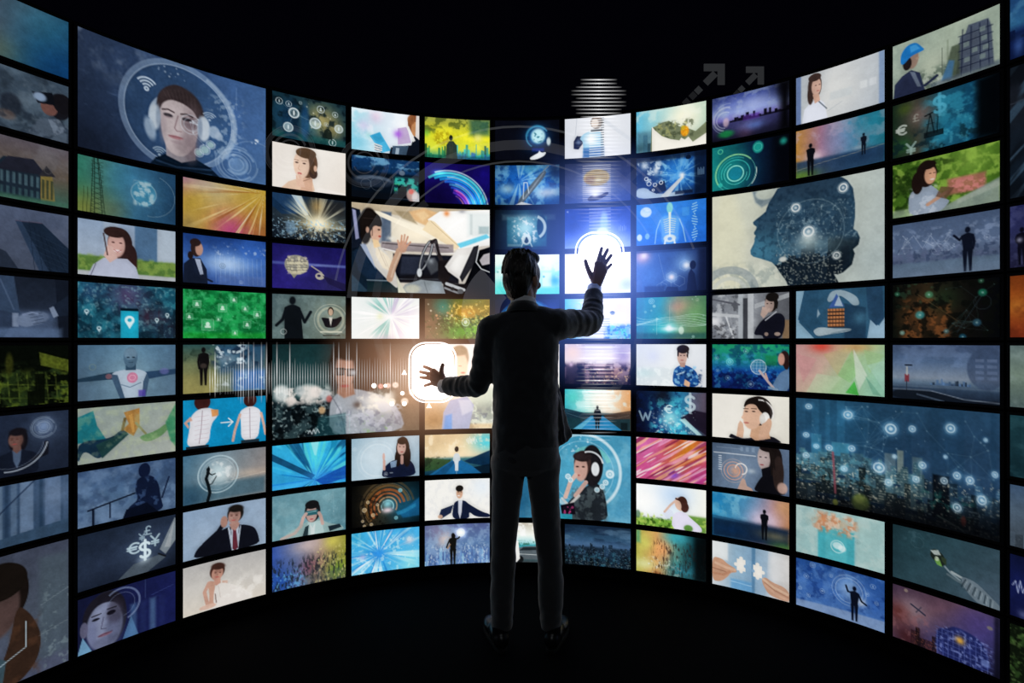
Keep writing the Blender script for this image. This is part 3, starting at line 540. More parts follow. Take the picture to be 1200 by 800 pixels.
@pic(5, 2, 'monitor showing a cyan and magenta swoosh on indigo')
def _(p):
    p.grad([(0, '#1a0f70'), (.5, '#140a52'), (1, '#0c0640')], 10).bl(150, 30, 40, '#1c1088', .6).bl(30, 90, 50, '#0a0430', .8)
    cx, cy = 58, 116
    for r, w, c, a0, a1, al in ((98, 3, '#e0fcff', 250, 352, .85), (92, 6, '#58e8ec', 238, 356, .85), (85, 6, '#2cc0ec', 246, 360, .9), (78, 6, '#1c98e0', 254, 362, .9), (71, 6, '#2878e4', 262, 362, .9), (64, 6, '#50b8f0', 272, 362, .75), (57, 5, '#3060d8', 276, 362, .9), (52, 5, '#c048c8', 284, 345, .9), (46, 5, '#8c3cd8', 284, 350, .9), (40, 3, '#e078a0', 296, 346, .8), (82, 1.6, '#e8ffff', 268, 350, .9), (68, 1.6, '#d8f4ff', 284, 355, .8), (54, 1.4, '#f4c8f4', 290, 346, .8)): p.ri(cx, cy, r, w, c, al, a0, a1, so=3)
    p.rays(112, 140, '#0c1c88', .45, 60, .55, .7, 30, 130, seed=4).gl(118, 94, 26, '#30d0ff', .35, 16).gl(34, 24, 18, '#48c8e0', .5, 8).bl(20, 90, 40, '#0c0538', .8)
@pic(5, 5, 'monitor showing green and orange light specks on brown')
def _(p):
    p.grad([(0, '#5a4838'), (.3, '#4c5038'), (.6, '#6c7428'), (1, '#8c7824')], 0).bl(44, 22, 26, '#2c9484', .8).bl(105, 34, 44, '#d89828', .9, 22).bl(80, 84, 56, '#3c9038', .9, 26).bl(120, 78, 36, '#6cb82c', .8, 20).bl(10, 60, 40, '#8a6c54', .6)
    p.cl('#ffd468', .9, 6, .56, .68, x0=60, y0=12, y1=56, fe=8).cl('#d8f490', .7, 6, .58, .7, x0=40, y0=44, fe=8).cl('#1c4420', .6, 7, .52, .64, y0=40).boke(22, ['#ffd8a0', '#fff0d0', '#f0b080'], .8, 3, .8, 4, 70, 10, 90).ri(100, 58, 9, 2.4, '#d8f0d0', .8).el(100, 58, 5, 5, '#f0fff0', .7, 2).boke(16, ['#fff4c0'], .6, 1.8, .9, 60, 155, 6, 50)
@pic(5, 6, 'large monitor showing a woman in a pale blouse among garden plants', 2, 2)
def _(p):
    p.fill('#fffaf4').bl(10, 88, 40, '#a07c50', .95, 34).bl(4, 60, 18, '#c8a078', .6, 30)
    p.re(50, 50, 160, 100, '#c8d4c0', .9, 16).cl('#f4f4e4', .8, 14, .42, .62, x0=40, y0=44, fe=8).cl('#8c948c', .7, 10, .5, .62, x0=44, y0=70, fe=8).cl('#5c6478', .5, 7, .52, .62, x0=48, y0=78, fe=6).re(40, 94, 80, 100, '#d8b07c', .6, 4)
    p.po([20, 101, 22, 80, 30, 66, 50, 62, 58, 72, 52, 101], '#a8b0cc').po([22, 101, 24, 84, 32, 82, 32, 101], '#5a98e0', .8, 3).po([40, 66, 54, 66, 58, 78, 44, 84], '#d0d4e4', .8, 3)
    p.el(42, 16, 10, 14, '#a8947c', 1, 3).el(43, 26, 7.6, 15, '#f8d8bc', 1, 3).el(41, 8, 9, 6, '#98866c', .9, 3).po([38, 38, 48, 38, 50, 60, 38, 62], '#f0c4a4', .8, 4).el(52, 48, 3, 9, '#f4c8ac', .8, 3).ln([40, 26, 43, 26], .8, '#a08070').el(45, 34, 2.6, 1, '#d07c70')
@pic(5, 8, 'monitor showing a lone walker on a road at peach sunset')
def _(p):
    p.grad([(0, '#d8bc94'), (.3, '#f0d4a8'), (.55, '#f8e0b8'), (.62, '#40747c'), (1, '#0e3448')]).bl(150, 20, 44, '#4cc4d4', .95, 34).bl(20, 20, 44, '#c8b088', .7).cl('#fff0d0', .6, 16, .5, .7, y1=50).po([0, 56, 64, 64, 60, 84, 0, 90], '#34502c', .9, 4).cl('#1c2c20', .7, 8, .5, .62, x1=60, y0=56, y1=84, fe=5).po([96, 68, 160, 42, 160, 84, 110, 74], '#0c2c48', .95, 3)
    p.po([66, 66, 90, 66, 150, 100, 10, 100], '#1c6494').po([70, 66, 78, 66, 50, 100, 20, 100], '#14486c', .7).ln([78, 66, 78, 100], 1.2, '#c4d8e4', .6).po([120, 84, 160, 76, 160, 100, 140, 100], '#0a1c2c', .9).el(78, 38, 5, 7, '#2c2420').po([72, 48, 84, 48, 88, 66, 82, 68, 82, 90, 76, 90, 72, 68, 68, 66], '#ccd4d8').re(74, 68, 82, 92, '#dce4ea')
    for i in range(7): p.ln([102 + i * 4, 14 - (i % 3) * 3, 104 + i * 4, 22 + (i % 2) * 4], 1.2, '#f4fcff', .9)
@pic(5, 9, 'monitor showing a joyful person in dark jacket, arms spread, on white')
def _(p):
    p.fill('#f0eee8').cl('#dcdcdc', .5, 9, .5, .62).bl(140, 20, 34, '#dce8f4', .7)
    p.po([66, 101, 70, 62, 78, 54, 98, 54, 108, 64, 140, 84, 160, 90, 160, 99, 124, 96, 108, 82, 110, 101], '#141c34').po([70, 64, 40, 74, 34, 92, 40, 98, 64, 84], '#1c2640').po([82, 54, 92, 54, 90, 84, 86, 101, 82, 84], '#d8dce8').el(85, 36, 8, 13, '#c49c84', 1, 2).el(85, 24, 9.5, 8, '#1a1614').el(83, 42, 3, 1.4, '#f0e8e4').el(82, 33, 1.4, .8, '#241a18').el(89, 33, 1.4, .8, '#241a18')
    p.el(38, 92, 6, 5, '#c8a48c', .9).ln([72, 66, 68, 90], 1.4, '#2c3a5c', .8)
@pic(5, 10, 'monitor showing a slim silhouette holding up a light over blue city')
def _(p):
    p.grad([(0, '#55608c'), (.5, '#5c7aa4'), (1, '#42588c')]).bl(50, 36, 26, '#f0dcc8', .85).bl(30, 10, 40, '#888098', .6).cl('#98b4d4', .5, 14).sky(100, 10, 44, 5, '#6c94c4', .45, so=1.5).cl('#d8e8f4', .6, 5, .6, .7, y0=50, fe=10, sx=.5).gl(88, 22, 14, '#f0f8ff', .8)
    p.ri(88, 22, 9, 3, '#ffffff', .7).fig(69, 100, 78, '#141410', la=(-.2, .55), ra=(.2, .86), le=(-.16, .66)).el(70, 30, 5, 6, '#14120f').ln([56, 60, 62, 50], 3, '#a88468')

# ---- column 6
@pic(6, 1, 'monitor showing a hand lifting a glowing globe on black')
def _(p):
    p.fill('#090b16').bl(105, 50, 44, '#0c2850', .9).ri(105, 42, 27, 3, '#58a8c8', .75, 120, 330, so=4).ri(104, 40, 25, 6, '#2c7898', .6, 180, 320, so=6).gl(104, 40, 20, '#2c6c94', .6)
    p.gl(106, 40, 30, '#1c6c98', .55).el(107, 40, 17, 18, '#c8f4fc', .95, 8).cl('#20586c', .8, 6, .5, .62, x0=96, x1=116, y0=30, y1=56, fe=4).el(133, 54, 5, 10, '#e8fcff', .9, 4).po([86, 94, 100, 86, 108, 82, 110, 74, 114, 82, 128, 80, 122, 90, 104, 98, 88, 99], '#f4fbff').re(92, 70, 122, 78, '#1c3ca0', .6, 5)
@pic(6, 2, 'monitor showing a dark pen across a blue swirling sky')
def _(p):
    p.fill('#1c64b8').cl('#7cc0ec', .8, 22, .45, .65).cl('#0c3c80', .8, 18, .5, .68).rays(60, 40, '#a8dcf8', .6, 30, .55, .72, 6, 110).bl(30, 60, 26, '#c4ecf8', .7, 16).bl(130, 70, 40, '#e4f0fc', .8, 18).bl(90, 8, 30, '#7cd4e4', .6, 14).bl(150, 20, 24, '#0c2440', .8)
    p.po([54, 100, 64, 78, 110, 24, 122, 14, 128, 18, 122, 32, 80, 82, 66, 100], '#56646c').po([64, 92, 118, 20, 124, 18, 76, 84], '#8c98a0', .8).ln([120, 16, 132, 4], 3, '#8ca4b0').po([50, 100, 66, 92, 96, 100], '#f0f8ff').ln([70, 84, 72, 44, 80, 44, 84, 70], 2.4, '#e4f4fc', .85)
    p.vig(.35)
@pic(6, 3, 'monitor showing a bright skull scan panel on dark blue')
def _(p):
    p.grad([(0, '#101c2c'), (.5, '#1c4c64'), (1, '#101830')], 0).re(30, 18, 128, 92, '#2c6c84', .9, 5).re(18, 12, 150, 26, '#8cb4c4', .3, 8).bl(76, 45, 34, '#b8e4ec', .9).cl('#f0fcff', .8, 6, .52, .64, x0=46, x1=104, y0=20, y1=80, fe=8).el(116, 42, 12, 30, '#143c54', .9, 3).ri(96, 44, 28, 7, '#e4f8f8', .85, 290, 60, so=3)
    p.el(78, 74, 12, 14, '#e4f4f4', .9, 3).el(78, 76, 6, 8, '#143040', .9, 2).ln([66, 92, 78, 62, 92, 92], 3, '#d8f0f4', .8).el(80, 98, 12, 8, '#0a1420', .9).re(32, 86, 66, 92, '#cce8f0', .4, 4).vig(.3)
@pic(6, 4, 'monitor showing a washed out pale mint and white interface')
def _(p):
    p.grad([(0, '#f0fff4'), (.6, '#d8faf4'), (1, '#6ce0dc')]).cl('#8ce8e0', .8, 16, .5, .66, y0=30, fe=14).re(0, 82, 160, 100, '#5cd8dc', .6, 8).re(112, 40, 148, 84, '#a4ecec', .7, 5).re(118, 46, 140, 80, '#f4fffc', .7, 4).bl(150, 66, 16, '#2c98e0', .8).bl(130, 20, 26, '#ffffff', .9).bl(12, 86, 30, '#50dcd0', .6).el(7, 44, 3, 3, '#7cb8b8', .8).ln([16, 56, 17, 80], 1.2, '#b0e0e0').el(121, 56, 3, 3, '#5cb8b8', .8)
@pic(6, 5, 'monitor showing concentric steel blue bands on navy')
def _(p):
    p.fill('#0a1030').el(80, 72, 76, 72, '#2878b4', 1, 4)
    for r in (70, 60, 50, 40): p.ri(80, 70, r, 3, '#12447c', .8).ri(80, 70, r - 5, 2.4, '#74bce4', .6)
    p.bl(140, 30, 40, '#3c5cb8', .7).vig(.2)
@pic(6, 8, 'large monitor showing a woman in headphones and dark hood inside a ring', 2, 2)
def _(p):
    p.grad([(0, '#20607c'), (.5, '#3c88a8'), (1, '#5090b0')], 20).bl(100, 45, 60, '#5cacc8', .6).cl('#8cc4d8', .35, 14).bl(20, 80, 50, '#18486c', .6).ri(104, 44, 44, 4, '#c8e4f0', .7).ri(104, 44, 44, 1.4, '#f0faff', .6, 280, 80).ri(104, 44, 36, .8, '#a8d0e4', .6).boke(24, '#dcf0fc', .4, 1.4, .8, 78, 116, 2, 26).ri(112, 40, 24, 5, '#88dcc4', .5, 230, 340)
    p.po([80, 90, 92, 74, 104, 64, 118, 54, 128, 62, 132, 78, 134, 101, 80, 101], '#20262c').cl('#4c585c', .7, 8, .48, .62, x0=90, x1=132, y0=62, fe=4).el(115, 36, 13, 24, '#1c1a1e').el(104, 34, 10, 15, '#3c2c2a').el(102, 40, 8, 15, '#c49c90', 1, 2).el(104, 26, 11, 6, '#2a2122').el(98, 38, 1.6, .8, '#201818').el(105, 38, 1.6, .8, '#201818').el(99, 48, 2.2, .9, '#a05850').el(119, 40, 4.6, 8, '#f0f4f8').ri(112, 36, 16, 2, '#e8f0f4', .9, 250, 350)
    p.ln([84, 74, 90, 56, 96, 48], 5, '#d0b0a4').ln([96, 72, 108, 56], 5, '#c4a298').ln([80, 76, 88, 84, 100, 72], 3, '#e0dcd8', .8).po([78, 84, 94, 80, 96, 94, 80, 96], '#14101a').boke(8, ['#d83c88'], .8, 1.6, .9, 81, 94, 84, 94).re(78, 94, 92, 101, '#2c98ac', .9)
    for x, y, r in ((121, 64, 3.2), (127, 60, 3.2), (131, 55, 3.4), (136, 45, 5), (87, 50, 3.4), (90, 54, 3)): p.el(x, y, r, r, '#dcf0f8', .9).ri(x, y, r * .4, .7, '#5ca0b8', .8)
@pic(6, 10, 'monitor showing a sleek grey car under a bright cloudy sky')
def _(p):
    p.grad([(0, '#b8b0a0'), (.3, '#f0f4ec'), (.5, '#a4d8dc'), (.58, '#3c9ca8'), (1, '#3c4448')]).cl('#ffffff', .7, 14, .45, .62, y1=44).bl(120, 20, 24, '#f4e8c8', .8).cl('#1c4c34', .6, 6, .5, .62, y0=46, y1=58, fe=4)
    p.po([40, 72, 66, 60, 110, 58, 130, 68, 150, 76, 150, 92, 40, 92], '#5a646a').po([60, 70, 70, 62, 106, 61, 120, 68], '#20282c').ln([40, 78, 148, 82], 1.6, '#c8d0d0').el(62, 92, 9, 9, '#16181a').el(130, 92, 9, 9, '#16181a').po([50, 44, 58, 46, 62, 90, 54, 99, 50, 99], '#f8f8f4')

# ---- column 7
@pic(7, 1, 'monitor showing a striped figure with bright chest on white')
def _(p):
    p.grad([(0, '#d4d8e0'), (.5, '#eceef4'), (1, '#d8dce4')], 0).po([90, 0, 160, 60, 160, 70, 76, 0], '#ccd2dc', .6, 3).ln([26, 50, 30, 0], 1.4, '#b8bec8').po([22, 58, 30, 44, 44, 46, 46, 62, 34, 78, 22, 76], '#1c2440').bl(34, 60, 7, '#7c98c8', .7)
    p.po([44, 100, 46, 60, 36, 52, 46, 40, 64, 34, 92, 36, 96, 100], '#8cc0e0').po([44, 100, 46, 76, 96, 74, 96, 100], '#2c5c9c', .8, 6).bl(64, 54, 20, '#ffffff', .95).el(78, 14, 15, 16, '#5c4c44', .9).el(74, 16, 9, 11, '#e8d8cc', .9, 4).re(64, 30, 92, 37, '#1c2430', .85)
    for y in range(0, 100, 6): p.re(60, y, 96, y + 2.4, '#f8fafc', .8).re(88, y + 3, 96, y + 5, '#2c3440', .8)
@pic(7, 2, 'monitor showing a cupped hand under a golden striped globe')
def _(p):
    p.grad([(0, '#20243c'), (.5, '#505c84'), (1, '#20285c')], 0).grad([(0, '#1c1e2c'), (.6, '#54648c'), (1, '#3c5cb4')], 90, .5).bl(76, 50, 50, '#a8b0c8', .7, 44).bl(76, 70, 30, '#fff8e4', .8, 14).el(78, 38, 31, 20, '#a88c30', .95, 5).el(62, 42, 14, 10, '#8c6414', .7, 6).bl(82, 44, 12, '#fff8d8', .8, 5)
    for y in range(8, 96, 5): p.re(44, y, 112, y + 1.6, '#f8f4e8', .55, 1.5)
    for y in range(20, 56, 5): p.re(52, y + 2, 104, y + 3.4, '#40360c', .6, 1)
    p.po([54, 90, 70, 78, 82, 84, 104, 74, 108, 80, 84, 94, 60, 96], '#34303c').bl(74, 80, 12, '#ffffff', .95, 8).bl(140, 40, 20, '#14183c', .5)
@pic(7, 3, 'monitor showing a deep blue glow with a pale upright figure')
def _(p):
    p.grad([(0, '#1c3484'), (.6, '#3c5cbc'), (1, '#7c98e8')]).bl(20, 40, 40, '#16307c', .7).bl(92, 70, 40, '#b8d0f8', .9, 50).bl(96, 100, 60, '#ffffff', .9, 40).el(96, 36, 9, 24, '#a8d4dc', .6, 8).el(92, 60, 13, 10, '#e8fce8', .8, 6).tx('€', 8, 8, 6, '#c8d4f4', .9, .7)
    for y in range(2, 60, 8): p.re(60, y, 112, y + 2.6, '#e4e8fc', .5, 2)
    for i in range(5): p.ln([132 + i * 4, 50 - (i % 2) * 3, 132 + i * 4, 60], 1, '#c8dcf8', .6)
    p.bl(10, 84, 20, '#5c78c4', .5, 8)
@pic(7, 4, 'monitor showing an almost blank white screen with bluish corner')
def _(p):
    p.fill('#fdfdfc').bl(150, 80, 26, '#b4c4f8', .9, 22).bl(120, 92, 30, '#d8f0dc', .6, 14).bl(24, 40, 10, '#f0ecf8', .7).re(0, 92, 160, 100, '#fffdf0', .6, 4)
@pic(7, 5, 'monitor showing white glare over a blue medical diagram')
def _(p):
    p.grad([(0, '#5cbce4'), (.3, '#c8e0f4'), (.6, '#fbf6fa'), (1, '#f4e8ec')], 0).bl(90, 40, 60, '#ffffff', .9).bl(130, 20, 24, '#f8dcd8', .8).ri(20, 40, 16, 4, '#7cd4e0', .6).ri(30, 20, 10, 3, '#8cdce4', .6).re(100, 68, 160, 100, '#64b0e0', .8, 14).cl('#4ce0c0', .7, 7, .52, .64, x0=110, y0=66, fe=6).cl('#2c64b8', .7, 6, .52, .62, x0=96, y0=66, fe=6).el(116, 36, 6, 4, '#20344c').re(110, 35, 122, 37, '#c8e4f0', .8).bl(6, 90, 26, '#1c4c9c', .6)
    for y in range(50, 100, 6): p.re(40, y, 110, y + 2, '#4c5cb0', .45, 1)
@pic(7, 6, 'monitor showing pink sunset clouds over a dark city')
def _(p):
    p.grad([(0, '#b8b4d0'), (.4, '#e8dce8'), (.6, '#a890a8'), (1, '#2c2438')]).bl(20, 20, 30, '#ffd8c8', .8).bl(90, 30, 50, '#fdf4f8', .8, 26).cl('#fff0f0', .6, 16, .48, .66, y1=48).cl('#16102a', .95, 18, .42, .6, y0=50, fe=10).re(0, 50, 50, 100, '#16101f', .7, 14).bl(110, 70, 36, '#b07c68', .6, 20).bl(140, 30, 26, '#8c7cc0', .6).cl('#f0c8a0', .7, 5, .6, .7, y0=60, x0=50, fe=8)
    for y in range(4, 100, 6): p.re(50, y, 116, y + 1.8, '#f8f4fc' if y < 52 else '#c8a0b4', .55, 1)
    for y in range(56, 100, 9): p.re(60, y, 120, y + 3, '#140e1c', .7, 1)
    p.ln([60, 22, 160, 22], 1.4, '#ffffff', .8).bl(16, 52, 6, '#f0d0f0', .8).bl(114, 58, 5, '#f4e0f8', .9)
@pic(7, 7, 'monitor showing a suited man walking up a blue road')
def _(p):
    p.grad([(0, '#40b4c0'), (.35, '#9cdcd4'), (.6, '#f0e4d0'), (1, '#d89c68')], 0).cl('#e0fcfc', .6, 18, .46, .66, y1=50).bl(90, 26, 36, '#fff4e4', .9, 24).bl(20, 20, 20, '#54d0c0', .6).re(0, 58, 160, 100, '#16323c', .95, 4).po([0, 48, 62, 62, 60, 74, 0, 70], '#1c3444', .9, 2).po([160, 50, 96, 62, 100, 74, 160, 70], '#4c3c34', .9, 2)
    p.po([64, 66, 94, 66, 140, 100, 20, 100], '#2c84b4').po([64, 70, 20, 100, 40, 100, 70, 70], '#7cc4d8', .6).ln([4, 60, 64, 78], 1, '#6c98a8', .6).ln([156, 62, 96, 78], 1, '#8c7c70', .6)
    for y in range(6, 58, 6): p.re(50, y, 116, y + 1.6, '#fffdf4', .6, 1)
    p.fig(80, 98, 58, '#10141c').re(74, 50, 87, 70, '#18202c').re(136, 80, 152, 98, '#0c1418', .7, 3)
@pic(7, 10, 'monitor showing a dense city skyline at blue dusk')
def _(p):
    p.grad([(0, '#182c40'), (.3, '#30506c'), (.5, '#48688c'), (.56, '#1c2c3c'), (1, '#101820')]).cl('#6484a0', .5, 16, .5, .7, y1=44, sx=3).cl('#14243a', .6, 14, .5, .7, y1=40, sx=3).sky(74, 8, 30, 5, '#182838', .95, win='#6c8ca4', wal=.6).sky(90, 10, 28, 6, '#12202c', .9, win='#5c90a8', wal=.7).sky(101, 8, 24, 7, '#0c1822', .9, win='#a0b4b4', wal=.6).cl('#4c9cb4', .4, 6, .6, .7, y0=60)
# ---- column 8
@pic(8, 1, 'monitor showing a wooded hill with an orange tree behind a white slope')
def _(p):
    p.grad([(0, '#5cb0d0'), (.35, '#a4d0d0'), (.7, '#e0e8d0'), (1, '#b4ccb8')], 0).bl(110, 30, 40, '#f8f4d8', .9, 34).cl('#f0f4e4', .4, 20).re(0, 50, 40, 100, '#4c7080', .7, 14).sky(100, 20, 64, 7, '#34586c', .7, 16, 44, so=2).bl(10, 90, 20, '#2c4c54', .6)
    p.po([34, 100, 36, 44, 60, 34, 76, 32, 98, 48, 118, 56, 136, 66, 160, 48, 160, 100], '#747c60', sh=True).cl('#444c38', .7, 8, .48, .62, x0=40, x1=132, y0=34, y1=76, fe=4).cl('#a8a86c', .6, 6, .55, .66, x0=44, x1=120, y0=34, y1=70, fe=4).el(112, 62, 9, 12, '#e0901c', 1, 4).el(108, 54, 5, 6, '#b8a42c', .9, 3).cl('#f4b830', .8, 4, .5, .6, x0=105, x1=119, y0=52, y1=72, fe=3)
    p.po([37, 102, 37, 40, 44, 50, 60, 66, 80, 76, 100, 82, 104, 76, 112, 82, 120, 76, 130, 90, 160, 74, 160, 102], '#f0ece0', sh=True)
@pic(8, 2, 'monitor showing hands using a laptop among blue app symbols')
def _(p):
    p.fill('#0e2c5c').bl(95, 45, 50, '#3c94e0', .9).cl('#8cd0f8', .7, 9, .5, .64, x0=60, x1=130, y0=10, y1=74, fe=8).rays(100, 50, '#a8e0fc', .6, 60, .55, .7, 8, 60).po([70, 18, 132, 8, 134, 78, 74, 86], '#1c60b0', .35).cl('#e4f4ff', .8, 10, .52, .66, x1=60, y0=10, y1=60, fe=8).re(0, 0, 160, 12, '#101c30', .7, 6).bl(20, 20, 12, '#ecf8ff', .8).bl(46, 34, 9, '#f4fcff', .8, 14).re(134, 0, 160, 100, '#0a1428', .75, 8)
    p.po([0, 100, 0, 74, 22, 72, 40, 86, 60, 92, 110, 88, 112, 100], '#b8ccdc', .9, 3).po([48, 66, 66, 60, 70, 84, 48, 90, 30, 80], '#0c1830').po([56, 98, 92, 66, 106, 54, 110, 58, 88, 82, 74, 100], '#c4ccd0').bl(106, 52, 8, '#ffffff', .95)
    for x, y, r in ((30, 64, 6), (44, 68, 5), (58, 64, 5), (24, 52, 5), (40, 80, 3)): p.ri(x, y, r * .8, 1.8, '#eef8ff', .95)
    for i in range(5): p.ln([142 + i * 3, 40 + (i % 2) * 4, 142 + i * 3, 56], 1.2, '#a8d4f4', .8)
    p.el(120, 12, 6, 5, '#0c1830').re(90, 88, 130, 96, '#0c1428', .8, 3)
@pic(8, 3, 'monitor showing a see through skeleton anatomy on bright blue')
def _(p):
    p.fill('#256cc8').grad([(0, '#3c8cdc'), (1, '#1c60c4')], 70, .6).bl(76, 50, 40, '#5ca8ec', .5).el(78, 14, 7, 13, '#8cd8c8', .9, 3).re(75, 24, 81, 40, '#e0f4d8', .9, 2)
    p.po([58, 100, 60, 60, 54, 40, 66, 32, 90, 32, 102, 40, 98, 62, 98, 100], '#8cc4ec', .4, 5).ln([78, 26, 78, 84], 3.2, '#f0f4dc', .95)
    for i in range(7): p.ln([64 + i * .6, 42 + i * 5, 78, 38 + i * 5.4, 92 - i * .6, 42 + i * 5], 1.6, '#e8e8c4', .8)
    p.el(78, 86, 14, 9, '#e4ecdc', .85, 3).el(78, 87, 5, 4, '#3c7cd0', .8, 2).ln([68, 90, 66, 101], 4, '#dcecec').ln([88, 90, 90, 101], 4, '#dcecec').ln([56, 42, 48, 64, 44, 96], 2.4, '#a8d4f0', .8).ln([100, 42, 108, 64, 114, 96], 2.4, '#a8d4f0', .8)
    p.el(23, 20, 13, 12, '#dcecf4', .9, 3).cl('#a8c8dc', .6, 4, .5, .6, x0=12, x1=36, y0=10, y1=30, fe=3).el(8, 80, 6, 8, '#e4f4fc', .9, 2).el(26, 78, 5, 7, '#98d0f0', .8, 2).re(106, 16, 122, 36, '#4c98e0', .6)
    for y in range(8, 98, 6): p.ln([134 + 6 * math.sin(y / 10), y, 134 - 6 * math.sin(y / 10), y + 3], 2.2, '#a8dcf4', .85)
@pic(8, 4, 'monitor showing a shadowy hand reaching toward honeycomb lights')
def _(p):
    p.grad([(0, '#3c64a4'), (.5, '#2c4c84'), (1, '#141c3c')], 10).bl(15, 15, 24, '#e0a8a0', .85).bl(18, 12, 10, '#fff0e8', .9).bl(30, 60, 40, '#4c7cbc', .6).bl(110, 35, 30, '#7ca4d4', .8).bl(116, 40, 10, '#f0f4f8', .95).bl(82, 66, 16, '#a8c8e8', .9).bl(82, 66, 7, '#fbe8e4', .9)
    for x, y in ((82, 66), (100, 76), (70, 84), (112, 40), (60, 90)): p.ln([v for k in range(7) for t in [math.radians(60 * k + 30)] for v in (x + 13 * math.cos(t), y + 13 * math.sin(t))], .8, '#b8d4f0', .5)
    p.ln([52, 10, 66, 70], .8, '#a8c4e8', .5).re(20, 86, 66, 100, '#16284c', .7, 6).po([66, 100, 72, 88, 96, 90, 98, 100], '#101c40').po([116, 101, 120, 60, 126, 48, 134, 60, 140, 101], '#0e1430').el(130, 40, 7, 10, '#0c1024').re(142, 0, 160, 100, '#0c1128', .7, 12).re(0, 0, 160, 6, '#14203c', .6, 6)
@pic(8, 5, 'monitor showing white wave lines over teal and green')
def _(p):
    p.grad([(0, '#28809c'), (.35, '#2c94a0'), (.6, '#7c8c60'), (1, '#4c7c58')], 0).bl(100, 25, 34, '#b88c68', .8, 20).bl(70, 75, 40, '#2cbcb8', .8, 20).bl(130, 40, 30, '#6c9c60', .7).re(0, 86, 160, 100, '#1c4c54', .6, 10)
    for k in range(7): p.ln([v for x in range(0, 164, 5) for v in (x, 48 + k * 3.4 + (10 - k) * math.sin(x / 26 + k * .55) * abs(x - 82) / 82)], .9, '#d8f8f0', .7)
    p.bl(78, 76, 26, '#f4fffc', .9, 7).bl(76, 74, 8, '#ffffff', .95, 10).el(104, 80, 6, 9, '#e8fce8', .7, 3).boke(12, '#c8f4e8', 1.4, 4, .6).ic(36, 10, 7, '#d8f4f0', .7, k=1).ln([48, 50, 48, 90], .7, '#e0fcf8', .7).ln([78, 20, 78, 60], .7, '#e8d8b8', .6).ic(140, 10, 4, '#d8e8c8', .6)
@pic(8, 6, 'monitor showing a man in a patterned blue suit on pale grey')
def _(p):
    p.grad([(0, '#d4dae0'), (.5, '#e8ecf0'), (1, '#d0d4da')], 10).re(0, 56, 100, 100, '#ccd8dc', .6, 10).cl('#f4fafa', .6, 9, .5, .64, y0=56, x1=90, fe=6).bl(20, 70, 30, '#b0d8d8', .4, 14).bl(40, 30, 20, '#c8d0f0', .5)
    p.po([84, 101, 86, 62, 96, 52, 110, 48, 126, 54, 140, 66, 146, 101], '#1c4c88').cl('#8cc4e8', .8, 7, .5, .62, x0=88, x1=142, y0=52, fe=3).cl('#0c2450', .7, 6, .52, .64, x0=100, y0=60, fe=4, x1=150).el(106, 30, 11, 19, '#c4a498', 1, 2).el(108, 12, 14, 10, '#241c1c').po([95, 14, 100, 8, 98, 30, 95, 28], '#241c1c').po([118, 14, 121, 18, 119, 34, 116, 28], '#2c2220').el(103, 27, 1.8, .9, '#1c1616').el(111, 27, 1.8, .9, '#1c1616').el(106, 38, 3.6, 1.2, '#9c5c58').po([100, 44, 114, 44, 112, 54, 102, 54], '#b08c80').po([112, 82, 124, 90, 122, 101, 110, 96], '#e0b494').ln([94, 72, 110, 66], 3, '#d8ecf8', .7)
@pic(8, 7, 'monitor showing a blue world map with dollar and euro signs')
def _(p):
    p.grad([(0, '#0a0c1c'), (.3, '#123060'), (.6, '#2c7ca4'), (1, '#3c3848')], 0).cl('#4cc4dc', .8, 14, .46, .6, x0=34, x1=120, y0=16, fe=10).cl('#0c1c44', .8, 12, .52, .66, x1=100).bl(78, 64, 26, '#a8f0f4', .8).cl('#e8fcff', .6, 5, .58, .68, x0=40, x1=130, y0=50, fe=8).re(124, 0, 160, 60, '#6c5c6c', .6, 12).bl(60, 10, 30, '#16181c', .7)
    p.po([102, 62, 132, 42, 160, 46, 160, 98], '#1c1424', .9, 3).po([100, 66, 112, 62, 150, 98, 140, 100], '#c8f4f4', .8, 3).tx('$', 124, 26, 42, '#c8dce4', 6, .75).tx('€', 76, 42, 24, '#d8f4f8', 3.2, .85).ln([8, 50, 16, 72, 22, 54, 28, 70, 34, 50], 4, '#b8d8e8', .7).bl(6, 96, 24, '#0a0a20', .8).boke(20, '#d8fcff', .5, 1.8, .7, 40, 150, 40, 96)
@pic(8, 8, 'monitor showing slanted pink, orange and violet streaks')
def _(p):
    p.grad([(0, '#c05890'), (.35, '#b8506c'), (.6, '#b86030'), (1, '#a84078')], 15).bl(130, 25, 44, '#c47c20', .9, 26).bl(84, 84, 26, '#7a4cd0', .9, 18).bl(20, 20, 40, '#d070b0', .7).bl(30, 80, 40, '#c04c8c', .7).bl(140, 90, 36, '#a83880', .8)
    p.diag(-33, '#f0a8d0', .7, 5, .6, .8, 60, 3).diag(-33, '#6c1c40', .7, 6, .58, .8, 70, 9).diag(-33, '#ffc890', .6, 4, .66, .82, 50, 15).diag(-33, '#fff0f0', .8, 3.4, .76, .88, 45, 24).ln([0, 40, 60, 4], 2, '#fff0f4', .9, 2).ln([100, 98, 160, 62], 1.6, '#f8dce8', .8, 2)
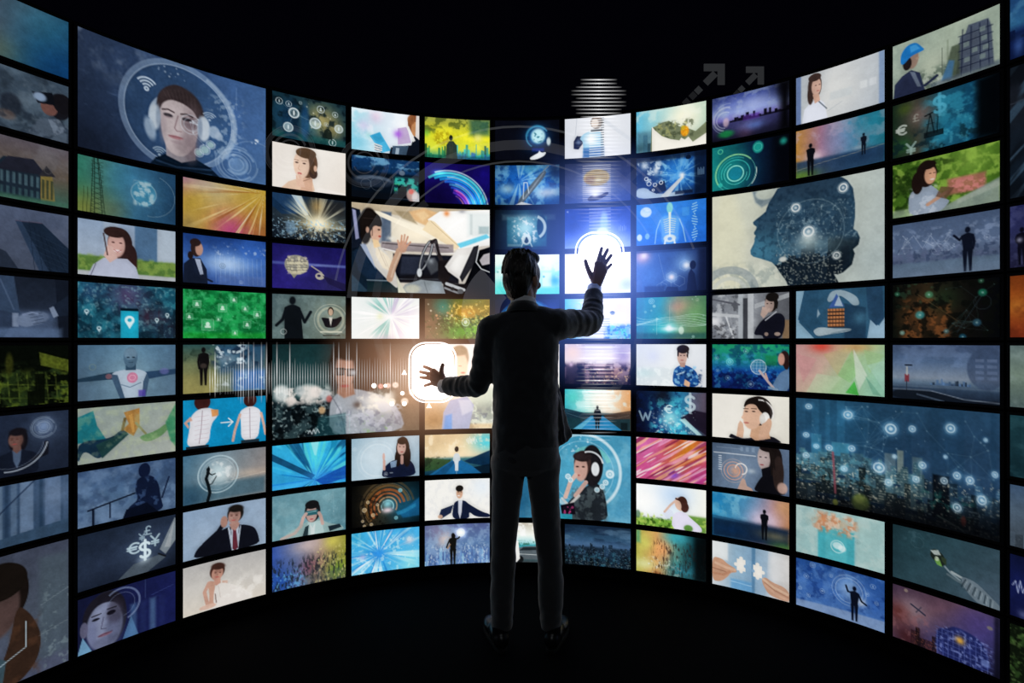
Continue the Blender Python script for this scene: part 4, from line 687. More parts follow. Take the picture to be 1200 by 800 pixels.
@pic(8, 9, 'monitor showing a woman in white gazing up above a hedge')
def _(p):
    p.grad([(0, '#f4f6f4'), (.5, '#e0eaf4'), (1, '#f0f0e4')], 0).bl(90, 20, 46, '#bcd4f0', .9, 34).bl(20, 40, 34, '#fffffc', .8).re(0, 80, 86, 101, '#6c9c34', .95, 6).cl('#304c18', .8, 7, .5, .62, y0=78, x1=84, fe=4).re(120, 64, 160, 101, '#5c8434', .95, 8).cl('#a8c45c', .8, 7, .5, .62, y0=70, fe=4).el(4, 74, 6, 10, '#4c6c54', .8, 4)
    p.po([82, 101, 84, 70, 94, 58, 112, 58, 126, 70, 150, 88, 150, 101], '#dcd8ec').po([62, 66, 72, 52, 84, 58, 88, 68, 72, 78], '#d4dcec').el(100, 40, 9, 16, '#c8a490', 1, 2, -20).el(106, 36, 12, 15, '#3a221a').el(112, 46, 9, 12, '#402620').el(97, 42, 7, 12, '#d4b09c', 1, 2, -16).ln([66, 62, 80, 44, 92, 32], 5, '#ccac9c').ln([92, 28, 110, 34], 4, '#38201a').el(120, 94, 10, 8, '#4c7c2c', .9, 4)
@pic(8, 10, 'monitor showing an amber and teal watercolour city darkening on one side')
def _(p):
    p.grad([(0, '#a8a850'), (.3, '#d09c60'), (.55, '#4c8c88'), (.8, '#123c44'), (1, '#060a0c')], 0).bl(60, 40, 30, '#e8a068', .9).bl(20, 30, 24, '#c4c464', .8).bl(95, 10, 34, '#3ca4b4', .8, 18).re(0, 0, 10, 30, '#2c8474', .6, 10).bl(20, 80, 34, '#d8dca0', .8, 16).bl(110, 84, 30, '#3cb4d0', .8, 16)
    p.cl('#2c201c', .7, 9, .52, .66, x0=40, y0=20, fe=12, sx=.3).cl('#f0f8e8', .6, 6, .6, .7, x0=20, x1=110, y0=60, fe=10).sky(100, 14, 60, 9, '#16282c', .4, x0=70, win='#54d4dc', wal=.4).ln([64, 90, 66, 20], 1.4, '#4c2c1c', .7).ln([72, 96, 73, 30], 1, '#f8e8c8', .5).re(134, 0, 160, 100, '#04080a', .8, 16).bl(50, 100, 16, '#6c3c20', .6, 10)

# ---- column 9
@pic(9, 1, 'monitor showing a white whirl over a violet evening city')
def _(p):
    p.grad([(0, '#3c4c98'), (.4, '#8c9cd8'), (.55, '#7c74bc'), (.62, '#3c3c6c'), (1, '#1c1c34')]).cl('#a8b8d8', .6, 20, .46, .66, y1=52).bl(90, 30, 40, '#a0acd8', .7, 20).bl(80, 76, 34, '#7078b0', .6, 14)
    p.ri(30, 52, 26, 4, '#d8e0f4', .6, 100, 290, so=3).ri(34, 52, 34, 2, '#b8c4e8', .5, 110, 280, so=2).ri(28, 54, 18, 2, '#dce4f8', .6, 90, 300, so=2).el(30, 60, 6, 10, '#e8c8d4', .7, 5).el(30, 86, 16, 8, '#1c9c50', .8, 8).sky(62, 3, 16, 5, '#0e0c18', .95, 38, 160, so=1).re(66, 52, 100, 64, '#54308c', .6, 4).bl(70, 90, 20, '#6c4c68', .5)
    p.re(142, 0, 160, 100, '#040408', .95, 20).bl(90, 78, 24, '#5c7cc4', .6, 10).bl(150, 10, 30, '#06060c', .8).vig(.3)
@pic(9, 2, 'monitor showing a glowing teal circular gauge on dark navy')
def _(p):
    p.grad([(0, '#167878'), (.3, '#105058'), (.55, '#0a1c38'), (1, '#05060f')], 0).bl(48, 64, 50, '#18908c', .6)
    for r, w, c, a0, a1 in ((42, 3, '#a4e08c', 150, 320), (42, 1, '#60c4b4', 0, 359), (36, 1.4, '#38a8a0', 100, 300), (30, 2, '#38b8b0', 160, 400), (24, 1.4, '#58d8cc', 0, 250), (17, 2.6, '#98f0e0', 0, 359), (44, 1.6, '#dcf8ec', 350, 40)): p.ri(50, 66, r, w, c, .9, a0, a1)
    p.el(50, 66, 14, 14, '#187c94', .8, 3).el(97, 16, 11, 13, '#1c9c90', .9, 4).ri(97, 16, 8, 1, '#7ce8d8', .7).el(148, 14, 7, 8, '#20a898', .9, 5).ri(18, 12, 5, 1.6, '#60d8a8', .9).el(18, 88, 5, 5, '#3cc8b8', .7, 2).re(128, 0, 160, 100, '#030409', .7, 24).bl(148, 14, 8, '#28b0a0', .8)
@pic(9, 5, 'monitor showing a pensive man in dark suit by steel girders')
def _(p):
    p.grad([(0, '#6c7078'), (.4, '#888c92'), (1, '#54565c')], 0).cl('#c4c8cc', .6, 16, .46, .62, x1=90).cl('#303238', .6, 12, .52, .66, x1=70, y1=50).re(56, 0, 66, 100, '#a8aeb4', .95, 2).re(66, 10, 76, 100, '#34363c', .95, 2).re(76, 0, 88, 100, '#b4b8bc', .9, 2).ln([0, 44, 56, 50], 7, '#b4b8bc').ln([30, 50, 46, 98], 3, '#c8ccd0').ln([0, 10, 58, 24], 4, '#50525a').bl(6, 60, 14, '#f0f0f2', .7).cl('#3c3c40', .7, 5, .52, .62, x1=54, y0=66, fe=6).po([90, 24, 160, 2, 160, 12, 90, 34], '#a8acb0', .8).re(146, 60, 160, 101, '#8c6c48', .7, 4)
    p.po([88, 92, 92, 78, 104, 60, 122, 48, 142, 44, 152, 56, 150, 82, 142, 101, 108, 101, 106, 92], '#12131f').el(124, 22, 13, 20, '#1a1614').el(120, 26, 9.5, 17, '#a08c84', 1, 2).el(126, 10, 13, 10, '#171413').po([132, 14, 138, 22, 136, 36, 130, 32], '#171413').el(116, 24, 1.8, 1, '#181414').el(124, 24, 1.8, 1, '#181414').ln([120, 36, 108, 52], 5, '#b09a90').po([106, 30, 114, 32, 116, 46, 108, 56, 102, 48], '#ae988e').ln([112, 60, 134, 42], 2, '#c8ccd4').el(136, 90, 6, 4, '#a8948a').el(114, 90, 4, 4, '#98847a')
@pic(9, 6, 'monitor showing a woman raising a wireframe globe over green and blue')
def _(p):
    p.grad([(0, '#1c9064'), (.35, '#1c7c7c'), (.6, '#144c94'), (1, '#0c1c54')]).bl(80, 8, 50, '#38b484', .6, 14).cl('#0c3c5c', .7, 14, .5, .64).cl('#3c94c4', .5, 8, .56, .68, y0=20).cl('#0a1444', .8, 10, .48, .6, y0=60, fe=8).bl(38, 38, 10, '#60ccdc', .7).ic(38, 40, 8, '#a8e8ec', .6, k=1)
    p.el(98, 50, 16, 18, '#5c88a8', .5, 2)
    for k in range(4): p.ri(98, 50, 16 - k * .2, .8, '#c8dcec', .8).el(98, 50, 15 - k * 4, 16, '#c8dcec', .0)
    for k in (-9, -3, 3, 9): p.ln([98 + k, 35 + abs(k) * .4, 98 + k * 1.3, 50, 98 + k, 65 - abs(k) * .4], .7, '#c4d8e8', .7).ln([84, 50 + k * 1.2, 112, 50 + k * 1.2], .7, '#c4d8e8', .7)
    p.re(112, 24, 136, 46, '#1c7c40', .6, 6).po([132, 101, 124, 96, 130, 80, 140, 62, 156, 52, 160, 54, 160, 101], '#5c7898').el(150, 30, 10, 16, '#2c1a1a').el(154, 42, 6, 12, '#281818').el(144, 32, 6.5, 13, '#c49484', 1, 2).ln([100, 58, 118, 82, 128, 94], 5, '#b8a8a8').ln([112, 64, 116, 76], 4, '#c09c90').ln([120, 94, 136, 98], 5, '#7c94ac')
    for x, y, r in ((82, 88, 8), (10, 32, 5), (72, 16, 6), (34, 76, 6), (12, 60, 4)): p.ri(x, y, r * .8, 1, '#9cd0ec', .6).el(x, y, r * .4, r * .4, '#c8e8f4', .5)
@pic(9, 7, 'monitor showing a man in white headphones looking up on cream')
def _(p):
    p.grad([(0, '#dcd8d0'), (.5, '#e6e2d8'), (1, '#d0ccc0')], 20)
    p.po([34, 101, 40, 88, 48, 92, 66, 98, 92, 92, 124, 86, 140, 94, 146, 101], '#14141c').po([84, 70, 116, 62, 122, 92, 92, 100, 80, 92], '#c0987c').el(98, 34, 29, 32, '#1a1412').el(86, 44, 20, 32, '#cfa890', 1, 3, 8).po([66, 30, 72, 10, 92, 2, 116, 10, 122, 30, 112, 44, 100, 34, 92, 20, 78, 20], '#181210').po([66, 44, 62, 52, 67, 55], '#cfa890')
    p.el(73, 37, 3.4, 1.4, '#241a18').el(88, 36, 3.6, 1.4, '#241a18').ln([67, 31, 77, 31], 1.4, '#2c2018').ln([83, 30, 94, 30], 1.4, '#2c2018').el(73, 62, 5.5, 1.8, '#a4645c').ri(100, 38, 28, 3, '#ece8e4', .95, 265, 20).ln([108, 8, 122, 26, 124, 44], 2.4, '#34302e').el(112, 50, 9, 14, '#f0eeea').el(106, 52, 6, 12, '#d0ccc6', .9).po([96, 96, 104, 62, 112, 58, 120, 46, 126, 56, 122, 76, 112, 97], '#c49e86').po([52, 94, 56, 66, 60, 58, 66, 64, 68, 80, 66, 96], '#c8a48c')
@pic(9, 8, 'monitor showing a woman in black turtleneck beside orange display rings')
def _(p):
    p.grad([(0, '#46566a'), (.5, '#66788e'), (1, '#4c5c74')], 20).bl(50, 50, 40, '#8898ac', .5).ln([4, 22, 92, 22], 2, '#dce4ec', .8).ln([10, 10, 60, 10], .8, '#a8b4c4', .6).ri(46, 60, 20, 1.6, '#e0a48c', .8).ri(46, 60, 26, 1, '#d8b8a8', .6).ri(46, 60, 13, 2, '#e8946c', .7).ri(62, 54, 12, 2.6, '#f0ece8', .9, 180, 80).bl(50, 60, 14, '#e89c70', .6).bl(84, 56, 10, '#c8d4dc', .6, 6)
    for y in range(28, 62, 5): p.re(14, y, 21, y + 2, '#e4ecf4', .8)
    for i in range(3): p.re(60 + i * 12, 4, 66 + i * 12, 14, '#94a8bc', .5)
    p.po([86, 101, 96, 78, 108, 60, 120, 54, 140, 60, 150, 74, 154, 101], '#0e0e14').el(126, 26, 20, 34, '#1a1414').el(138, 54, 11, 38, '#2c2220').el(109, 24, 13, 27, '#b0a09e', 1, 3).el(118, 2, 18, 8, '#181212').po([118, 0, 130, 10, 132, 48, 122, 30], '#1c1615').el(102, 22, 2.4, 1.2, '#14121a').el(113, 22, 2.4, 1.2, '#14121a').el(105, 39, 4, 1.5, '#8c4c50').po([104, 48, 122, 40, 124, 64, 106, 66], '#0f0f15').el(146, 84, 10, 12, '#c0a094', .9, 4).po([54, 101, 64, 74, 70, 76, 74, 90, 84, 94, 88, 101], '#b09488')
@pic(9, 9, 'monitor showing a slim silhouette on a shore, blue turning orange')
def _(p):
    p.grad([(0, '#2488b4'), (.4, '#4c84a8'), (.7, '#a08498'), (1, '#b0743c')], 10).cl('#8cc4d8', .5, 18, .48, .66, y1=50, x1=90).bl(110, 48, 34, '#dccce0', .9, 26).bl(150, 10, 34, '#b88c60', .7).bl(10, 10, 34, '#1c6c9c', .6).re(0, 58, 160, 101, '#0c2038', .92, 14).bl(130, 78, 40, '#6c6850', .7, 12).bl(150, 98, 34, '#4c7c3c', .7, 12).bl(40, 80, 40, '#0c2c50', .7, 12).ln([0, 54, 160, 66], 1.4, '#142840', .6, 3)
    p.fig(110, 90, 66, '#0a0c12', la=(-.05, .62), ra=(.05, .6))
@pic(9, 10, 'monitor showing two hands joining white jigsaw pieces')
def _(p):
    p.grad([(0, '#c8ccd0'), (.3, '#8ca8bc'), (.6, '#7898b4'), (.8, '#c4c8cc'), (1, '#b8b4b0')], 0).re(0, 0, 34, 40, '#d8dcdc', .9, 6).re(84, 0, 92, 100, '#4c7494', .8, 3).po([92, 0, 118, 0, 112, 100, 90, 100], '#90a8bc', .7, 3).re(40, 78, 84, 100, '#4c8cc0', .6, 8).ln([40, 84, 84, 86], 1.2, '#c4e4f8', .7).re(120, 10, 160, 60, '#d0d0d0', .5, 10)
    for x, y in ((62, 44), (96, 50)):
        p.re(x - 9, y - 13, x + 9, y + 13, '#e4e0d8').el(x - 11 if x < 80 else x + 11, y, 4, 4, '#e4e0d8').el(x, y - 15, 4, 4, '#e4e0d8').el(x + 9 if x < 80 else x - 9, y + 1, 3.4, 3.6, '#7c9cb8').el(x, y + 14, 3.6, 4, '#e4e0d8')
    p.po([0, 36, 22, 38, 34, 48, 50, 54, 54, 62, 40, 66, 34, 76, 20, 90, 0, 92], '#b48c74').ln([8, 50, 30, 56, 48, 58], 6, '#c8a48c').ln([4, 74, 24, 74, 38, 64], 5, '#a87c64').ln([0, 62, 30, 66], 1.4, '#6c4434', .7)
    p.po([160, 101, 120, 96, 108, 78, 104, 64, 112, 58, 126, 66, 150, 70, 160, 80], '#b48e78').ln([108, 64, 128, 76, 156, 84], 5, '#c8a890').ln([112, 76, 130, 88, 156, 96], 5, '#c09a84').ln([110, 70, 130, 82, 158, 90], 1.2, '#7c5444', .7)

# ---- column 10
@pic(10, 1, 'monitor showing a dark haired woman in white shirt on white')
def _(p):
    p.grad([(0, '#a4acb4'), (.4, '#c4c6c6'), (1, '#a8b0b8')], 10).re(0, 0, 10, 101, '#5c7098', .95, 3).re(150, 0, 160, 101, '#6c84a8', .8, 4).bl(80, 50, 50, '#d4d4d0', .6).re(64, 50, 104, 66, '#b4bcc0', .5, 5).re(118, 46, 130, 60, '#dce0e0', .5, 3).re(134, 46, 146, 60, '#d8dce0', .5, 3)
    p.po([12, 101, 16, 72, 28, 60, 44, 56, 54, 68, 60, 101], '#d4d8e4').el(36, 28, 13, 26, '#3a2c28').el(28, 44, 6, 20, '#382a26').el(39, 30, 9, 18, '#c4a090', 1, 2).el(36, 10, 12, 8, '#382a26').po([32, 44, 44, 46, 46, 60, 36, 64], '#c09a88').el(38, 27, 1.5, .8, '#241a1a').el(45, 27, 1.5, .8, '#241a1a').el(42, 39, 2.6, 1, '#a05c58').ln([44, 62, 58, 80], 2.4, '#4c545c', .8).ln([60, 86, 86, 74], 1.2, '#a8aeb2', .9)
@pic(10, 2, 'monitor showing two small silhouettes walking at a colourful shore')
def _(p):
    p.grad([(0, '#a87c3c'), (.3, '#946c80'), (.6, '#4c7c98'), (1, '#206878')], 0).cl('#b8a0b0', .5, 18, .46, .66, y1=60).bl(130, 20, 40, '#1c7488', .7).bl(34, 62, 20, '#e8d4dc', .9, 16).bl(80, 40, 40, '#8484ac', .5).re(0, 66, 160, 101, '#243c58', .9, 8).bl(10, 96, 40, '#5c7c30', .9, 14).bl(120, 80, 50, '#1c3450', .8, 14).ln([0, 84, 50, 76, 160, 66], 1, '#c4b89c', .5).bl(118, 62, 14, '#a8b0bc', .6, 6)
    p.fig(28, 98, 66, '#0a0c12', la=(.02, .6), ra=(.06, .62)).fig(124, 78, 42, '#0e1420', la=(-.03, .55), ra=(.05, .55))
@pic(10, 5, 'monitor showing suited hands sheltering an orange toy building')
def _(p):
    p.fill('#6c8ca4').grad([(0, '#7c9cb0'), (1, '#8ca8bc')], 0).po([16, 0, 160, 0, 160, 60, 150, 76, 136, 60, 130, 101, 36, 101, 6, 66], '#2c5068', sh=True).po([38, 30, 46, 50, 30, 70, 40, 34], '#a8bcc8', .8, 2).po([4, 60, 16, 0, 44, 0, 40, 60, 60, 80, 40, 96], '#284a62').po([128, 0, 156, 0, 158, 64, 146, 76, 132, 60], '#244058').po([90, 30, 128, 40, 128, 101, 90, 101], '#1c344a', .8, 3).bl(118, 60, 16, '#4c7c94', .6)
    p.po([58, 22, 66, 4, 86, 2, 112, 16, 118, 34, 106, 36, 94, 22, 80, 12, 64, 28], '#8ca0ac').po([62, 38, 76, 10, 90, 36], '#38548c').po([72, 34, 80, 14, 88, 36], '#b4c4cc', .8)
    for i in range(5): p.re(60, 40 + i * 7.6, 90, 45 + i * 7.6, '#b07448').re(60, 45 + i * 7.6, 90, 47.6 + i * 7.6, '#2c2020')
    for i in range(5): p.re(63 + i * 5.6, 40, 64.4 + i * 5.6, 78, '#3a2c28', .7)
    p.po([32, 84, 44, 76, 70, 80, 104, 80, 100, 86, 60, 92, 40, 96], '#9aaab2').ln([66, 90, 102, 82], 2, '#5c707c', .7)
@pic(10, 6, 'monitor showing pastel folded facets fading from red to green')
def _(p):
    p.grad([(0, '#b08484'), (.35, '#b49c8c'), (.6, '#98b48c'), (1, '#8cb49c')], 25).bl(48, 4, 26, '#c83c30', .85, 16).bl(110, 6, 40, '#b48450', .7, 12).bl(20, 50, 34, '#b88c8c', .6).bl(150, 80, 40, '#80b09c', .7)
    p.po([52, 20, 104, 4, 78, 62], '#a89c70', .45).po([78, 62, 104, 10, 112, 60, 100, 76], '#7cac6c', .5).po([106, 8, 130, 60, 116, 90, 110, 66], '#c4d0c0', .7).po([92, 96, 108, 72, 116, 100], '#3c9c3c', .85).po([126, 60, 154, 98, 140, 96], '#5c8c78', .6).po([40, 60, 84, 66, 60, 100, 20, 100], '#acc0a0', .5).po([0, 20, 40, 30, 14, 80], '#b47c80', .4).po([124, 10, 160, 20, 134, 56], '#90b07c', .5).po([130, 40, 160, 30, 160, 90], '#9cc0b0', .5)
@pic(10, 9, 'monitor showing an orange cloud above a teal tablet with white icons')
def _(p):
    p.grad([(0, '#8ca8a8'), (.4, '#90b4b4'), (1, '#88acb0')], 10).re(112, 0, 160, 100, '#98b4b0', .6, 6).cl('#b0c4c0', .5, 16).re(42, 36, 108, 101, '#3c98a4', .9, 4).re(56, 36, 94, 101, '#58a8b0', .6, 5).bl(70, 24, 40, '#b49070', .8, 14).cl('#b47c5c', .85, 9, .46, .6, x0=34, x1=112, y0=6, y1=46, fe=7).cl('#d8c4b0', .6, 7, .54, .64, x0=40, x1=112, y0=6, y1=46, fe=6).bl(50, 20, 10, '#c08058', .7)
    p.ri(78, 70, 12, 2, '#c8e0e0', .7).el(78, 68, 9, 7, '#dceaea', .7, 3).el(86, 72, 7, 6, '#dceaea', .7, 3).ic(22, 36, 4, '#6c8888', .6).ic(114, 52, 4, '#58787c', .6).ic(26, 60, 3, '#7c9898', .5)
@pic(10, 10, 'monitor showing a dark figure with raised arm on icon filled blue')
def _(p):
    p.grad([(0, '#244a84'), (.5, '#345c9c'), (1, '#44689c')]).cl('#5c84bc', .5, 14).cl('#16346c', .6, 12, .52, .66).bl(98, 36, 30, '#90b0d8', .8).ri(98, 40, 24, 1, '#c4d8f0', .6).ri(98, 40, 30, 1, '#c4d8f0', .5).bl(120, 56, 10, '#e4ecf8', .7).po([0, 86, 160, 78, 160, 101, 0, 101], '#8498b8', .75, 4)
    for x, y, r, k in ((32, 8, 6, 1), (20, 34, 5, 2), (50, 56, 5, 4), (140, 18, 5, 0), (146, 48, 4, 1), (66, 20, 4, 0), (8, 62, 4, 1), (130, 36, 4, 4), (24, 72, 4, 2)): p.ic(x, y, r, '#b4cce8', .7, k=k)
    p.fig(108, 96, 68, '#0a0f1e', la=(-.22, .96), ra=(.3, .56), le=(-.17, .8), re_=(.18, .62)).net(10, '#a4c0e4', .3, 0, 90, 10, 80, 36, .4, .6)

# ---- column 11
@pic(11, 1, 'monitor showing an engineer in a blue hard hat beside refinery towers')
def _(p):
    p.grad([(0, '#88968c'), (.5, '#98a494'), (1, '#8a988c')], 10).cl('#a8b4a4', .5, 22).bl(60, 60, 30, '#a4aa98', .6).cl('#4c5a50', .8, 8, .46, .6, x0=40, x1=96, y0=66, fe=8).cl('#c0c8bc', .6, 6, .56, .66, x0=46, x1=92, y0=76, fe=5)
    p.po([98, 94, 104, 30, 112, 26, 116, 14, 144, 16, 148, 30, 152, 96], '#3a4256', .85, 2, sh=True).po([80, 84, 92, 40, 104, 40, 104, 96, 78, 96], '#3c4638', .8, 4)
    for x in (108, 120, 132, 143): p.ln([x, 18, x + (x - 124) * .12, 96], 1.4, '#161c30', .9)
    for y in (28, 40, 54, 68, 82): p.ln([102, y, 150, y + 2], 1.4, '#161c30', .9)
    for x, y in ((136, 30), (138, 46), (140, 62), (136, 76), (114, 72), (113, 46), (125, 60)): p.re(x - 4, y - 4, x + 4, y + 4, '#7c8c88', .7)
    p.ln([78, 36, 78, 84], 1.2, '#4c544c', .8).ln([86, 26, 86, 60], 1, '#54604c', .7).po([76, 94, 88, 62, 96, 66, 92, 96], '#3c6c9c', .7, 4).re(60, 92, 160, 101, '#4a5560', .7, 6)
    p.po([2, 101, 4, 74, 16, 62, 30, 56, 44, 66, 52, 101], '#252c44').po([28, 58, 36, 62, 46, 92, 40, 90], '#707c8c', .8).el(32, 36, 10, 18, '#8a7468', 1, 2).el(24, 42, 7, 12, '#1c1618').po([13, 38, 14, 20, 24, 8, 38, 8, 48, 22, 52, 28, 30, 30, 18, 42], '#1c6cac').po([28, 12, 38, 12, 44, 22, 30, 24], '#4c9cd4', .7, 3).el(40, 38, 2.6, 2, '#94806f').ln([52, 92, 70, 82], 5, '#20263c')
@pic(11, 2, 'monitor showing an oil pump, teal world map and currency signs')
def _(p):
    p.grad([(0, '#16281c'), (.25, '#3c3c34'), (.5, '#1c5064'), (.75, '#10425c'), (1, '#030509')], 0).cl('#2c8098', .7, 16, .46, .62, x0=50, x1=126, fe=10).bl(44, 30, 24, '#6c5c58', .8).bl(16, 80, 20, '#24502c', .8).bl(20, 12, 14, '#4c6020', .6).cl('#0a1c24', .7, 12, .52, .66, y0=60).bl(84, 70, 24, '#1c6c88', .6).re(128, 0, 160, 100, '#020306', .9, 16).cl('#4ca4b8', .4, 7, .6, .7, x0=60, x1=124, y0=30, fe=8)
    p.ln([54, 70, 60, 34, 66, 70], 1.6, '#0a1014').ln([52, 36, 74, 30], 2.4, '#0a1014').ln([70, 70, 72, 32], 1.4, '#0a1014').ln([54, 52, 66, 52], 1, '#0a1014').re(50, 66, 80, 76, '#0a1216', .8)
    p.tx('$', 74, 22, 36, '#4c9cb4', 5, .85).tx('€', 16, 50, 22, '#b4bcb4', 3.4, .9).tx('£', 38, 34, 14, '#9a9a90', 2, .7).tx('¥', 30, 88, 24, '#8ca49c', 3.6, .85)
@pic(11, 3, 'monitor showing a woman with a tablet in a flowering garden')
def _(p):
    p.fill('#3c5c1c').cl('#84a444', .8, 12, .42, .6).cl('#182c0c', .8, 14, .52, .66, x1=110).bl(120, 20, 40, '#88a848', .6).re(86, 46, 140, 74, '#9c5c58', .8, 7).cl('#c47c78', .8, 6, .48, .6, x0=88, x1=140, y0=48, y1=74, fe=4).po([80, 92, 160, 60, 160, 101, 60, 101], '#7c8884', .9, 5).po([100, 84, 160, 64, 160, 74, 100, 92], '#a0a89c', .5, 4).re(0, 86, 30, 101, '#98a894', .7, 6)
    p.po([26, 101, 26, 62, 38, 50, 60, 48, 72, 62, 84, 80, 90, 84, 80, 96, 70, 101], '#8894a4').cl('#b8c0cc', .6, 8, .5, .62, x0=28, x1=70, y0=50, fe=4).el(54, 28, 16, 24, '#1c1210').el(40, 42, 9, 20, '#1c1210').el(60, 32, 9, 16, '#c49478', 1, 2).el(56, 13, 13, 8, '#1a110f').el(60, 29, 1.6, .8, '#1c1210').el(66, 29, 1.6, .8, '#1c1210').el(63, 40, 3.4, 1.4, '#e0d0c8').ln([56, 84, 84, 68], 6, '#a88470').po([76, 56, 96, 62, 84, 80, 68, 72], '#5c4434', .8)
@pic(11, 4, 'monitor showing a man from behind sketching on a slate wall')
def _(p):
    p.grad([(0, '#44546e'), (.5, '#54647e'), (.72, '#4c5870'), (.76, '#56687c'), (1, '#5c6c80')]).cl('#8898b4', .5, 8, .52, .64, y0=14, y1=56, fe=8).cl('#303c54', .7, 7, .52, .64, y0=48, y1=74, fe=5).net(26, '#b4c0d4', .35, 8, 110, 20, 60, 20, .5, .6).cl('#58607c', .5, 10, .5, .6, y0=50, y1=72)
    p.ln([20, 40, 34, 24, 48, 50, 60, 28, 76, 54, 90, 34], .8, '#b8c4d8', .5).ri(70, 56, 8, .7, '#a8b4cc', .5).ic(142, 44, 5, '#a4b0c8', .5).fig(115, 98, 76, '#0d1220', la=(-.26, .84), ra=(.1, .5), le=(-.15, .72)).bl(80, 98, 60, '#6c7c90', .3, 10)
@pic(11, 5, 'monitor showing brown sparks and teal node dots on black')
def _(p):
    p.grad([(0, '#0a0f0c'), (.35, '#302418'), (.6, '#14120f'), (1, '#05070a')], 0).bl(50, 60, 46, '#5c3a20', .8, 34).bl(80, 30, 30, '#1c2c1c', .8).cl('#7c4c28', .7, 9, .52, .64, x0=16, x1=90, y0=30, fe=8).cl('#0a0c0a', .8, 10, .5, .62).cl('#2c4c38', .5, 9, .56, .66, x1=70, y1=40).ln([40, 20, 100, 70, 76, 98], .8, '#6c5434', .6).ln([100, 90, 140, 20], 1, '#26343c', .8)
    for x, y, r, c in ((44, 58, 7, '#3c9498'), (136, 24, 6, '#1c7c60'), (128, 74, 6, '#2c5c74'), (58, 22, 6, '#4c8c68'), (16, 90, 4, '#78a094'), (108, 98, 5, '#1c5c78'), (8, 18, 4, '#2c6c50'), (84, 88, 4, '#4c6c70'), (134, 4, 4, '#2c5c44')): p.el(x, y, r, r, c, .75, r * .7).el(x, y, r * .3, r * .3, '#c0e0d8', .5, 1)
    p.ri(136, 40, 12, .7, '#2c3c44', .7).net(14, '#3c5858', .4, 80, 156, 6, 96, 40, .5, .7)
@pic(11, 6, 'monitor showing a small beacon and distant skyline over grey blue water')
def _(p):
    p.grad([(0, '#3c4a64'), (.3, '#4c607c'), (.6, '#788494'), (.68, '#5c7084'), (.8, '#2c3c50'), (1, '#1a2434')]).cl('#6c80a0', .4, 18, .48, .66, y1=50, sx=2).sky(72, 2, 13, 3, '#33465e', .85, 60, 120, so=1).po([0, 84, 30, 82, 70, 84, 120, 98, 160, 92, 160, 101, 0, 101], '#10161f', .9, 2).ln([0, 82, 60, 82, 110, 94, 160, 96], 1.6, '#7c8898', .8).ln([40, 90, 80, 100], 3, '#4c5c70', .8).ln([0, 76, 160, 76], .8, '#8894a4', .4)
    p.re(20, 54, 27, 68, '#6c2c34', .95, 1.5).re(22, 40, 25, 56, '#a0a4a4', .9).re(20, 36, 32, 39, '#202834').ln([23, 66, 23, 82], 1.6, '#2c3440').el(142, 40, 28, 36, '#36445c', .7, 3)
    for y in (24, 34, 44, 54): p.re(126, y, 138, y + 5, '#5c6c88', .7).re(142, y, 156, y + 5, '#5c6c88', .7)
@pic(11, 9, 'monitor showing a robot hand holding a green and white butterfly')
def _(p):
    p.grad([(0, '#182e34'), (.4, '#2c454e'), (1, '#3c4c58')], 25).bl(150, 90, 40, '#4c5c6c', .6).bl(30, 20, 34, '#28444c', .6).cl('#44606a', .4, 7, .56, .68, x0=20, x1=60, y1=50).ri(40, 24, 10, .7, '#4c6870', .5)
    p.po([60, 34, 66, 26, 80, 34, 84, 48, 78, 56, 68, 50, 60, 42], '#1c2420').po([60, 32, 72, 28, 76, 36, 66, 38], '#b4c0bc', .9).po([66, 46, 70, 54, 78, 56, 74, 44], '#6c9c4c', .95).po([76, 38, 84, 40, 84, 52, 78, 46], '#2c3828').el(70, 44, 3, 4, '#d0e0c4', .8)
    p.ln([82, 54, 90, 62, 104, 70], 3, '#7c8c94').ln([86, 66, 100, 72, 116, 76], 4, '#54646c').ln([92, 60, 110, 66], 4, '#98a4a8').po([104, 62, 126, 64, 150, 84, 160, 92, 160, 101, 130, 101, 110, 82], '#64727c')
    for i in range(6): p.ln([112 + i * 7, 66 + i * 4, 106 + i * 8, 80 + i * 4], 1.8, '#26323a', .9).ln([115 + i * 7, 67 + i * 4, 109 + i * 8, 81 + i * 4], 1, '#a4b0b4', .6)
@pic(11, 10, 'monitor showing an airplane over a lit purple industrial plant')
def _(p):
    p.grad([(0, '#3c2c40'), (.35, '#5c4450'), (.65, '#3c3c6c'), (1, '#16162c')], 40).bl(30, 40, 30, '#8c7c84', .8).bl(10, 50, 24, '#5c2c28', .8).bl(130, 24, 40, '#483c74', .7).bl(24, 92, 30, '#3c1818', .8).cl('#7c5458', .5, 9, .52, .64, x1=60, y0=40).ln([30, 28, 52, 40], 3, '#2c2c3c').ln([38, 40, 46, 28], 1.6, '#2c2c3c').sky(101, 10, 40, 8, '#1c1014', .8, 30, 70, win='#b4644c', wal=.5)
    p.po([66, 101, 70, 54, 84, 50, 96, 40, 124, 44, 140, 56, 150, 101], '#1c2454', .9, 3)
    for x in range(70, 150, 8): p.ln([x, 46 + abs(x - 106) * .3, x + 1, 101], 1.1, '#5c6cac', .6)
    for y in range(52, 100, 8): p.ln([68, y, 150, y + 3], 1, '#5464a4', .6)
    p.cl('#8c9cd8', .6, 4, .58, .68, x0=68, x1=150, y0=46, fe=5).bl(104, 62, 8, '#d8a440', .95).el(22, 6, 3, 3, '#a09080', .7).el(140, 84, 6, 6, '#7c90c8', .6, 4).el(146, 22, 4, 3, '#8c8868', .6).re(152, 0, 160, 101, '#0a0a14', .7, 6)

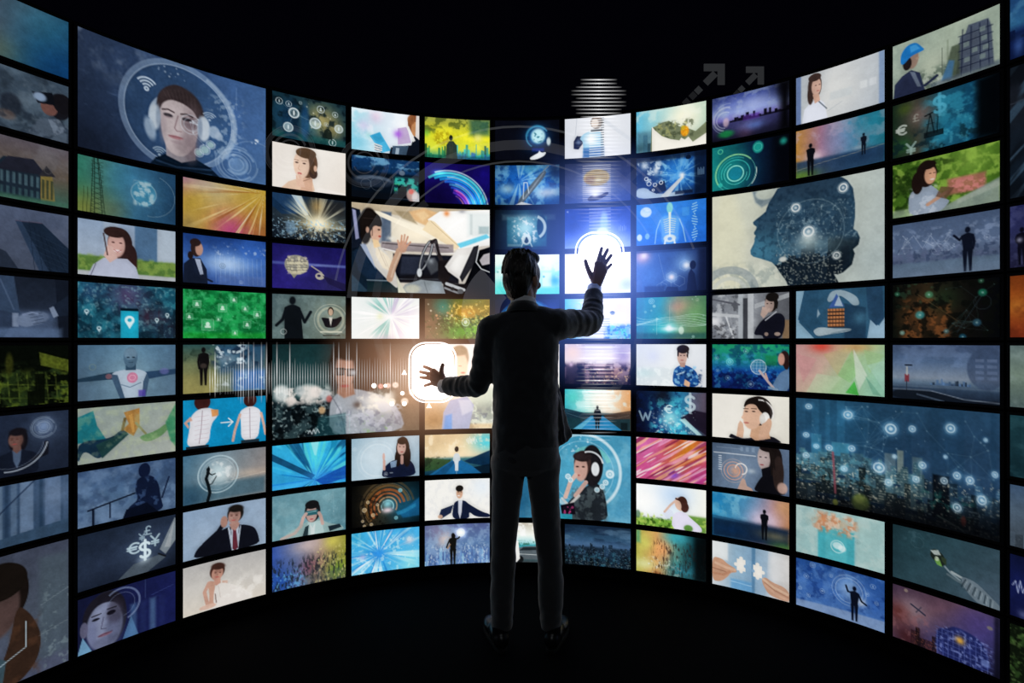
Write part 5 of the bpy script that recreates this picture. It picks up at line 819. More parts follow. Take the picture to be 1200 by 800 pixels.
# ---- column 12 (cut by the frame)
@pic(12, 1, 'monitor showing a blue waterfront skyline under bright sky')
def _(p):
    p.grad([(0, '#1c3c64'), (.45, '#2c5c80'), (.6, '#0e1c44'), (1, '#0a1638')]).cl('#4c80a0', .5, 16, y1=40).sky(70, 4, 20, 6, '#0c1838', .95).bl(12, 82, 8, '#3c5c98', .8, 18)
@pic(12, 2, 'double height monitor showing a dark road with light trails', 1, 2)
def _(p):
    p.grad([(0, '#12161f'), (.3, '#1a1e26'), (.5, '#141c26'), (1, '#0e1a26')]).diag(-50, '#3c5468', .7, 7, .6, .8, 60, 4).diag(-62, '#0a0e14', .7, 9, .5, .7, 60, 8).ln([0, 60, 160, 40], 1.5, '#3c4450', .6).ln([0, 150, 60, 90, 100, 70], 3, '#4c6880', .5).ln([0, 190, 60, 120], 3, '#405c74', .5)
@pic(12, 4, 'monitor showing a violet night scene with a small pale figure')
def _(p):
    p.grad([(0, '#20244c'), (.5, '#2c3054'), (1, '#1c1c34')]).cl('#4c5078', .5, 14).fig(16, 96, 60, '#0c0c18', la=(-.1, .6)).bl(13, 56, 5, '#a4a4bc', .8)
@pic(12, 5, 'monitor showing a plain glowing orange and rust gradient')
def _(p):
    p.grad([(0, '#6c3414'), (.5, '#8c4c1c'), (1, '#702c18')]).bl(10, 50, 16, '#a86c2c', .6).cl('#4c2010', .4, 18)
@pic(12, 6, 'monitor showing a pale grey green misty field')
def _(p):
    p.grad([(0, '#5c6c6c'), (.5, '#68786c'), (1, '#4c5c5c')]).cl('#7c8c88', .5, 18)
@pic(12, 7, 'monitor showing a dim teal water surface')
def _(p):
    p.grad([(0, '#1c3c44'), (.5, '#18343c'), (1, '#102830')]).cl('#2c5058', .5, 14, sx=2)
@pic(12, 8, 'monitor showing a grey blue foggy town')
def _(p):
    p.grad([(0, '#3c5068'), (.4, '#4c5c6c'), (1, '#3c444c')]).sky(101, 20, 50, 7, '#343e48', .7, win='#6c7880', wal=.5)
@pic(12, 9, 'monitor showing a deep navy screen with a white pulse trace')
def _(p):
    p.grad([(0, '#0e1434'), (.5, '#141c4c'), (1, '#101438')]).ln([4, 50, 8, 42, 11, 60, 14, 40, 17, 58, 20, 48, 60, 50, 64, 40, 68, 60, 72, 50, 160, 50], 1.4, '#a4b0d4', .9).bl(18, 92, 8, '#5c6490', .8)
@pic(12, 10, 'monitor showing dark green foliage')
def _(p):
    p.fill('#0e160c').cl('#2c4420', .9, 9, .44, .6).cl('#5c7840', .6, 6, .58, .68)
# ---- the large pictures
@pic(1, 1, 'large monitor showing a young man in white headphones inside a ring', 2, 2)
def _(p):
    p.bend(6)
    p.grad([(0, '#28344a'), (.4, '#2d4160'), (.75, '#3c5a84'), (1, '#46668f')], 12).cl('#8a9ab0', .45, 18, .5, .75, y1=30, x1=60, fe=20)
    p.bl(5, 100, 60, '#121826', .8).bl(140, 40, 40, '#48699a', .5).cl('#6a86ac', .3, 5, .55, .7, x1=40, y0=36, y1=66, fe=10, sx=3).ln([135, 8, 135, 30], .5, '#7c98c0', .5)
    p.el(85, 50, 46, 46, '#27425f', .45, 6).ri(85, 50, 48.5, 5, '#8fa6c2', .5).ri(85, 50, 46, .8, '#b8cade', .6).cl('#c4d4e2', .35, 3, .5, .65, x0=112, x1=140, y0=20, y1=80, fe=6).ri(85, 50, 48.5, 3, '#c2d2e0', .35, 300, 40)
    p.ri(85, 56, 24, 3, '#9fb0c4', .8, 175, 260).ri(86, 56, 23, 3, '#8ea2ba', .7, 290, 350)
    p.po([60, 101, 66, 93, 74, 88, 84, 91, 98, 86, 112, 92, 122, 101], '#0c1a2a', sh=True)
    for k in range(4): p.ln([66, 93 + k * 2.4, 84, 96 + k * 2, 114, 92 + k * 2.4], .9, '#274260' if k % 2 else '#070f1a', .8)
    p.po([74, 74, 100, 72, 100, 88, 88, 93, 75, 89], '#8e8890').el(96, 82, 6, 10, '#5a5058', .6, 6)
    p.el(87, 44, 20, 22, '#31292c', 1, 3).el(84, 40, 15, 16, '#3c3032', 1, 3)
    p.po([69, 50, 70, 40, 78, 33, 90, 34, 101, 42, 103, 58, 100, 74, 92, 86, 84, 88, 76, 84, 71, 70], '#b2a6a8', 1, 1.6)
    p.po([67, 50, 67, 36, 73, 27, 82, 21, 90, 22, 102, 30, 108, 44, 106, 60, 103, 52, 99, 42, 90, 37, 79, 36, 72, 41, 69.5, 48], '#332a2c', 1, 1.4)
    for k in range(9): p.ln([72 + k * 3.4, 30 - 4 * math.sin(k / 2.6), 76 + k * 3, 36 + k * .6], .8, '#5a4c4c', .25)
    p.el(97, 60, 8, 20, '#6a5c62', .55, 9).el(92, 76, 10, 9, '#6a5c62', .45, 8).el(97, 54, 8, 6, '#4a3e46', .5, 6).el(72, 62, 3, 14, '#8a7e84', .5, 4)
    for x in (76.5, 92.5): p.el(x, 51.5, 4, 1.8, '#1c1a20', .8, 1).el(x, 53.5, 4, 1, '#8a7a80', .6).ln([x - 5, 47.5, x, 46.2, x + 5, 47.6], 1.3, '#2c2226', .85)
    p.ln([85, 50, 82, 62, 84, 64.5, 88, 64], 1, '#7c666c', .8).el(83, 70.5, 6, 1.7, '#94666c', .8, 1).ln([77, 70, 89, 70], .6, '#5c343c', .8).el(84, 75, 5, 1.4, '#8c7c82', .6)
    p.ri(96, 55, 9, .7, '#d0dce8', .5).ri(96, 55, 6, .6, '#d0dce8', .5, 20, 260).net(10, '#d4e0ec', .35, 92, 108, 46, 72, 14, .4, .5)
    p.el(65, 56, 4.6, 12, '#b4c0cc', 1, 2).el(68, 55, 2, 10, '#7c8a9c', .8, 2).el(61, 68, 4.6, 10, '#94a6ba', .85, 3, -14).el(107, 56, 5.4, 12, '#b8c4d0', 1, 2).el(104, 56, 2, 10, '#77869a', .8, 2).el(116, 57, 5, 6, '#a4b6ca', .8, 2).el(120, 60, 3.4, 4, '#a4b6ca', .8, 2).wifi(112, 46, 7, '#c4d4e4', .7)
    p.wifi(58, 33, 10, '#c4d4e4', .9).ri(58, 33, 1.7, 1, '#c4d4e4').el(58, 33, .7, .7, '#2c4462').wifi(69, 90, 7, '#a8bccc', .8).boke(12, '#c0d0e0', .3, 1, .7, 68, 92, 6, 18)
    for x, y, r in ((103, 80, 3), (108, 76, 3.6), (113, 70, 3)): p.el(x, y, r, r, '#a8c4c4', .75).ri(x, y, r + .8, .6, '#d0dce8', .8)
    p.gauge(135, 84, 18, '#a8c0da', .4).el(136, 86, 8, 9, '#8cacd0', .4, 3).ri(150, 80, 22, 1, '#9cb4d0', .3).boke(5, '#e8f2fc', .6, 1.3, .9, 148, 157, 54, 60)
@pic(3, 6, 'large monitor showing a woman in glasses above a blurred crowd', 2, 2)
def _(p):
    p.bend(3)
    p.grad([(0, '#10262a'), (.3, '#1c3a3c'), (.5, '#33484a'), (1, '#2c3838')]).bl(130, 20, 34, '#5c4030', .85).bl(152, 60, 30, '#7a5f44', .9).bl(40, 14, 40, '#1e4244', .6).bl(150, 95, 30, '#8c745c', .7)
    p.re(0, 60, 66, 101, '#0c161c', .9, 8).cl('#9cb4b4', .75, 2.6, .58, .66, y0=64, x1=60, fe=6).cl('#3c5458', .6, 8, .5, .62, y0=60, x1=64, fe=6).cl('#05090c', .85, 9, .52, .62, y0=66, x1=62, fe=5)
    p.cl('#d8dcd6', .9, 9, .46, .6, y0=46, y1=62, x1=64, fe=5).cl('#e8dcd4', .8, 7, .55, .66, y0=46, y1=64, x1=66, fe=5)
    for x, y, r, c in ((10, 52, 8, '#dfe4e2'), (20, 60, 5, '#f0e4dc'), (40, 54, 9, '#e0dcd6'), (48, 52, 6, '#f4e8e0'), (58, 56, 6, '#c8ccce'), (62, 60, 3.4, '#b05c58'), (54, 72, 3.6, '#f0c490'), (30, 50, 5, '#b8c0c0')): p.el(x, y, r, r * 1.1, c, .8, r * .8)
    p.el(88, 20, 23, 34, '#120d0c', 1, 5).el(104, 26, 12, 30, '#1a1110', 1, 6).el(68, 30, 6, 22, '#120d0c', 1, 5)
    p.po([62, 101, 62, 66, 68, 56, 78, 50, 92, 50, 106, 54, 124, 60, 138, 74, 146, 101], '#9aa2aa', 1, 2)
    p.el(79, 30, 10.5, 21, '#a8806e', 1, 4).po([72, 44, 88, 44, 90, 56, 78, 60, 70, 54], '#96705f', 1, 3).el(83, 8, 17, 10, '#110c0b', 1, 4).po([88, 6, 98, 14, 99, 44, 92, 50, 91, 26], '#130d0c', 1, 3).el(73, 34, 4, 12, '#7c5a4c', .5, 5)
    p.ln([69, 27, 91, 29], 1, '#101216').re(70, 27, 78.5, 34.5, '#20262c', .55, 1.5).re(81, 27.5, 91, 35.5, '#20262c', .5, 1.5).ln([70, 27, 78, 27, 78, 34, 70, 34, 70, 27], 1, '#0e1014').ln([81.5, 28, 91, 28, 91, 35, 81.5, 35, 81.5, 28], 1, '#0e1014').bl(88, 32, 4, '#c8d4dc', .8).ln([78, 36, 76, 41, 79, 42], .7, '#6a4438', .8).el(79, 46.5, 4.6, 1.5, '#9c4844')
    p.cl('#f0ece0', .95, 12, .38, .56, x0=88, x1=132, y0=54, y1=76, fe=6).bl(112, 64, 14, '#fff8ea', .8, 8).cl('#60687c', .5, 6, .5, .62, x0=66, x1=140, y0=74, fe=4).cl('#c8ccd8', .6, 8, .5, .64, x0=64, x1=140, y0=66, fe=5).cl('#7ca868', .5, 4, .62, .7, x0=100, x1=130, y0=80, fe=4).ln([64, 56, 74, 74, 80, 101], 1.4, '#5c6470', .6).bl(92, 68, 6, '#2c2420', .7, 5)
    p.po([50, 80, 80, 76, 80, 101, 46, 101], '#1c4c54', .55, 3).ln([58, 80, 84, 78, 84, 100], .6, '#9cc0c4', .6)
    for x, y, r, c in ((118, 48, 3, '#f08870'), (126, 47.5, 3, '#f4b8a0'), (134, 47, 3.4, '#fbe0cc'), (130, 66, 4, '#fff0dc'), (144, 66, 4, '#ffe8d0'), (152, 56, 3.4, '#ffe8d4')): p.el(x, y, r, r, c, .85, 1.6).ri(x, y, r * .5, .7, '#ffffff', .8)
    p.ln([39, 96, 41, 93, 43, 97, 45, 92, 47, 97, 49, 92, 51, 96], .9, '#dce8ec', .9)
@pic(4, 3, 'large monitor showing a woman gesturing in a self driving car', 2, 2)
def _(p):
    p.bend(1.5)
    p.grad([(0, '#b8b0a4'), (.4, '#ded4c2'), (1, '#d0c8c0')], 20).po([0, 0, 160, 0, 130, 40, 96, 26, 60, 12, 24, 8, 0, 10], '#b8a88e', 1, 2, sh=True).re(34, 8, 46, 42, '#48586e', .95, 3).re(24, 12, 35, 44, '#7e8894', .8, 3).re(46, 14, 92, 42, '#e6dcc8', .9, 4)
    p.bl(76, 32, 26, '#fff0d4', .9, 18).po([66, 6, 84, 1, 100, 6, 88, 22, 72, 16], '#dcae7c', .9, 3).po([74, 8, 84, 4, 90, 10, 82, 16], '#f0cc9c', .8, 4).po([50, 6, 66, 6, 76, 20, 58, 14], '#98886c', .9, 3)
    p.po([88, 14, 102, 4, 160, 0, 160, 42, 124, 47], '#fefdfa').po([20, 9, 30, 7, 60, 18, 88, 24, 124, 46, 118, 50, 84, 33, 50, 20], '#fff4dc', 1, 1.4).po([90, 14, 96, 16, 126, 44, 120, 48, 82, 26], '#f0d8b0', .95, 1.4).ln([92, 16, 124, 44], .8, '#a8906c', .6)
    p.bl(110, 6, 4.5, '#e08850', .95).bl(128, 3, 6, '#8c8c94', .7, 3).re(134, 4, 160, 32, '#d4e0e0', .6, 6).re(137, 6, 140, 30, '#b8c4c4', .6, 2).re(147, 20, 159, 29, '#90a8ac', .7, 3).po([122, 41, 156, 29, 160, 33, 126, 46], '#5cc0e0', .9, 2).re(34, 42, 118, 52, '#847a80', .85, 2).ln([36, 50, 70, 56, 122, 52], 1.2, '#f8f4f0').ln([36, 44, 112, 46], 1.2, '#3c3436', .8).bl(46, 38, 6, '#f8f4e8', .8, 3)
    p.re(48, 55, 124, 88, '#14161f', 1, 2).po([58, 58, 84, 57, 80, 78, 56, 80], '#2a3040', .9, 3).re(50, 78, 100, 86, '#0c0e14', .7, 4).ln([54, 84, 100, 83], .8, '#5c6068', .6)
    p.re(0, 46, 14, 101, '#0a131f').po([0, 6, 10, 8, 14, 40, 10, 50, 0, 52], '#121a28').po([1, 8, 5, 9, 9, 40, 5, 42], '#9ca0c8').po([0, 56, 12, 48, 42, 84, 48, 101, 0, 101], '#10202f').po([2, 56, 12, 50, 38, 82, 22, 88, 8, 76], '#16293f', .9, 3).re(18, 88, 56, 101, '#12282f', .95).ln([18, 86.5, 46, 86.5], 1, '#a8bcc4', .8).po([0, 80, 18, 98, 16, 101, 0, 101], '#345064', .7, 2)
    p.po([10, 47, 18, 43, 30, 45, 40, 54, 47, 64, 52, 80, 54, 96, 46, 90, 38, 82, 24, 68], '#d4d0c8', 1, 1.2).po([10, 47, 16, 45, 24, 62, 28, 74, 16, 56], '#9eaecb', .9).po([28, 48, 42, 58, 48, 66, 46, 76, 36, 72, 28, 58], '#f2e2c6', .8, 2).ln([30, 48, 40, 70], .8, '#a89c90', .6).ln([36, 56, 44, 74], .7, '#a89c90', .5)
    p.el(20, 22, 11, 17, '#15100f', 1, 2).el(16, 34, 6, 12, '#15100f', 1, 2).el(28, 31, 6.4, 12, '#d8ac94', 1, 2).po([24, 40, 31, 41, 33, 48, 26, 50], '#ecca9e').po([12, 14, 22, 8, 32, 12, 35.5, 22, 34, 26, 26, 24, 22, 32, 18, 36, 12, 32], '#171110', 1, 1).el(32.5, 36.5, 1.6, 1, '#a04840').el(31.6, 29, 1.3, .8, '#241818').el(18.5, 30, 2, 3.4, '#c49a84').ln([14, 17, 32, 17], .8, '#3c2e2a', .6).ln([24, 26, 24, 36], 1, '#2c1e1a', .7)
    p.ln([44, 84, 48, 70, 55, 52], 7.5, '#bc9880').ln([46, 82, 50, 68, 57, 52], 2, '#dcc0a8', .7).el(59, 47, 5, 7, '#c09680', 1, 2).ln([55, 48, 53.5, 40], 2, '#c89c84').ln([57, 44, 58, 34], 2, '#c4947a').ln([60, 43, 61.5, 33], 2, '#c89c84').ln([62, 44, 65, 35], 2, '#c0907a').ln([63, 47, 68, 41], 1.9, '#bc8c74')
    for r_, w_, c_ in ((17, 3, '#2c2e34'), (17, 1, '#c8ccd0')): p.ln([v for k in range(25) for t in [2 * math.pi * k / 24] for v in (86 + 4.4 * math.cos(t) + r_ * .34 * math.sin(t), 56 - r_ * math.sin(t))], w_, c_, .95)
    p.ln([93, 40, 97, 38, 100, 52, 106, 66], 4.6, '#282224').ln([96, 42, 99, 54], 1, '#a8a8ac', .7).el(78.5, 76, 2.8, 5, '#e8eef2').po([84, 62, 96, 58, 104, 70, 92, 78], '#54585e', .8, 3).bl(92, 62, 4, '#b4bcc4', .7)
    p.po([100, 62, 112, 60, 118, 74, 108, 90, 100, 82], '#1a1618').po([108, 68, 122, 48, 146, 44, 140, 58, 126, 84, 112, 74], '#e8e4e0', 1, 1.4, sh=True).po([112, 70, 124, 54, 136, 54, 124, 78], '#f8f6f2', .8, 3).po([141, 44, 147, 42, 145, 60, 128, 86, 125, 80], '#26262c').po([148, 48, 160, 44, 160, 101, 122, 101, 132, 86], '#08090e').po([148, 60, 153, 53, 160, 51, 160, 64, 151, 66], '#bcb6bc').ln([147, 48, 144, 62, 150, 70, 160, 74], 1.2, '#e4e8ec')
    p.re(106, 88, 134, 101, '#111217', 1, 2).ln([110, 88, 130, 95], 3.6, '#d0d4d8').ln([108, 93, 124, 99], 2.4, '#a8acb0', .8).el(126, 97, 3.6, 3, '#5c6064').el(117, 94, 2.4, 2, '#2c2e32').po([54, 101, 62, 90, 80, 84, 104, 86, 109, 101], '#8a949a').po([52, 80, 58, 92, 64, 101, 54, 101], '#dcdac4').el(70, 95, 9, 5, '#c8c8b4', .8, 4).ln([84, 86, 88, 99], 1, '#5c666c', .6).bl(98, 92, 8, '#a8b8c4', .6)
@pic(9, 3, 'large monitor showing a blue head profile filled with a night city', 2, 2)
def _(p):
    p.bend(-4.8)
    p.grad([(0, '#c8c8b4'), (.4, '#b8bdb0'), (1, '#a2adac')], 8).po([0, 30, 8, 0, 20, 0, 34, 50, 30, 101, 0, 101], '#d2cfb2', .6, 12, sh=True).bl(44, 60, 22, '#c6c8bc', .6).cl('#8c9692', .6, 7, .5, .62, x1=66, y0=76, fe=8).cl('#dcdccc', .5, 5, .56, .66, x1=70, y0=74, fe=8).ri(16, 104, 24, 8, '#858f92', .7).ri(16, 104, 15, 4, '#b4bab6', .6).po([37, 0, 60, 0, 55, 14, 46, 18, 40, 12], '#7f8c92', .8, 3).el(50, 4, 9, 6, '#b8beb0', .8, 3).bl(150, 80, 20, '#98a4a4', .6)
    head = [61, 1, 57, 8, 53, 14, 51, 19, 50, 22.5, 45, 26.5, 39.5, 30.5, 38, 32, 38.6, 34.4, 41.4, 37, 41, 39.4, 39, 42.6, 39.2, 44.6, 40.6, 46, 39.4, 49.4, 39.6, 51.4, 38.8, 54.4, 35.6, 61, 36, 65, 38.4, 67.6, 46, 70.6, 55.7, 75, 60, 80, 64, 87, 68, 93, 72, 102, 119, 102, 113, 91, 117, 92, 122, 90.5, 130, 84, 132.6, 74, 131, 70, 136, 66, 137.4, 60, 135, 54, 131.5, 51, 133, 40, 133, 28, 131, 13, 126, 5, 121, 1, 110, -4, 80, -4]
    p.po(head, '#2a4356', 1, .8, sh=True)
    m = np.clip((.62 - p.a[..., 0]) / .2, 0, 1) * (p.X > 36)              # inside of the head only
    q = lambda k: m * k
    p.mix(q(np.exp(-(((p.X - 46) / 22) ** 2 + ((p.Y - 62) / 18) ** 2))), '#427890', .85)
    p.mix(q(sst(30, 0, p.Y)), '#24384a', .8); p.mix(q(sst(.5, .66, fbm(p.X / 4, p.Y / 4, 31))), '#16283a', .4)
    p.mix(q(sst(.6, .7, fbm(p.X / 2, p.Y / 2, 77)) * sst(14, 24, p.Y) * (p.X > 60)), '#8ca4ac', .5)
    p.mix(q(sst(56, 66, p.Y + 6 * vnoise(p.X / 6, p.Y * 0, 5)) * (p.X > 108)), '#152028', .9)
    for x0, x1, y0 in ((58, 66, 78), (65, 72, 74), (71, 78, 70), (77, 84, 73), (83, 89, 64), (88, 96, 60), (95, 101, 70), (100, 108, 74), (107, 116, 70), (115, 122, 78), (120, 128, 66)):
        p.mix(q((p.X > x0) * (p.X < x1) * (p.Y > y0)), '#121c26', .85)
    w = (vnoise(p.X / 1.2, p.Y / 1.3, 9) > .72) * (p.Y > 68) * (p.X > 60) * (p.X < 122); p.mix(q(w), '#aab0a4', .55)
    p.mix(q(np.exp(-(((p.X - 90) / 9) ** 2 + ((p.Y - 56) / 8) ** 2))), '#c8ccc4', .75); p.mix(q(np.exp(-(((p.X - 95) / 24) ** 2 + ((p.Y - 62) / 8) ** 2))), '#7c98a0', .5)
    p.ri(92, 48, 31, .8, '#8ca4ac', .4).ri(92, 48, 22, .5, '#8ca4ac', .25)
    for x, y, r in ((122, 11, 4.4), (78, 23, 4.4), (90, 48, 5.6), (116, 74, 3.6)): p.gl(x, y, r * 1.3, '#a0b4bc', .35).ri(x, y, r * .8, r * .32, '#e4e8e6', .95).ri(x, y, r * 1.15, .5, '#c8d4d4', .6).el(x, y, r * .3, r * .3, '#dce2e2', .8)
    p.el(66, 73, 3.4, 2.6, '#e4e6de', .9, 2).net(20, '#a4b8c0', .22, 64, 126, 18, 60, 20, .35, .5)
@pic(10, 7, 'large monitor showing a night city under floating round network icons', 2, 2)
def _(p):
    p.bend(-6.7)
    p.grad([(0, '#25465e'), (.3, '#213c54'), (.55, '#26405a'), (1, '#0b1017')]).bl(30, 24, 36, '#2b6484', .8, 44).bl(140, 20, 60, '#26405a', .5).diag(90, '#1a3850', .35, 5, .5, .7, 200, 6)
    for x, w, y, c in ((12, 8, 34, '#35708c'), (28, 14, 40, '#3c7c94'), (20, 6, 48, '#2c5c74'), (44, 9, 48, '#3a5866'), (70, 9, 44, '#566870'), (80, 5, 40, '#7c8880'), (92, 8, 44, '#4c626a')): p.re(x, y, x + w, 70, c, .75, 1.2)
    p.sky(70, 6, 22, 5, '#33505c', .9, 0, 100, win='#88a4a4', wal=.5).sky(72, 2, 14, 5, '#22384a', .9, 96, 160, win='#6c8c9c', wal=.5)
    p.sky(80, 6, 24, 5, '#2a3c42', .9, 0, 112, win='#a4b4a8', wal=.5).sky(82, 4, 20, 6, '#1a2a36', .9, 100, 160, win='#7c9ca8', wal=.5).sky(90, 6, 22, 6, '#202c30', .9, 0, 120, win='#b4b8a4', wal=.45).sky(92, 4, 20, 7, '#141f28', .9, 104, 160, win='#8ca0a4', wal=.4).sky(102, 6, 20, 7, '#151c20', .92, win='#8c8c80', wal=.35)
    p.re(108, 56, 121, 92, '#0a0e14', .9, 2).cl('#1c5c58', .5, 4, .6, .68, x0=100, x1=140, y0=70, y1=90, fe=4).cl('#5898a8', .5, 4, .56, .66, x1=60, y0=50, y1=80, fe=6).cl('#e0dcc4', .6, 1.8, .68, .74, y0=56, fe=6).cl('#f0f4f0', .6, 5, .66, .74, x1=20, y0=58, y1=72, fe=4)
    p.ln([29, 50, 31, 88], 1.8, '#8c4450', .75).el(51, 93, 7, 8, '#5c6c34', .85, 4).el(50, 90, 4, 4, '#8c9850', .6, 3).el(31, 97, 2, 3, '#a0a840', .8, 1.5).el(132, 90, 2, 4, '#a04034', .7, 1.5).ln([112, 90, 132, 98], 1.4, '#6c7c74', .6)
    p.mix(sst(78, 108, p.Y + (p.X - 60) * .14), '#04060a', .8)
    for x, y, r in ((10, 8, 2.8), (41, 13, 4), (75, 22, 5), (92, 20, 3), (122, 16, 4), (65.5, 58, 5), (44, 44, 3), (8, 36, 2.6), (100, 50, 3.2), (95, 63, 3), (127, 54, 3.2), (137, 56, 3.4), (127, 80, 3.6), (38, 64, 2.8), (73, 70, 3.2), (146, 70, 4), (156, 48, 2.6), (26, 46, 3), (117, 60, 3), (16, 46, 2.4), (8, 56, 2.8), (78, 46, 1.8), (118, 40, 1.6), (149, 22, 1.6)):
        p.gl(x, y, r * 1.5, '#6c9cb8', .55).ri(x, y, r * .8, r * .3, '#c4dce8', .85).el(x, y, r * .34, r * .34, '#d8ecf4', .8).ri(x, y, r * 1.2, .4, '#8cb4c8', .5 if r > 3.5 else 0)
    p.net(30, '#8cb4c4', .2, 0, 160, 4, 60, 24, .3, .5).boke(40, '#a8c8d8', .25, .7, .6, 0, 160, 4, 50)
# ---------------------------------------------------------------- helpers
def tag(o, label=None, cat=None, group=None, kind=None):
    if label: o['label'] = label
    if cat: o['category'] = cat
    if group: o['group'] = group
    if kind: o['kind'] = kind
    return o

def empty(name, loc=(0, 0, 0), rz=0):
    o = bpy.data.objects.new(name, None)
    o.location = loc; o.rotation_euler = (0, 0, rz); o.empty_display_size = .05
    col.objects.link(o); return o

def mesh_obj(name, me, parent=None):
    o = bpy.data.objects.new(name, me); col.objects.link(o)
    if parent: o.parent = parent
    return o

def from_bm(name, bm, mat, parent=None, smooth=False):
    bmesh.ops.recalc_face_normals(bm, faces=bm.faces)
    me = bpy.data.meshes.new(name); bm.to_mesh(me); bm.free()
    me.materials.append(mat)
    if smooth: me.polygons.foreach_set('use_smooth', [True] * len(me.polygons))
    return mesh_obj(name, me, parent)

def pmat(name, color, rough=.6, spec=.3, sheen=0, bump=None, var=0, scale=30, stretch=(1, 1, 1), metal=0):
    m = bpy.data.materials.new(name); m.use_nodes = True
    nt = m.node_tree; b = nt.nodes['Principled BSDF']
    b.inputs['Base Color'].default_value = (*color, 1); b.inputs['Roughness'].default_value = rough
    b.inputs['Specular IOR Level'].default_value = spec; b.inputs['Metallic'].default_value = metal
    if sheen:
        b.inputs['Sheen Weight'].default_value = sheen; b.inputs['Sheen Roughness'].default_value = .5
    tc = nt.nodes.new('ShaderNodeTexCoord'); mp = nt.nodes.new('ShaderNodeMapping')
    mp.inputs['Scale'].default_value = stretch
    nz = nt.nodes.new('ShaderNodeTexNoise'); nz.inputs['Scale'].default_value = scale; nz.inputs['Detail'].default_value = 5
    nt.links.new(tc.outputs['Object'], mp.inputs[0]); nt.links.new(mp.outputs[0], nz.inputs['Vector'])
    if var:
        mx = nt.nodes.new('ShaderNodeMix'); mx.data_type = 'RGBA'
        mx.inputs[6].default_value = (*[c * (1 - var) for c in color], 1); mx.inputs[7].default_value = (*[c * (1 + var) for c in color], 1)
        nt.links.new(nz.outputs['Fac'], mx.inputs[0]); nt.links.new(mx.outputs[2], b.inputs['Base Color'])
    if bump:
        bp = nt.nodes.new('ShaderNodeBump'); bp.inputs['Strength'].default_value = bump; bp.inputs['Distance'].default_value = .01
        nt.links.new(nz.outputs['Fac'], bp.inputs['Height']); nt.links.new(bp.outputs[0], b.inputs['Normal'])
    return m

def light_mat(name, color, k, fade=None, power=2., solid=0.):
    """Projected light: adds its own light to what is behind it.  fade: object axes along which the beam fades out."""
    m = bpy.data.materials.new(name); m.use_nodes = True
    nt = m.node_tree; nt.nodes.clear(); N = nt.nodes.new; L = nt.links.new
    out = N('ShaderNodeOutputMaterial'); em = N('ShaderNodeEmission'); tr = N('ShaderNodeBsdfTransparent'); ad = N('ShaderNodeAddShader')
    em.inputs[0].default_value = (*color, 1); em.inputs[1].default_value = k
    t = 1. - solid; tr.inputs[0].default_value = (t, t, t, 1)
    L(tr.outputs[0], ad.inputs[0]); L(em.outputs[0], ad.inputs[1]); L(ad.outputs[0], out.inputs[0])
    if fade is not None:
        tc = N('ShaderNodeTexCoord'); sp = N('ShaderNodeSeparateXYZ'); L(tc.outputs['Generated'], sp.inputs[0])
        a = N('ShaderNodeMath'); a.operation = 'MULTIPLY_ADD'; a.inputs[1].default_value = 2; a.inputs[2].default_value = -1; L(sp.outputs[fade], a.inputs[0])
        b = N('ShaderNodeMath'); b.operation = 'ABSOLUTE'; L(a.outputs[0], b.inputs[0])
        c = N('ShaderNodeMath'); c.operation = 'POWER'; c.inputs[1].default_value = power; L(b.outputs[0], c.inputs[0])
        d = N('ShaderNodeMath'); d.operation = 'MULTIPLY_ADD'; d.inputs[1].default_value = -k; d.inputs[2].default_value = k; L(c.outputs[0], d.inputs[0])
        L(d.outputs[0], em.inputs[1])
    return m

# ---------------------------------------------------------------- sizes of the video wall
R = 2.0954                    # radius of the display surface
AXIS = .602 * R               # the wall curves around this point in front of the camera
STEP, SHIFT = .1955, .0427    # angle of one column, angle of the middle column
GAPW = .0799                  # share of a column that is the gap between two pictures
PITCH = .2630                 # height of one row
GAPH = .120 * PITCH
TOP = 1.385 + 1.2995
ROWS = 10
def ang(c): return (c - 6) * STEP + SHIFT
def on_wall(a, r, z): return Vector((r * math.sin(a), AXIS + r * math.cos(a), z))

black_plastic = pmat('black_monitor_plastic', (.0022, .0022, .003), .7, .12, bump=.05, scale=400)
wall_black = pmat('matte_black_panel', (.002, .002, .0026), .85, .1, bump=.1, scale=60)
floor_black = pmat('matte_black_floor', (.0010, .0010, .0016), .9, .04, bump=.1, scale=25, var=.3)

screen_mat = bpy.data.materials.new('display_picture'); screen_mat.use_nodes = True
_nt = screen_mat.node_tree; _nt.nodes.clear()
_at = _nt.nodes.new('ShaderNodeAttribute'); _at.attribute_name = 'picture'
_em = _nt.nodes.new('ShaderNodeEmission'); _em.inputs[1].default_value = 1
_ou = _nt.nodes.new('ShaderNodeOutputMaterial')
_nt.links.new(_at.outputs['Color'], _em.inputs[0]); _nt.links.new(_em.outputs[0], _ou.inputs[0])

# ---------------------------------------------------------------- setting
bm = bmesh.new()
vs_ = [bm.verts.new(p) for p in ((-5, -1.5, 0), (5, -1.5, 0), (5, 6, 0), (-5, 6, 0))]
vb_ = [bm.verts.new((v.co.x, v.co.y, -.1)) for v in vs_]
bm.faces.new(vs_); bm.faces.new(vb_[::-1])
for i in range(4): bm.faces.new((vs_[i], vb_[i], vb_[(i + 1) % 4], vs_[(i + 1) % 4]))
tag(from_bm('floor', bm, floor_black), 'matte black floor of the dark hall', kind='structure')

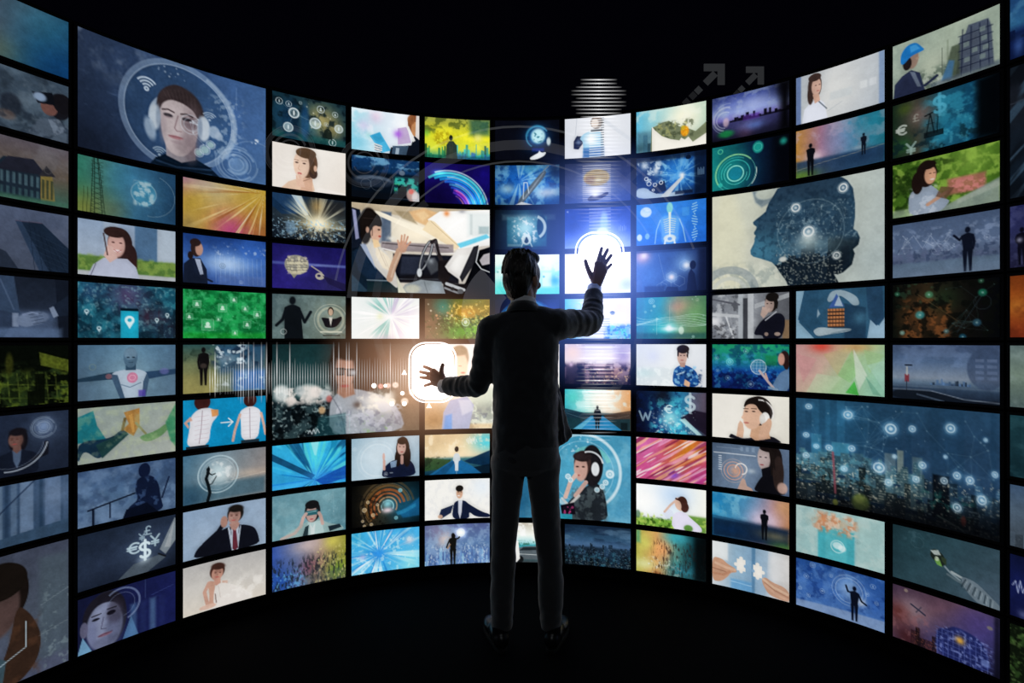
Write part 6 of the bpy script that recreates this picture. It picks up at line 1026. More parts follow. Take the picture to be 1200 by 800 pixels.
bm = bmesh.new(); n = 60
a0, a1 = ang(-.56), ang(12.56); prev = None
for i in range(n + 1):
    a = a0 + (a1 - a0) * i / n
    q = [bm.verts.new(on_wall(a, r, z)) for r, z in ((R + .05, 0), (R + .05, TOP + .04), (R + .15, TOP + .04), (R + .15, 0))]
    if prev:
        for k in range(4): bm.faces.new((prev[k], prev[(k + 1) % 4], q[(k + 1) % 4], q[k]))
    else: bm.faces.new(q)
    prev = q
bm.faces.new(prev[::-1])
tag(from_bm('wall_back', bm, wall_black), 'curved black support wall behind the monitors', kind='structure')

# ---------------------------------------------------------------- monitors
_case = {}
def casing(cs, rs):
    if (cs, rs) in _case: return _case[(cs, rs)]
    half = (cs - GAPW) * STEP / 2 + .0055; h = rs * PITCH - GAPH; e = .0115
    bm = bmesh.new(); seg = 5 * cs; prev = None
    prof = [(.0015, -e), (.0015, h + e), (.010, h + e + .001), (.044, h + e - .004), (.050, h + e - .03), (.050, -e + .03), (.044, -e + .004), (.010, -e - .001)]
    for i in range(seg + 1):
        f = -half + 2 * half * i / seg
        q = [bm.verts.new(((R + d) * math.sin(f), (R + d) * math.cos(f) - R, z)) for d, z in prof]
        if prev:
            for k in range(len(prof)): bm.faces.new((prev[k], prev[(k + 1) % len(prof)], q[(k + 1) % len(prof)], q[k]))
        else: bm.faces.new(q)
        prev = q
    bm.faces.new(prev[::-1])
    bmesh.ops.recalc_face_normals(bm, faces=bm.faces)
    me = bpy.data.meshes.new('casing'); bm.to_mesh(me); bm.free(); me.materials.append(black_plastic)
    _case[(cs, rs)] = me; return me

def display(cs, rs, fn, seed):
    nx, ny = 108 * cs, 67 * rs
    p = Pic(nx * 2, ny * 2, 160., 100. if cs == rs else 213., seed=seed); fn(p); p.film()
    a = np.clip(p.a, 0, 1).reshape(ny, 2, nx, 2, 3).mean((1, 3))
    lin = np.where(a <= .04045, a / 12.92, ((a + .055) / 1.055) ** 2.4)
    half = (cs - GAPW) * STEP / 2; h = rs * PITCH - GAPH
    f = np.linspace(-half, half, nx); z = np.linspace(h, 0, ny)
    co = np.empty((ny, nx, 3), np.float32)
    co[..., 0] = R * np.sin(f)[None]; co[..., 1] = (R * np.cos(f) - R)[None]; co[..., 2] = z[:, None]
    i = np.arange((ny - 1) * nx).reshape(ny - 1, nx)[:, :-1].ravel()
    quads = np.stack([i, i + nx, i + nx + 1, i + 1], 1).astype(np.int32)
    me = bpy.data.meshes.new('display')
    me.vertices.add(nx * ny); me.vertices.foreach_set('co', co.ravel())
    me.loops.add(quads.size); me.loops.foreach_set('vertex_index', quads.ravel())
    me.polygons.add(len(quads)); me.polygons.foreach_set('loop_start', np.arange(0, quads.size, 4, dtype=np.int32))
    me.update(calc_edges=True)
    at = me.color_attributes.new('picture', 'FLOAT_COLOR', 'POINT')
    rgba = np.ones((nx * ny, 4), np.float32); rgba[:, :3] = lin.reshape(-1, 3)
    at.data.foreach_set('color', rgba.ravel())
    me.materials.append(screen_mat)
    return me

for (c, r), (cs, rs, label, fn) in sorted(PICS.items()):
    a = ang(c + (cs - 1) / 2); zb = TOP - (r - 1 + rs) * PITCH + GAPH
    t = empty('wall_monitor', on_wall(a, R, zb), -a)
    tag(t, label, 'monitor', 'monitors of the curved video wall')
    mesh_obj('casing', casing(cs, rs), t)
    mesh_obj('display', display(cs, rs, fn, c * 17 + r * 131), t)
# ---------------------------------------------------------------- the man
suit = pmat('charcoal_suit_wool', (.018, .020, .026), .75, .3, sheen=.5, bump=.25, var=.25, scale=260)
trouser = pmat('charcoal_trouser_wool', (.045, .048, .054), .75, .3, sheen=.5, bump=.25, var=.25, scale=260)
shirt_m = pmat('white_shirt_cotton', (.75, .76, .8), .8, .2, bump=.1, scale=300)
skin_m = pmat('skin', (.36, .20, .14), .55, .35, bump=.08, var=.12, scale=60)
hair_m = pmat('dark_brown_hair', (.010, .0065, .005), .45, .4, bump=.9, var=.5, scale=70, stretch=(1, 1, .25))
shoe_m = pmat('black_leather', (.008, .008, .009), .35, .5, bump=.05, scale=80)
sole_m = pmat('dark_rubber', (.012, .012, .012), .8, .2, bump=.2, scale=200)
iris_m = pmat('dark_eye', (.02, .012, .008), .2, .5)
lip_m = pmat('lips', (.30, .11, .10), .5, .3)

def frame_of(d):
    d = d.normalized(); up = Vector((0, 0, 1)) if abs(d.z) < .9 else Vector((0, 1, 0))
    u = d.cross(up).normalized(); return u, u.cross(d).normalized()

def tube(bm, pts, rad, seg=14, flat=None, cap=4, ecap=1.):
    """closed swept tube with rounded ends; flat = (axis vector, factor) squeezes it along that axis"""
    P = [Vector(p) for p in pts]; n = len(P)
    rings = []
    d0 = (P[1] - P[0]).normalized(); d1 = (P[-1] - P[-2]).normalized()
    st = [(P[0] - d0 * rad[0] * math.cos(math.pi / 2 * k / cap), d0, rad[0] * math.sin(math.pi / 2 * k / cap)) for k in range(1, cap)]
    en = [(P[-1] + d1 * ecap * rad[-1] * math.sin(math.pi / 2 * k / cap), d1, rad[-1] * math.cos(math.pi / 2 * k / cap)) for k in range(1, cap)]
    mid = []
    for i in range(n):
        d = (P[min(i + 1, n - 1)] - P[max(i - 1, 0)]).normalized(); mid.append((P[i], d, rad[i]))
    u = frame_of(d0)[0]
    for p, d, r in st + mid + en:
        u = (u - d * u.dot(d)).normalized(); v = d.cross(u)
        ring = []
        for k in range(seg):
            a = 2 * math.pi * k / seg; off = (u * math.cos(a) + v * math.sin(a)) * r
            if flat: ax = Vector(flat[0]).normalized(); off -= ax * off.dot(ax) * (1 - flat[1])
            ring.append(bm.verts.new(p + off))
        rings.append(ring)
    a = bm.verts.new(P[0] - d0 * rad[0]); b = bm.verts.new(P[-1] + d1 * ecap * rad[-1])
    for k in range(seg):
        bm.faces.new((a, rings[0][(k + 1) % seg], rings[0][k])); bm.faces.new((b, rings[-1][k], rings[-1][(k + 1) % seg]))
        for q in range(len(rings) - 1): bm.faces.new((rings[q][k], rings[q][(k + 1) % seg], rings[q + 1][(k + 1) % seg], rings[q + 1][k]))

def ball(bm, c, r, M=None, seg=20):
    ret = bmesh.ops.create_uvsphere(bm, u_segments=seg, v_segments=seg // 2, radius=1)
    X = Matrix.Translation(c) @ Matrix.Diagonal((*r, 1))
    if M is not None: X = M @ X
    bmesh.ops.transform(bm, matrix=X, verts=ret['verts'])

def loft(bm, rings, seg=28, e=2.4):
    """closed loft of super-ellipses (z, cx, cy, rx, ry)"""
    L = []
    for z, cx, cy, rx, ry in rings:
        ring = []
        for k in range(seg):
            a = 2 * math.pi * k / seg; c, s = math.cos(a), math.sin(a)
            ring.append(bm.verts.new((cx + rx * math.copysign(abs(c) ** (2 / e), c), cy + ry * math.copysign(abs(s) ** (2 / e), s), z)))
        L.append(ring)
    for i in range(len(L) - 1):
        for k in range(seg): bm.faces.new((L[i][k], L[i][(k + 1) % seg], L[i + 1][(k + 1) % seg], L[i + 1][k]))
    bm.faces.new(L[0][::-1]); bm.faces.new(L[-1])

def skinned(name, bm, mat, parent, voxel, smooth=6, wrinkle=0, wsize=.05):
    o = from_bm(name, bm, mat, parent, True)
    md = o.modifiers.new('fuse', 'REMESH'); md.mode = 'VOXEL'; md.voxel_size = voxel; md.use_smooth_shade = True
    if smooth:
        md = o.modifiers.new('soften', 'SMOOTH'); md.iterations = smooth; md.factor = .5
    if wrinkle:
        tx = bpy.data.textures.new(name + '_folds', 'CLOUDS'); tx.noise_scale = wsize; tx.noise_depth = 1
        md = o.modifiers.new('folds', 'DISPLACE'); md.texture = tx; md.strength = wrinkle; md.mid_level = .5; md.texture_coords = 'GLOBAL'
    return o

MX, MY = .0616, 2.57
man = empty('person', (MX, MY, 0))
tag(man, 'man seen from behind in dark suit, arms raised to glowing buttons', 'person')
def W(x, y, z): return (x - MX, y - MY, z)          # hall position to the man's own frame

# key points of the pose
SR, ER, WR = W(.192, 2.57, 1.462), W(.384, 2.76, 1.474), W(.4185, 2.905, 1.640)
SL, EL, WL = W(-.090, 2.57, 1.435), W(-.152, 2.625, 1.178), W(-.322, 2.80, 1.166)
HEAD = Vector(W(.046, 2.585, 1.668))
HM = Matrix.Translation(HEAD) @ Matrix.Rotation(math.radians(-31), 4, 'Z') @ Matrix.Rotation(math.radians(5), 4, 'X')

def finger(bm, pts, r0, r1):
    n = len(pts); tube(bm, pts, [r0 + (r1 - r0) * i / (n - 1) for i in range(n)], 10, cap=3)

# --- body: head, neck, trunk, limbs and hands in one surface
bm = bmesh.new()
ball(bm, (0, -.010, .030), (.067, .086, .080), HM)
ball(bm, (0, .030, -.025), (.056, .062, .078), HM)
ball(bm, (0, .040, -.078), (.042, .044, .032), HM)
ball(bm, (0, .062, .030), (.050, .032, .040), HM)
tube(bm, [HM @ Vector((0, .088, .018)), HM @ Vector((0, .108, -.022)), HM @ Vector((0, .092, -.034))], [.008, .013, .011], 10)
for s in (-1, 1):
    ball(bm, (s * .073, -.008, -.012), (.011, .021, .033), HM)
    ball(bm, (s * .038, .062, -.030), (.022, .022, .020), HM)
tube(bm, [HM @ Vector((0, -.012, -.05)), Vector(W(.050, 2.575, 1.545)), Vector(W(.055, 2.57, 1.45))], [.052, .054, .06], 18)
tube(bm, [W(-.05, 2.57, 1.43), W(.055, 2.57, 1.44), W(.16, 2.57, 1.45)], [.05, .06, .05], 16)
tube(bm, [W(.055, 2.58, 1.40), W(.06, 2.58, 1.15), W(.062, 2.57, .92)], [.10, .095, .10], 20, flat=((0, 1, 0), .8))
tube(bm, [SR, ER, WR], [.04, .034, .026], 14); tube(bm, [SL, EL, WL], [.04, .034, .026], 14)
tube(bm, [W(-.015, 2.57, .88), W(-.035, 2.57, .45), W(-.046, 2.58, .15)], [.05, .042, .030], 14)
tube(bm, [W(.14, 2.57, .88), W(.168, 2.57, .45), W(.176, 2.58, .15)], [.05, .042, .030], 14)
# right hand: palm towards the wall, fingers up and spread, thumb to the side
def hand(wr, mcp, mid, tip, th, pr):
    for i in range(4):
        tube(bm, [wr[0] if i < 2 else wr[1], mcp[i]], [.018, .0155], 10, cap=3)
        finger(bm, [mcp[i], mid[i], tip[i]], pr[i], pr[i] * .80)
    for i in range(3):
        a = (Vector(mcp[i]) + Vector(mcp[i + 1])) / 2; b = (Vector(wr[0]) + Vector(wr[1])) / 2
        tube(bm, [b, a], [.0175, .0145], 10, cap=3)
    finger(bm, th, .0150, .0102)
hand([W(.4185, 2.905, 1.655), W(.431, 2.906, 1.655)],
     [W(.4395, 2.93, 1.7865), W(.4575, 2.932, 1.785), W(.470, 2.930, 1.770), W(.476, 2.925, 1.748)],
     [W(.4520, 2.946, 1.826), W(.4755, 2.948, 1.822), W(.4915, 2.946, 1.801), W(.4955, 2.94, 1.766)],
     [W(.4650, 2.955, 1.868), W(.4955, 2.955, 1.8605), W(.5135, 2.952, 1.831), W(.5125, 2.946, 1.783)],
     [W(.420, 2.915, 1.690), W(.397, 2.93, 1.742), W(.3865, 2.938, 1.772), W(.3795, 2.943, 1.800)], (.0113, .0115, .011, .0100))
# left hand: fingers pointing outwards, thumb up
hand([W(-.330, 2.81, 1.186), W(-.331, 2.81, 1.168)],
     [W(-.396, 2.880, 1.236), W(-.404, 2.884, 1.217), W(-.404, 2.884, 1.197), W(-.396, 2.880, 1.176)],
     [W(-.423, 2.908, 1.2475), W(-.437, 2.910, 1.2235), W(-.437, 2.910, 1.1985), W(-.423, 2.906, 1.1665)],
     [W(-.452, 2.930, 1.256), W(-.472, 2.934, 1.229), W(-.471, 2.934, 1.201), W(-.448, 2.928, 1.158)],
     [W(-.340, 2.825, 1.200), W(-.352, 2.842, 1.228), W(-.352, 2.850, 1.248), W(-.347, 2.855, 1.268)], (.0105, .0107, .0103, .0095))
body = skinned('body', bm, skin_m, man, .0031, 2)
for s in (-1, 1):
    bm = bmesh.new(); ball(bm, (s * .030, .083, .004), (.013, .010, .010), HM, 16)
    e = from_bm('eye', bm, shirt_m, man, True)
    bm = bmesh.new(); ball(bm, (s * .030, .0915, .004), (.0055, .003, .0055), HM, 12)
    from_bm('iris', bm, iris_m, e, True)
    bm = bmesh.new(); tube(bm, [HM @ Vector((s * .016, .094, .022)), HM @ Vector((s * .032, .094, .026)), HM @ Vector((s * .048, .082, .021))], [.003, .0035, .002], 8)
    from_bm('eyebrow', bm, hair_m, man, True)
bm = bmesh.new(); tube(bm, [HM @ Vector((-.022, .080, -.063)), HM @ Vector((0, .091, -.061)), HM @ Vector((.022, .080, -.063))], [.004, .0065, .004], 10)
from_bm('lips', bm, lip_m, man, True)

# --- hair
bm = bmesh.new()
ball(bm, (0, -.016, .042), (.0765, .093, .091), HM, 36)
ball(bm, (0, -.046, -.005), (.0695, .056, .082), HM, 32)
ball(bm, (0, -.050, -.055), (.055, .038, .050), HM, 28)
ball(bm, (.015, .036, .090), (.056, .048, .036), HM, 24)
ball(bm, (-.022, .016, .102), (.048, .055, .030), HM, 24)
for s in (-1, 1): ball(bm, (s * .067, .014, .022), (.010, .034, .044), HM, 20); ball(bm, (s * .069, .022, -.012), (.006, .011, .030), HM, 14)
rh = random.Random(4)
for k in range(120):       # locks combed back over the crown
    a = rh.uniform(0, 2 * math.pi); b = rh.uniform(.05, 1.7)
    d = Vector((math.sin(a) * math.sin(b), math.cos(a) * math.sin(b), math.cos(b)))
    c = Vector((d.x * .0745, -.016 + d.y * .091, .042 + d.z * .090)); t = Vector((d.x * .1, d.y * .2 - .1, -.7 * math.sin(b))) * .05
    tube(bm, [HM @ (c - t), HM @ (c + d * .001), HM @ (c + t)], [.002, .0055, .002], 8, cap=2)
skinned('hair', bm, hair_m, man, .0042, 4)

# --- shirt: collar ring and two cuffs
bm = bmesh.new()
NB = Vector(W(.0515, 2.572, 1.553))
for k in range(28):
    a = 2 * math.pi * k / 28
    b = 2 * math.pi * (k + 1) / 28
    def cp(t, r, z): return NB + Vector((math.cos(t) * r, math.sin(t) * r * 1.05, z - .022 * math.sin(t)))
    q = [bm.verts.new(cp(*t)) for t in ((a, .064, -.045), (b, .064, -.045), (b, .0575, .014), (a, .0575, .014), (a, .0535, .014), (b, .0535, .014), (b, .058, -.045), (a, .058, -.045))]
    bm.faces.new(q[:4]); bm.faces.new((q[3], q[2], q[5], q[4])); bm.faces.new((q[4], q[5], q[6], q[7])); bm.faces.new((q[7], q[6], q[1], q[0]))
bmesh.ops.remove_doubles(bm, verts=bm.verts, dist=.0005)
from_bm('shirt_collar', bm, shirt_m, man, True)
def along(a, b, t): return tuple(Vector(a).lerp(Vector(b), t))
for e, w in ((ER, WR), (EL, WL)):
    bm = bmesh.new(); tube(bm, [along(e, w, .80), along(e, w, 1.12)], [.036, .0355], 22, cap=3, ecap=.1)
    from_bm('shirt_cuff', bm, shirt_m, man, True)

# --- jacket
bm = bmesh.new()
cx = .0585
loft(bm, [(.835, .060 - MX, .012, .146, .112), (.87, .060 - MX, .012, .151, .118), (.95, .0595 - MX, .012, .149, .120), (1.05, .0595 - MX, .014, .1465, .118),
          (1.15, .0605 - MX, .016, .1465, .118), (1.25, .0610 - MX, .014, .1475, .121), (1.33, .056 - MX, .010, .155, .122), (1.40, .054 - MX, .006, .158, .114),
          (1.44, .054 - MX, .004, .142, .10), (1.475, .053 - MX, .002, .112, .082), (1.505, .052 - MX, .000, .084, .070), (1.522, .0515 - MX, .000, .066, .062)], 36)
def sleeve(S, E, Wp, r, sd):
    rn = random.Random(sd); pts, rad = [], []
    S, E, Wp = Vector(S), Vector(E), Vector(Wp)
    for i in range(15):
        t = i / 14; pts.append(S.lerp(E, t)); rad.append(r[0] + (r[1] - r[0]) * t + (.0032 * math.sin(i * 2.1 + sd) * (t > .3)))
    for i in range(1, 15):
        t = i / 14 * .92; pts.append(E.lerp(Wp, t)); rad.append(r[1] + (r[2] - r[1]) * t + (.0030 * math.sin(i * 2.4 + sd) * (t < .7)))
    for k in range(3):
        for i in range(1, len(pts) - 1): 
            if abs(i - 14) < 5: pts[i] = (pts[i - 1] + pts[i] * 2 + pts[i + 1]) / 4
    tube(bm, [tuple(p) for p in pts], rad, 22, cap=3, ecap=.15)
sleeve(SR, ER, WR, (.073, .060, .043), 1)
sleeve(SL, EL, WL, (.068, .052, .048), 3)
tube(bm, [W(.055, 2.565, 1.487), W(.12, 2.565, 1.482), SR], [.06, .066, .07], 18)       # shoulder pads
tube(bm, [W(.05, 2.565, 1.475), W(-.02, 2.565, 1.460), SL], [.06, .064, .068], 18)
# open front swinging out on the right, below the raised arm
def slab(P, th):
    f = [bm.verts.new(Vector(W(*p)) + Vector((0, -th, 0))) for p in P]; g = [bm.verts.new(Vector(W(*p)) + Vector((0, th, 0))) for p in P]; n = len(P)
    bm.faces.new(f); bm.faces.new(g[::-1])
    for k in range(n): bm.faces.new((f[k], g[k], g[(k + 1) % n], f[(k + 1) % n]))
slab([(.185, 2.61, 1.20), (.213, 2.615, 1.19), (.228, 2.63, 1.13), (.247, 2.645, 1.05), (.268, 2.66, .985), (.283, 2.665, .948), (.262, 2.65, .925), (.222, 2.62, .908), (.185, 2.60, .905)], .020)
slab([(.205, 2.585, 1.16), (.222, 2.59, 1.10), (.240, 2.60, .99), (.246, 2.60, .925), (.232, 2.595, .922), (.214, 2.59, 1.03)], .014)
jacket = skinned('jacket', bm, suit, man, .0065, 5, .010, .055)
# collar of the jacket
bm = bmesh.new(); pr = None
for k in range(25):
    a = math.radians(150 + 240 * k / 24)
    c = NB + Vector((0, 0, -.016 - .024 * math.sin(a)))
    q = [bm.verts.new(c + Vector((math.cos(a) * r, math.sin(a) * r * 1.04, z))) for r, z in ((.0625, .004), (.068, .006), (.084, -.034), (.076, -.038))]
    if pr:
        for j in range(4): bm.faces.new((pr[j], pr[(j + 1) % 4], q[(j + 1) % 4], q[j]))
    else: bm.faces.new(q)
    pr = q
bm.faces.new(pr[::-1])
from_bm('jacket_collar', bm, suit, jacket, True)

# --- trousers
bm = bmesh.new()
loft(bm, [(.79, .0616 - MX, .0, .120, .07), (.83, .0616 - MX, .0, .150, .105), (.90, .0616 - MX, .0, .149, .108), (.98, .0616 - MX, .004, .142, .104)], 32)
def leg(pts, sd):
    P = []; r = []
    for i in range(len(pts) - 1):
        for k in range(4):
            t = k / 4; a, b = pts[i], pts[i + 1]
            P.append(W(a[0] + (b[0] - a[0]) * t, a[1] + (b[1] - a[1]) * t, a[2] + (b[2] - a[2]) * t)); r.append(a[3] + (b[3] - a[3]) * t + .0015 * math.sin(len(P) * 1.9 + sd) * (b[2] < .5))
    P.append(W(*pts[-1][:3])); r.append(pts[-1][3]); tube(bm, P, r, 22, cap=2, ecap=.1)
leg([(-.020, 2.57, .86, .078), (-.0165, 2.57, .79, .0755), (-.0225, 2.57, .715, .0695), (-.029, 2.575, .614, .0635), (-.040, 2.575, .40, .0555), (-.045, 2.575, .235, .053), (-.0455, 2.585, .150, .050), (-.0455, 2.594, .085, .0480)], 0)
leg([(.144, 2.57, .86, .078), (.1395, 2.57, .79, .0755), (.1445, 2.57, .715, .0700), (.1515, 2.575, .614, .064), (.172, 2.575, .40, .0565), (.1755, 2.575, .235, .0575), (.1765, 2.585, .150, .050), (.1775, 2.594, .085, .0465)], 2)
skinned('trousers', bm, trouser, man, .0065, 5, .008, .07)

# --- shoes
for hx0, yaw in ((-.0465, 14), (.177, -16)):
    M = Matrix.Translation(Vector(W(hx0, 2.555, 0))) @ Matrix.Rotation(math.radians(yaw), 4, 'Z')
    bm = bmesh.new()
    ball(bm, (0, .012, .046), (.037, .042, .042), M); ball(bm, (0, .085, .042), (.040, .085, .036), M)
    ball(bm, (0, .175, .034), (.047, .075, .028), M); ball(bm, (0, .215, .030), (.040, .050, .022), M)
    tube(bm, [M @ Vector((0, .02, .06)), M @ Vector((0, .028, .10))], [.036, .038], 16, cap=2)
    sh = skinned('shoe', bm, shoe_m, man, .005, 3)
    bm = bmesh.new(); pr = None; pts = []
    for k in range(28):
        a = 2 * math.pi * k / 28; y = .115 - .148 * math.cos(a); w = .036 + .014 * max(0, min(1, (y - .06) / .12))
        pts.append((math.copysign(abs(math.sin(a)) ** .7, math.sin(a)) * w, y))
    lo = [bm.verts.new(M @ Vector((x, y, 0))) for x, y in pts]; hi = [bm.verts.new(M @ Vector((x, y, .014))) for x, y in pts]
    bm.faces.new(lo); bm.faces.new(hi[::-1])
    for k in range(28): bm.faces.new((lo[k], lo[(k + 1) % 28], hi[(k + 1) % 28], hi[k]))
    from_bm('sole', bm, sole_m, sh)
# ---------------------------------------------------------------- projected light shapes
def ring_mesh(bm, r0, r1, a0=0., a1=360., th=.002, ctr=(0, 0), n=None):
    n = n or max(8, int(abs(a1 - a0) / 5)); full = abs(a1 - a0) >= 359.9; prev = first = None
    for i in range(n + (0 if full else 1)):
        a = math.radians(a0 + (a1 - a0) * i / n); c, s = math.cos(a), math.sin(a)
        q = [bm.verts.new((ctr[0] + r * c, y, ctr[1] + r * s)) for r, y in ((r0, -th), (r1, -th), (r1, th), (r0, th))]
        if prev:
            for j in range(4): bm.faces.new((prev[j], prev[(j + 1) % 4], q[(j + 1) % 4], q[j]))
        else: first = q
        prev = q
    if full:
        for j in range(4): bm.faces.new((prev[j], prev[(j + 1) % 4], first[(j + 1) % 4], first[j]))
    else: bm.faces.new(first); bm.faces.new(prev[::-1])

def rrect(w, h, r, n=8):
    P = []
    for cx, cz, a in ((w - r, h - r, 0), (-w + r, h - r, 90), (-w + r, -h + r, 180), (w - r, -h + r, 270)):
        for k in range(n + 1):
            t = math.radians(a + 90 * k / n); P.append((cx + r * math.cos(t), cz + r * math.sin(t)))
    return P

def plate(bm, P, th=.003, hole=None):
    f = [bm.verts.new((x, -th, z)) for x, z in P]; b = [bm.verts.new((x, th, z)) for x, z in P]; n = len(P)
    if hole is None:
        bm.faces.new(f); bm.faces.new(b[::-1])
        for k in range(n): bm.faces.new((f[k], b[k], b[(k + 1) % n], f[(k + 1) % n]))
    else:
        g = [bm.verts.new((x, -th, z)) for x, z in hole]; e = [bm.verts.new((x, th, z)) for x, z in hole]
        for k in range(n):
            j = (k + 1) % n
            bm.faces.new((f[k], f[j], g[j], g[k])); bm.faces.new((b[k], e[k], e[j], b[j])); bm.faces.new((f[k], b[k], b[j], f[j])); bm.faces.new((g[k], g[j], e[j], e[k]))

def glow_mat(name, color, k, power, core=None, kc=0, rc=.5):
    """light hanging in the air: falls off from the middle, with a brighter core"""
    m = bpy.data.materials.new(name); m.use_nodes = True
    nt = m.node_tree; nt.nodes.clear(); N = nt.nodes.new; L = nt.links.new
    out = N('ShaderNodeOutputMaterial'); ad = N('ShaderNodeAddShader')
    tc = N('ShaderNodeTexCoord'); ln = N('ShaderNodeVectorMath'); ln.operation = 'LENGTH'; L(tc.outputs['Object'], ln.inputs[0])
    for i, (cl_, kk, rr) in enumerate(((color, k, 1.), (core or color, kc, rc))):
        em = N('ShaderNodeEmission'); em.inputs[0].default_value = (*cl_, 1)
        a = N('ShaderNodeMath'); a.operation = 'MULTIPLY_ADD'; a.use_clamp = True; a.inputs[1].default_value = -1 / rr; a.inputs[2].default_value = 1; L(ln.outputs['Value'], a.inputs[0])
        b = N('ShaderNodeMath'); b.operation = 'POWER'; b.inputs[1].default_value = power; L(a.outputs[0], b.inputs[0])
        c = N('ShaderNodeMath'); c.operation = 'MULTIPLY'; c.inputs[1].default_value = kk; L(b.outputs[0], c.inputs[0])
        L(c.outputs[0], em.inputs[1]); L(em.outputs[0], ad.inputs[i])
    L(ad.outputs[0], out.inputs['Volume'])
    return m

def haze(loc, rad, label, *shade):
    bm = bmesh.new(); bmesh.ops.create_uvsphere(bm, u_segments=32, v_segments=16, radius=1)
    o = from_bm('light_haze', bm, glow_mat('light_haze', *shade)); o.scale = rad; o.location = loc
    tag(o, label, 'haze', kind='stuff'); return o

white_panel = light_mat('white_button_light', (1, .99, .97), 1.6, solid=.6)
white_rim = light_mat('white_rim_light', (1, 1, 1), .8)
warm_dot = light_mat('warm_dot_light', (1, .9, .8), .9)
grey_light = light_mat('faint_grey_light', (.9, .92, 1), .011)
grey_soft = light_mat('fainter_grey_light', (.9, .92, 1), .006)
grey_disc = light_mat('grey_disc_light', (.85, .85, 1), .022)
grey_thin = light_mat('thin_line_light', (.9, .95, 1), .018)
arrow_light = light_mat('dim_arrow_light', (.9, .95, 1), .013)
arrow_faint = light_mat('dimmer_arrow_light', (.9, .95, 1), .006)
bar_light = light_mat('sound_bar_light', (1, 1, 1), .32, fade=2, power=1.0)
bar_dim = light_mat('sound_bar_dim_light', (.95, 1, 1), .20, fade=2, power=1.0)
line_light = light_mat('scan_line_light', (1, 1, 1), .42, fade=0, power=.75)
line_dim = light_mat('scan_line_dim_light', (.95, .97, 1), .10, fade=0, power=1.0)

# button under the right hand
b = empty('hologram_button', (.462, 3.005, 1.833))
tag(b, 'round cornered white glowing button under the raised right hand', 'hologram')
bm = bmesh.new(); plate(bm, rrect(.112, .112, .09)); from_bm('panel', bm, white_panel, b)
bm = bmesh.new(); plate(bm, rrect(.130, .130, .104), .002, rrect(.123, .123, .098)); from_bm('rim', bm, white_rim, b)
# button under the left hand
b = empty('hologram_button', (-.418, 3.005, 1.222))
tag(b, 'square white glowing button under the left hand with orange halo', 'hologram')
bm = bmesh.new(); plate(bm, rrect(.112, .145, .075)); from_bm('panel', bm, white_panel, b)
bm = bmesh.new(); plate(bm, rrect(.127, .160, .088), .002, rrect(.120, .153, .083)); from_bm('rim', bm, white_rim, b)
for px, pz, r in ((-.31, -.07, .013), (-.15, -.165, .012), (-.215, -.165, .012), (-.16, -.11, .011), (-.25, -.07, .009)):
    bm = bmesh.new(); ring_mesh(bm, .0, r, th=.002, ctr=(px, pz), n=20); from_bm('dot', bm, warm_dot, b)
for px, pz in ((-.15, .0), (-.02, -.175)):
    bm = bmesh.new(); plate(bm, [(px - .014, pz - .012), (px + .014, pz - .012), (px, pz + .014)]); from_bm('pointer', bm, warm_dot, b)

# large dial of faint rings between the man and the wall
b = empty('hologram_dial', (.036, 2.97, 1.535))
tag(b, 'very large dial of faint grey light rings behind the man', 'hologram')
for r0, r1, a0, a1, m in ((.85, .90, 25, 175, grey_light), (.965, .975, 20, 170, grey_thin), (.785, .793, 30, 160, grey_thin), (.62, .66, -60, 15, grey_soft), (.10, .30, 130, 235, grey_disc),
                          (.56, .575, 120, 200, grey_light), (.50, .56, -50, 20, grey_soft), (.73, .77, 130, 215, grey_soft), (.66, .70, 35, 90, grey_soft)):
    bm = bmesh.new(); ring_mesh(bm, r0, r1, a0, a1); from_bm('ring', bm, m, b)
for dx, dz, lab in ((-.742, 2.282, 'small faint ring dial hovering over the control room monitor'), (-1.07, 2.30, 'small faint ring dial hovering beside the woman touching her lips')):
    b = empty('hologram_dial', (dx, 2.86 if dx > -.9 else 2.74, dz)); tag(b, lab, 'hologram')
    for r0, r1, a0, a1, m in ((.10, .118, 0, 360, grey_soft), (.075, .085, 20, 330, grey_light), (.122, .125, 0, 360, grey_light), (.05, .056, 200, 520, grey_light)):
        bm = bmesh.new(); ring_mesh(bm, r0, r1, a0, a1); from_bm('ring', bm, m, b)

# two rising arrows above the wall
def arrow(x, y, z, s, label, m1, m2):
    b = empty('hologram_arrow', (x, y, z)); tag(b, label, 'hologram')
    b.rotation_euler = (0, math.radians(-45), 0)
    bm = bmesh.new(); plate(bm, [(.03 * s, -.022 * s), (.03 * s, .022 * s), (.118 * s, .022 * s), (.118 * s, -.022 * s)]); from_bm('shaft', bm, m1, b)
    bm = bmesh.new(); plate(bm, [(.205 * s, 0), (.11 * s, .095 * s), (.078 * s, .063 * s), (.141 * s, 0), (.078 * s, -.063 * s), (.11 * s, -.095 * s)]); from_bm('arrow_head', bm, m1, b)
    for k, q in ((-.035, m1), (-.085, m2), (-.145, m2)):
        bm = bmesh.new(); plate(bm, [(k * s - .02 * s, -.02 * s), (k * s - .02 * s, .02 * s), (k * s + .02 * s, .02 * s), (k * s + .02 * s, -.02 * s)]); from_bm('dash', bm, q, b)
arrow(.985, 2.95, 2.705, .80, 'larger dim upward arrow floating over the wooded hill monitor', arrow_light, arrow_faint)
arrow(1.168, 2.86, 2.668, .66, 'smaller dim upward arrow floating over the violet city monitor', arrow_light, arrow_faint)
arrow(.60, 3.02, 2.225, .9, 'dim slanting arrow of dashes between the globe and laptop monitors', arrow_faint, arrow_faint)

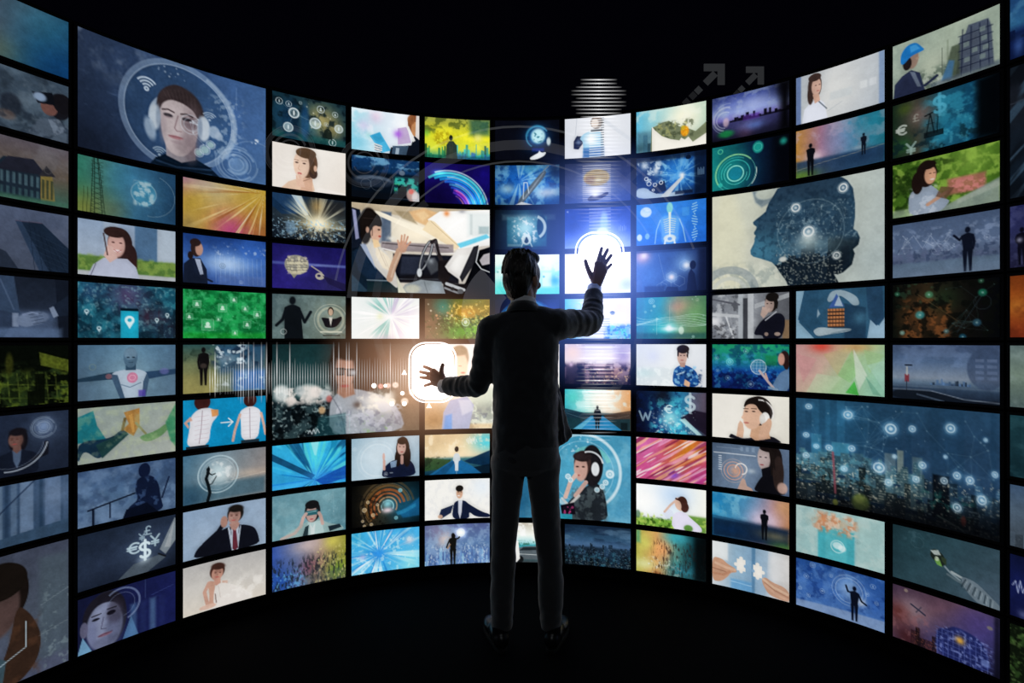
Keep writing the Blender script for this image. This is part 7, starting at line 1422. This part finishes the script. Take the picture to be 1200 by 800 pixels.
# sound wave of upright bars in front of the crowd monitor
b = empty('hologram_sound_wave', (-1.0, 2.6, 1.205)); tag(b, 'row of thin white upright light bars like a sound wave', 'hologram')
rb = random.Random(12)
bar_me = {}
for k in range(78):
    px = 246 + k * 3.02
    a = -math.atan((600 - px) / 667.74)
    # the bars stand on an arc a hand's breadth in front of the wall
    rr = R - .16; s_ = math.sin(a); c_ = math.cos(a)
    d = AXIS * c_ + math.sqrt(rr * rr - (AXIS * s_) ** 2)
    tall = rb.random() < .2
    h = (.30 if tall else .14 + .08 * rb.random()) * (.75 if px < 262 else 1)
    key = (tall, int(h * 50))
    if key not in bar_me:
        bm = bmesh.new(); bmesh.ops.create_cube(bm, size=1); w = .0036 if tall else .0030
        bmesh.ops.transform(bm, matrix=Matrix.Diagonal((w, w, int(h * 50) / 50, 1)), verts=bm.verts)
        me = bpy.data.meshes.new('bar'); bm.to_mesh(me); bm.free(); me.materials.append(bar_light if tall else bar_dim); bar_me[key] = me
    o = mesh_obj('bar', bar_me[key], b)
    o.location = Vector((d * s_, d * c_, 1.205 + (.03 if tall else 0))) - b.location

# stack of level scan lines above and below the right hand
b = empty('hologram_scan_lines', (.466, 3.06, 1.8)); tag(b, 'tall stack of thin level white light lines above the right hand', 'hologram')
line_me = {}
for k in range(98):
    y = 93 + k * 4.35
    if 262 < y < 345: continue
    z = 1.385 + (399.6 - y) / 667.74 * 3.06
    if y < 140: w = .115 * (1.5 - abs(y - 115) / 40); bright = True
    elif y < 262: w = .135; bright = False
    elif y < 470: w = .13; bright = k % 3 == 0
    else: w = .11; bright = False
    w *= .85 + .3 * rb.random(); key = (bright, int(w * 40))
    if key not in line_me:
        bm = bmesh.new(); bmesh.ops.create_cube(bm, size=1)
        bmesh.ops.transform(bm, matrix=Matrix.Diagonal((int(w * 40) / 40 * 2, .003, .0056 if bright else .005, 1)), verts=bm.verts)
        me = bpy.data.meshes.new('line'); bm.to_mesh(me); bm.free(); me.materials.append(line_light if bright else line_dim); line_me[key] = me
    o = mesh_obj('line', line_me[key], b); o.location = (0, 0, z - 1.8)

# haze of light around the two buttons
haze((.466, 2.995, 1.775), (.62, .13, .74), 'blue haze of light around the raised right hand', (.13, .27, 1.0), 7.0, 1.5, (.8, .9, 1), 6, .42)
haze((-.45, 2.935, 1.23), (.60, .13, .52), 'orange haze of light around the left hand', (1.0, .50, .28), 4.2, 1.6, (1, .88, .74), 5, .5)
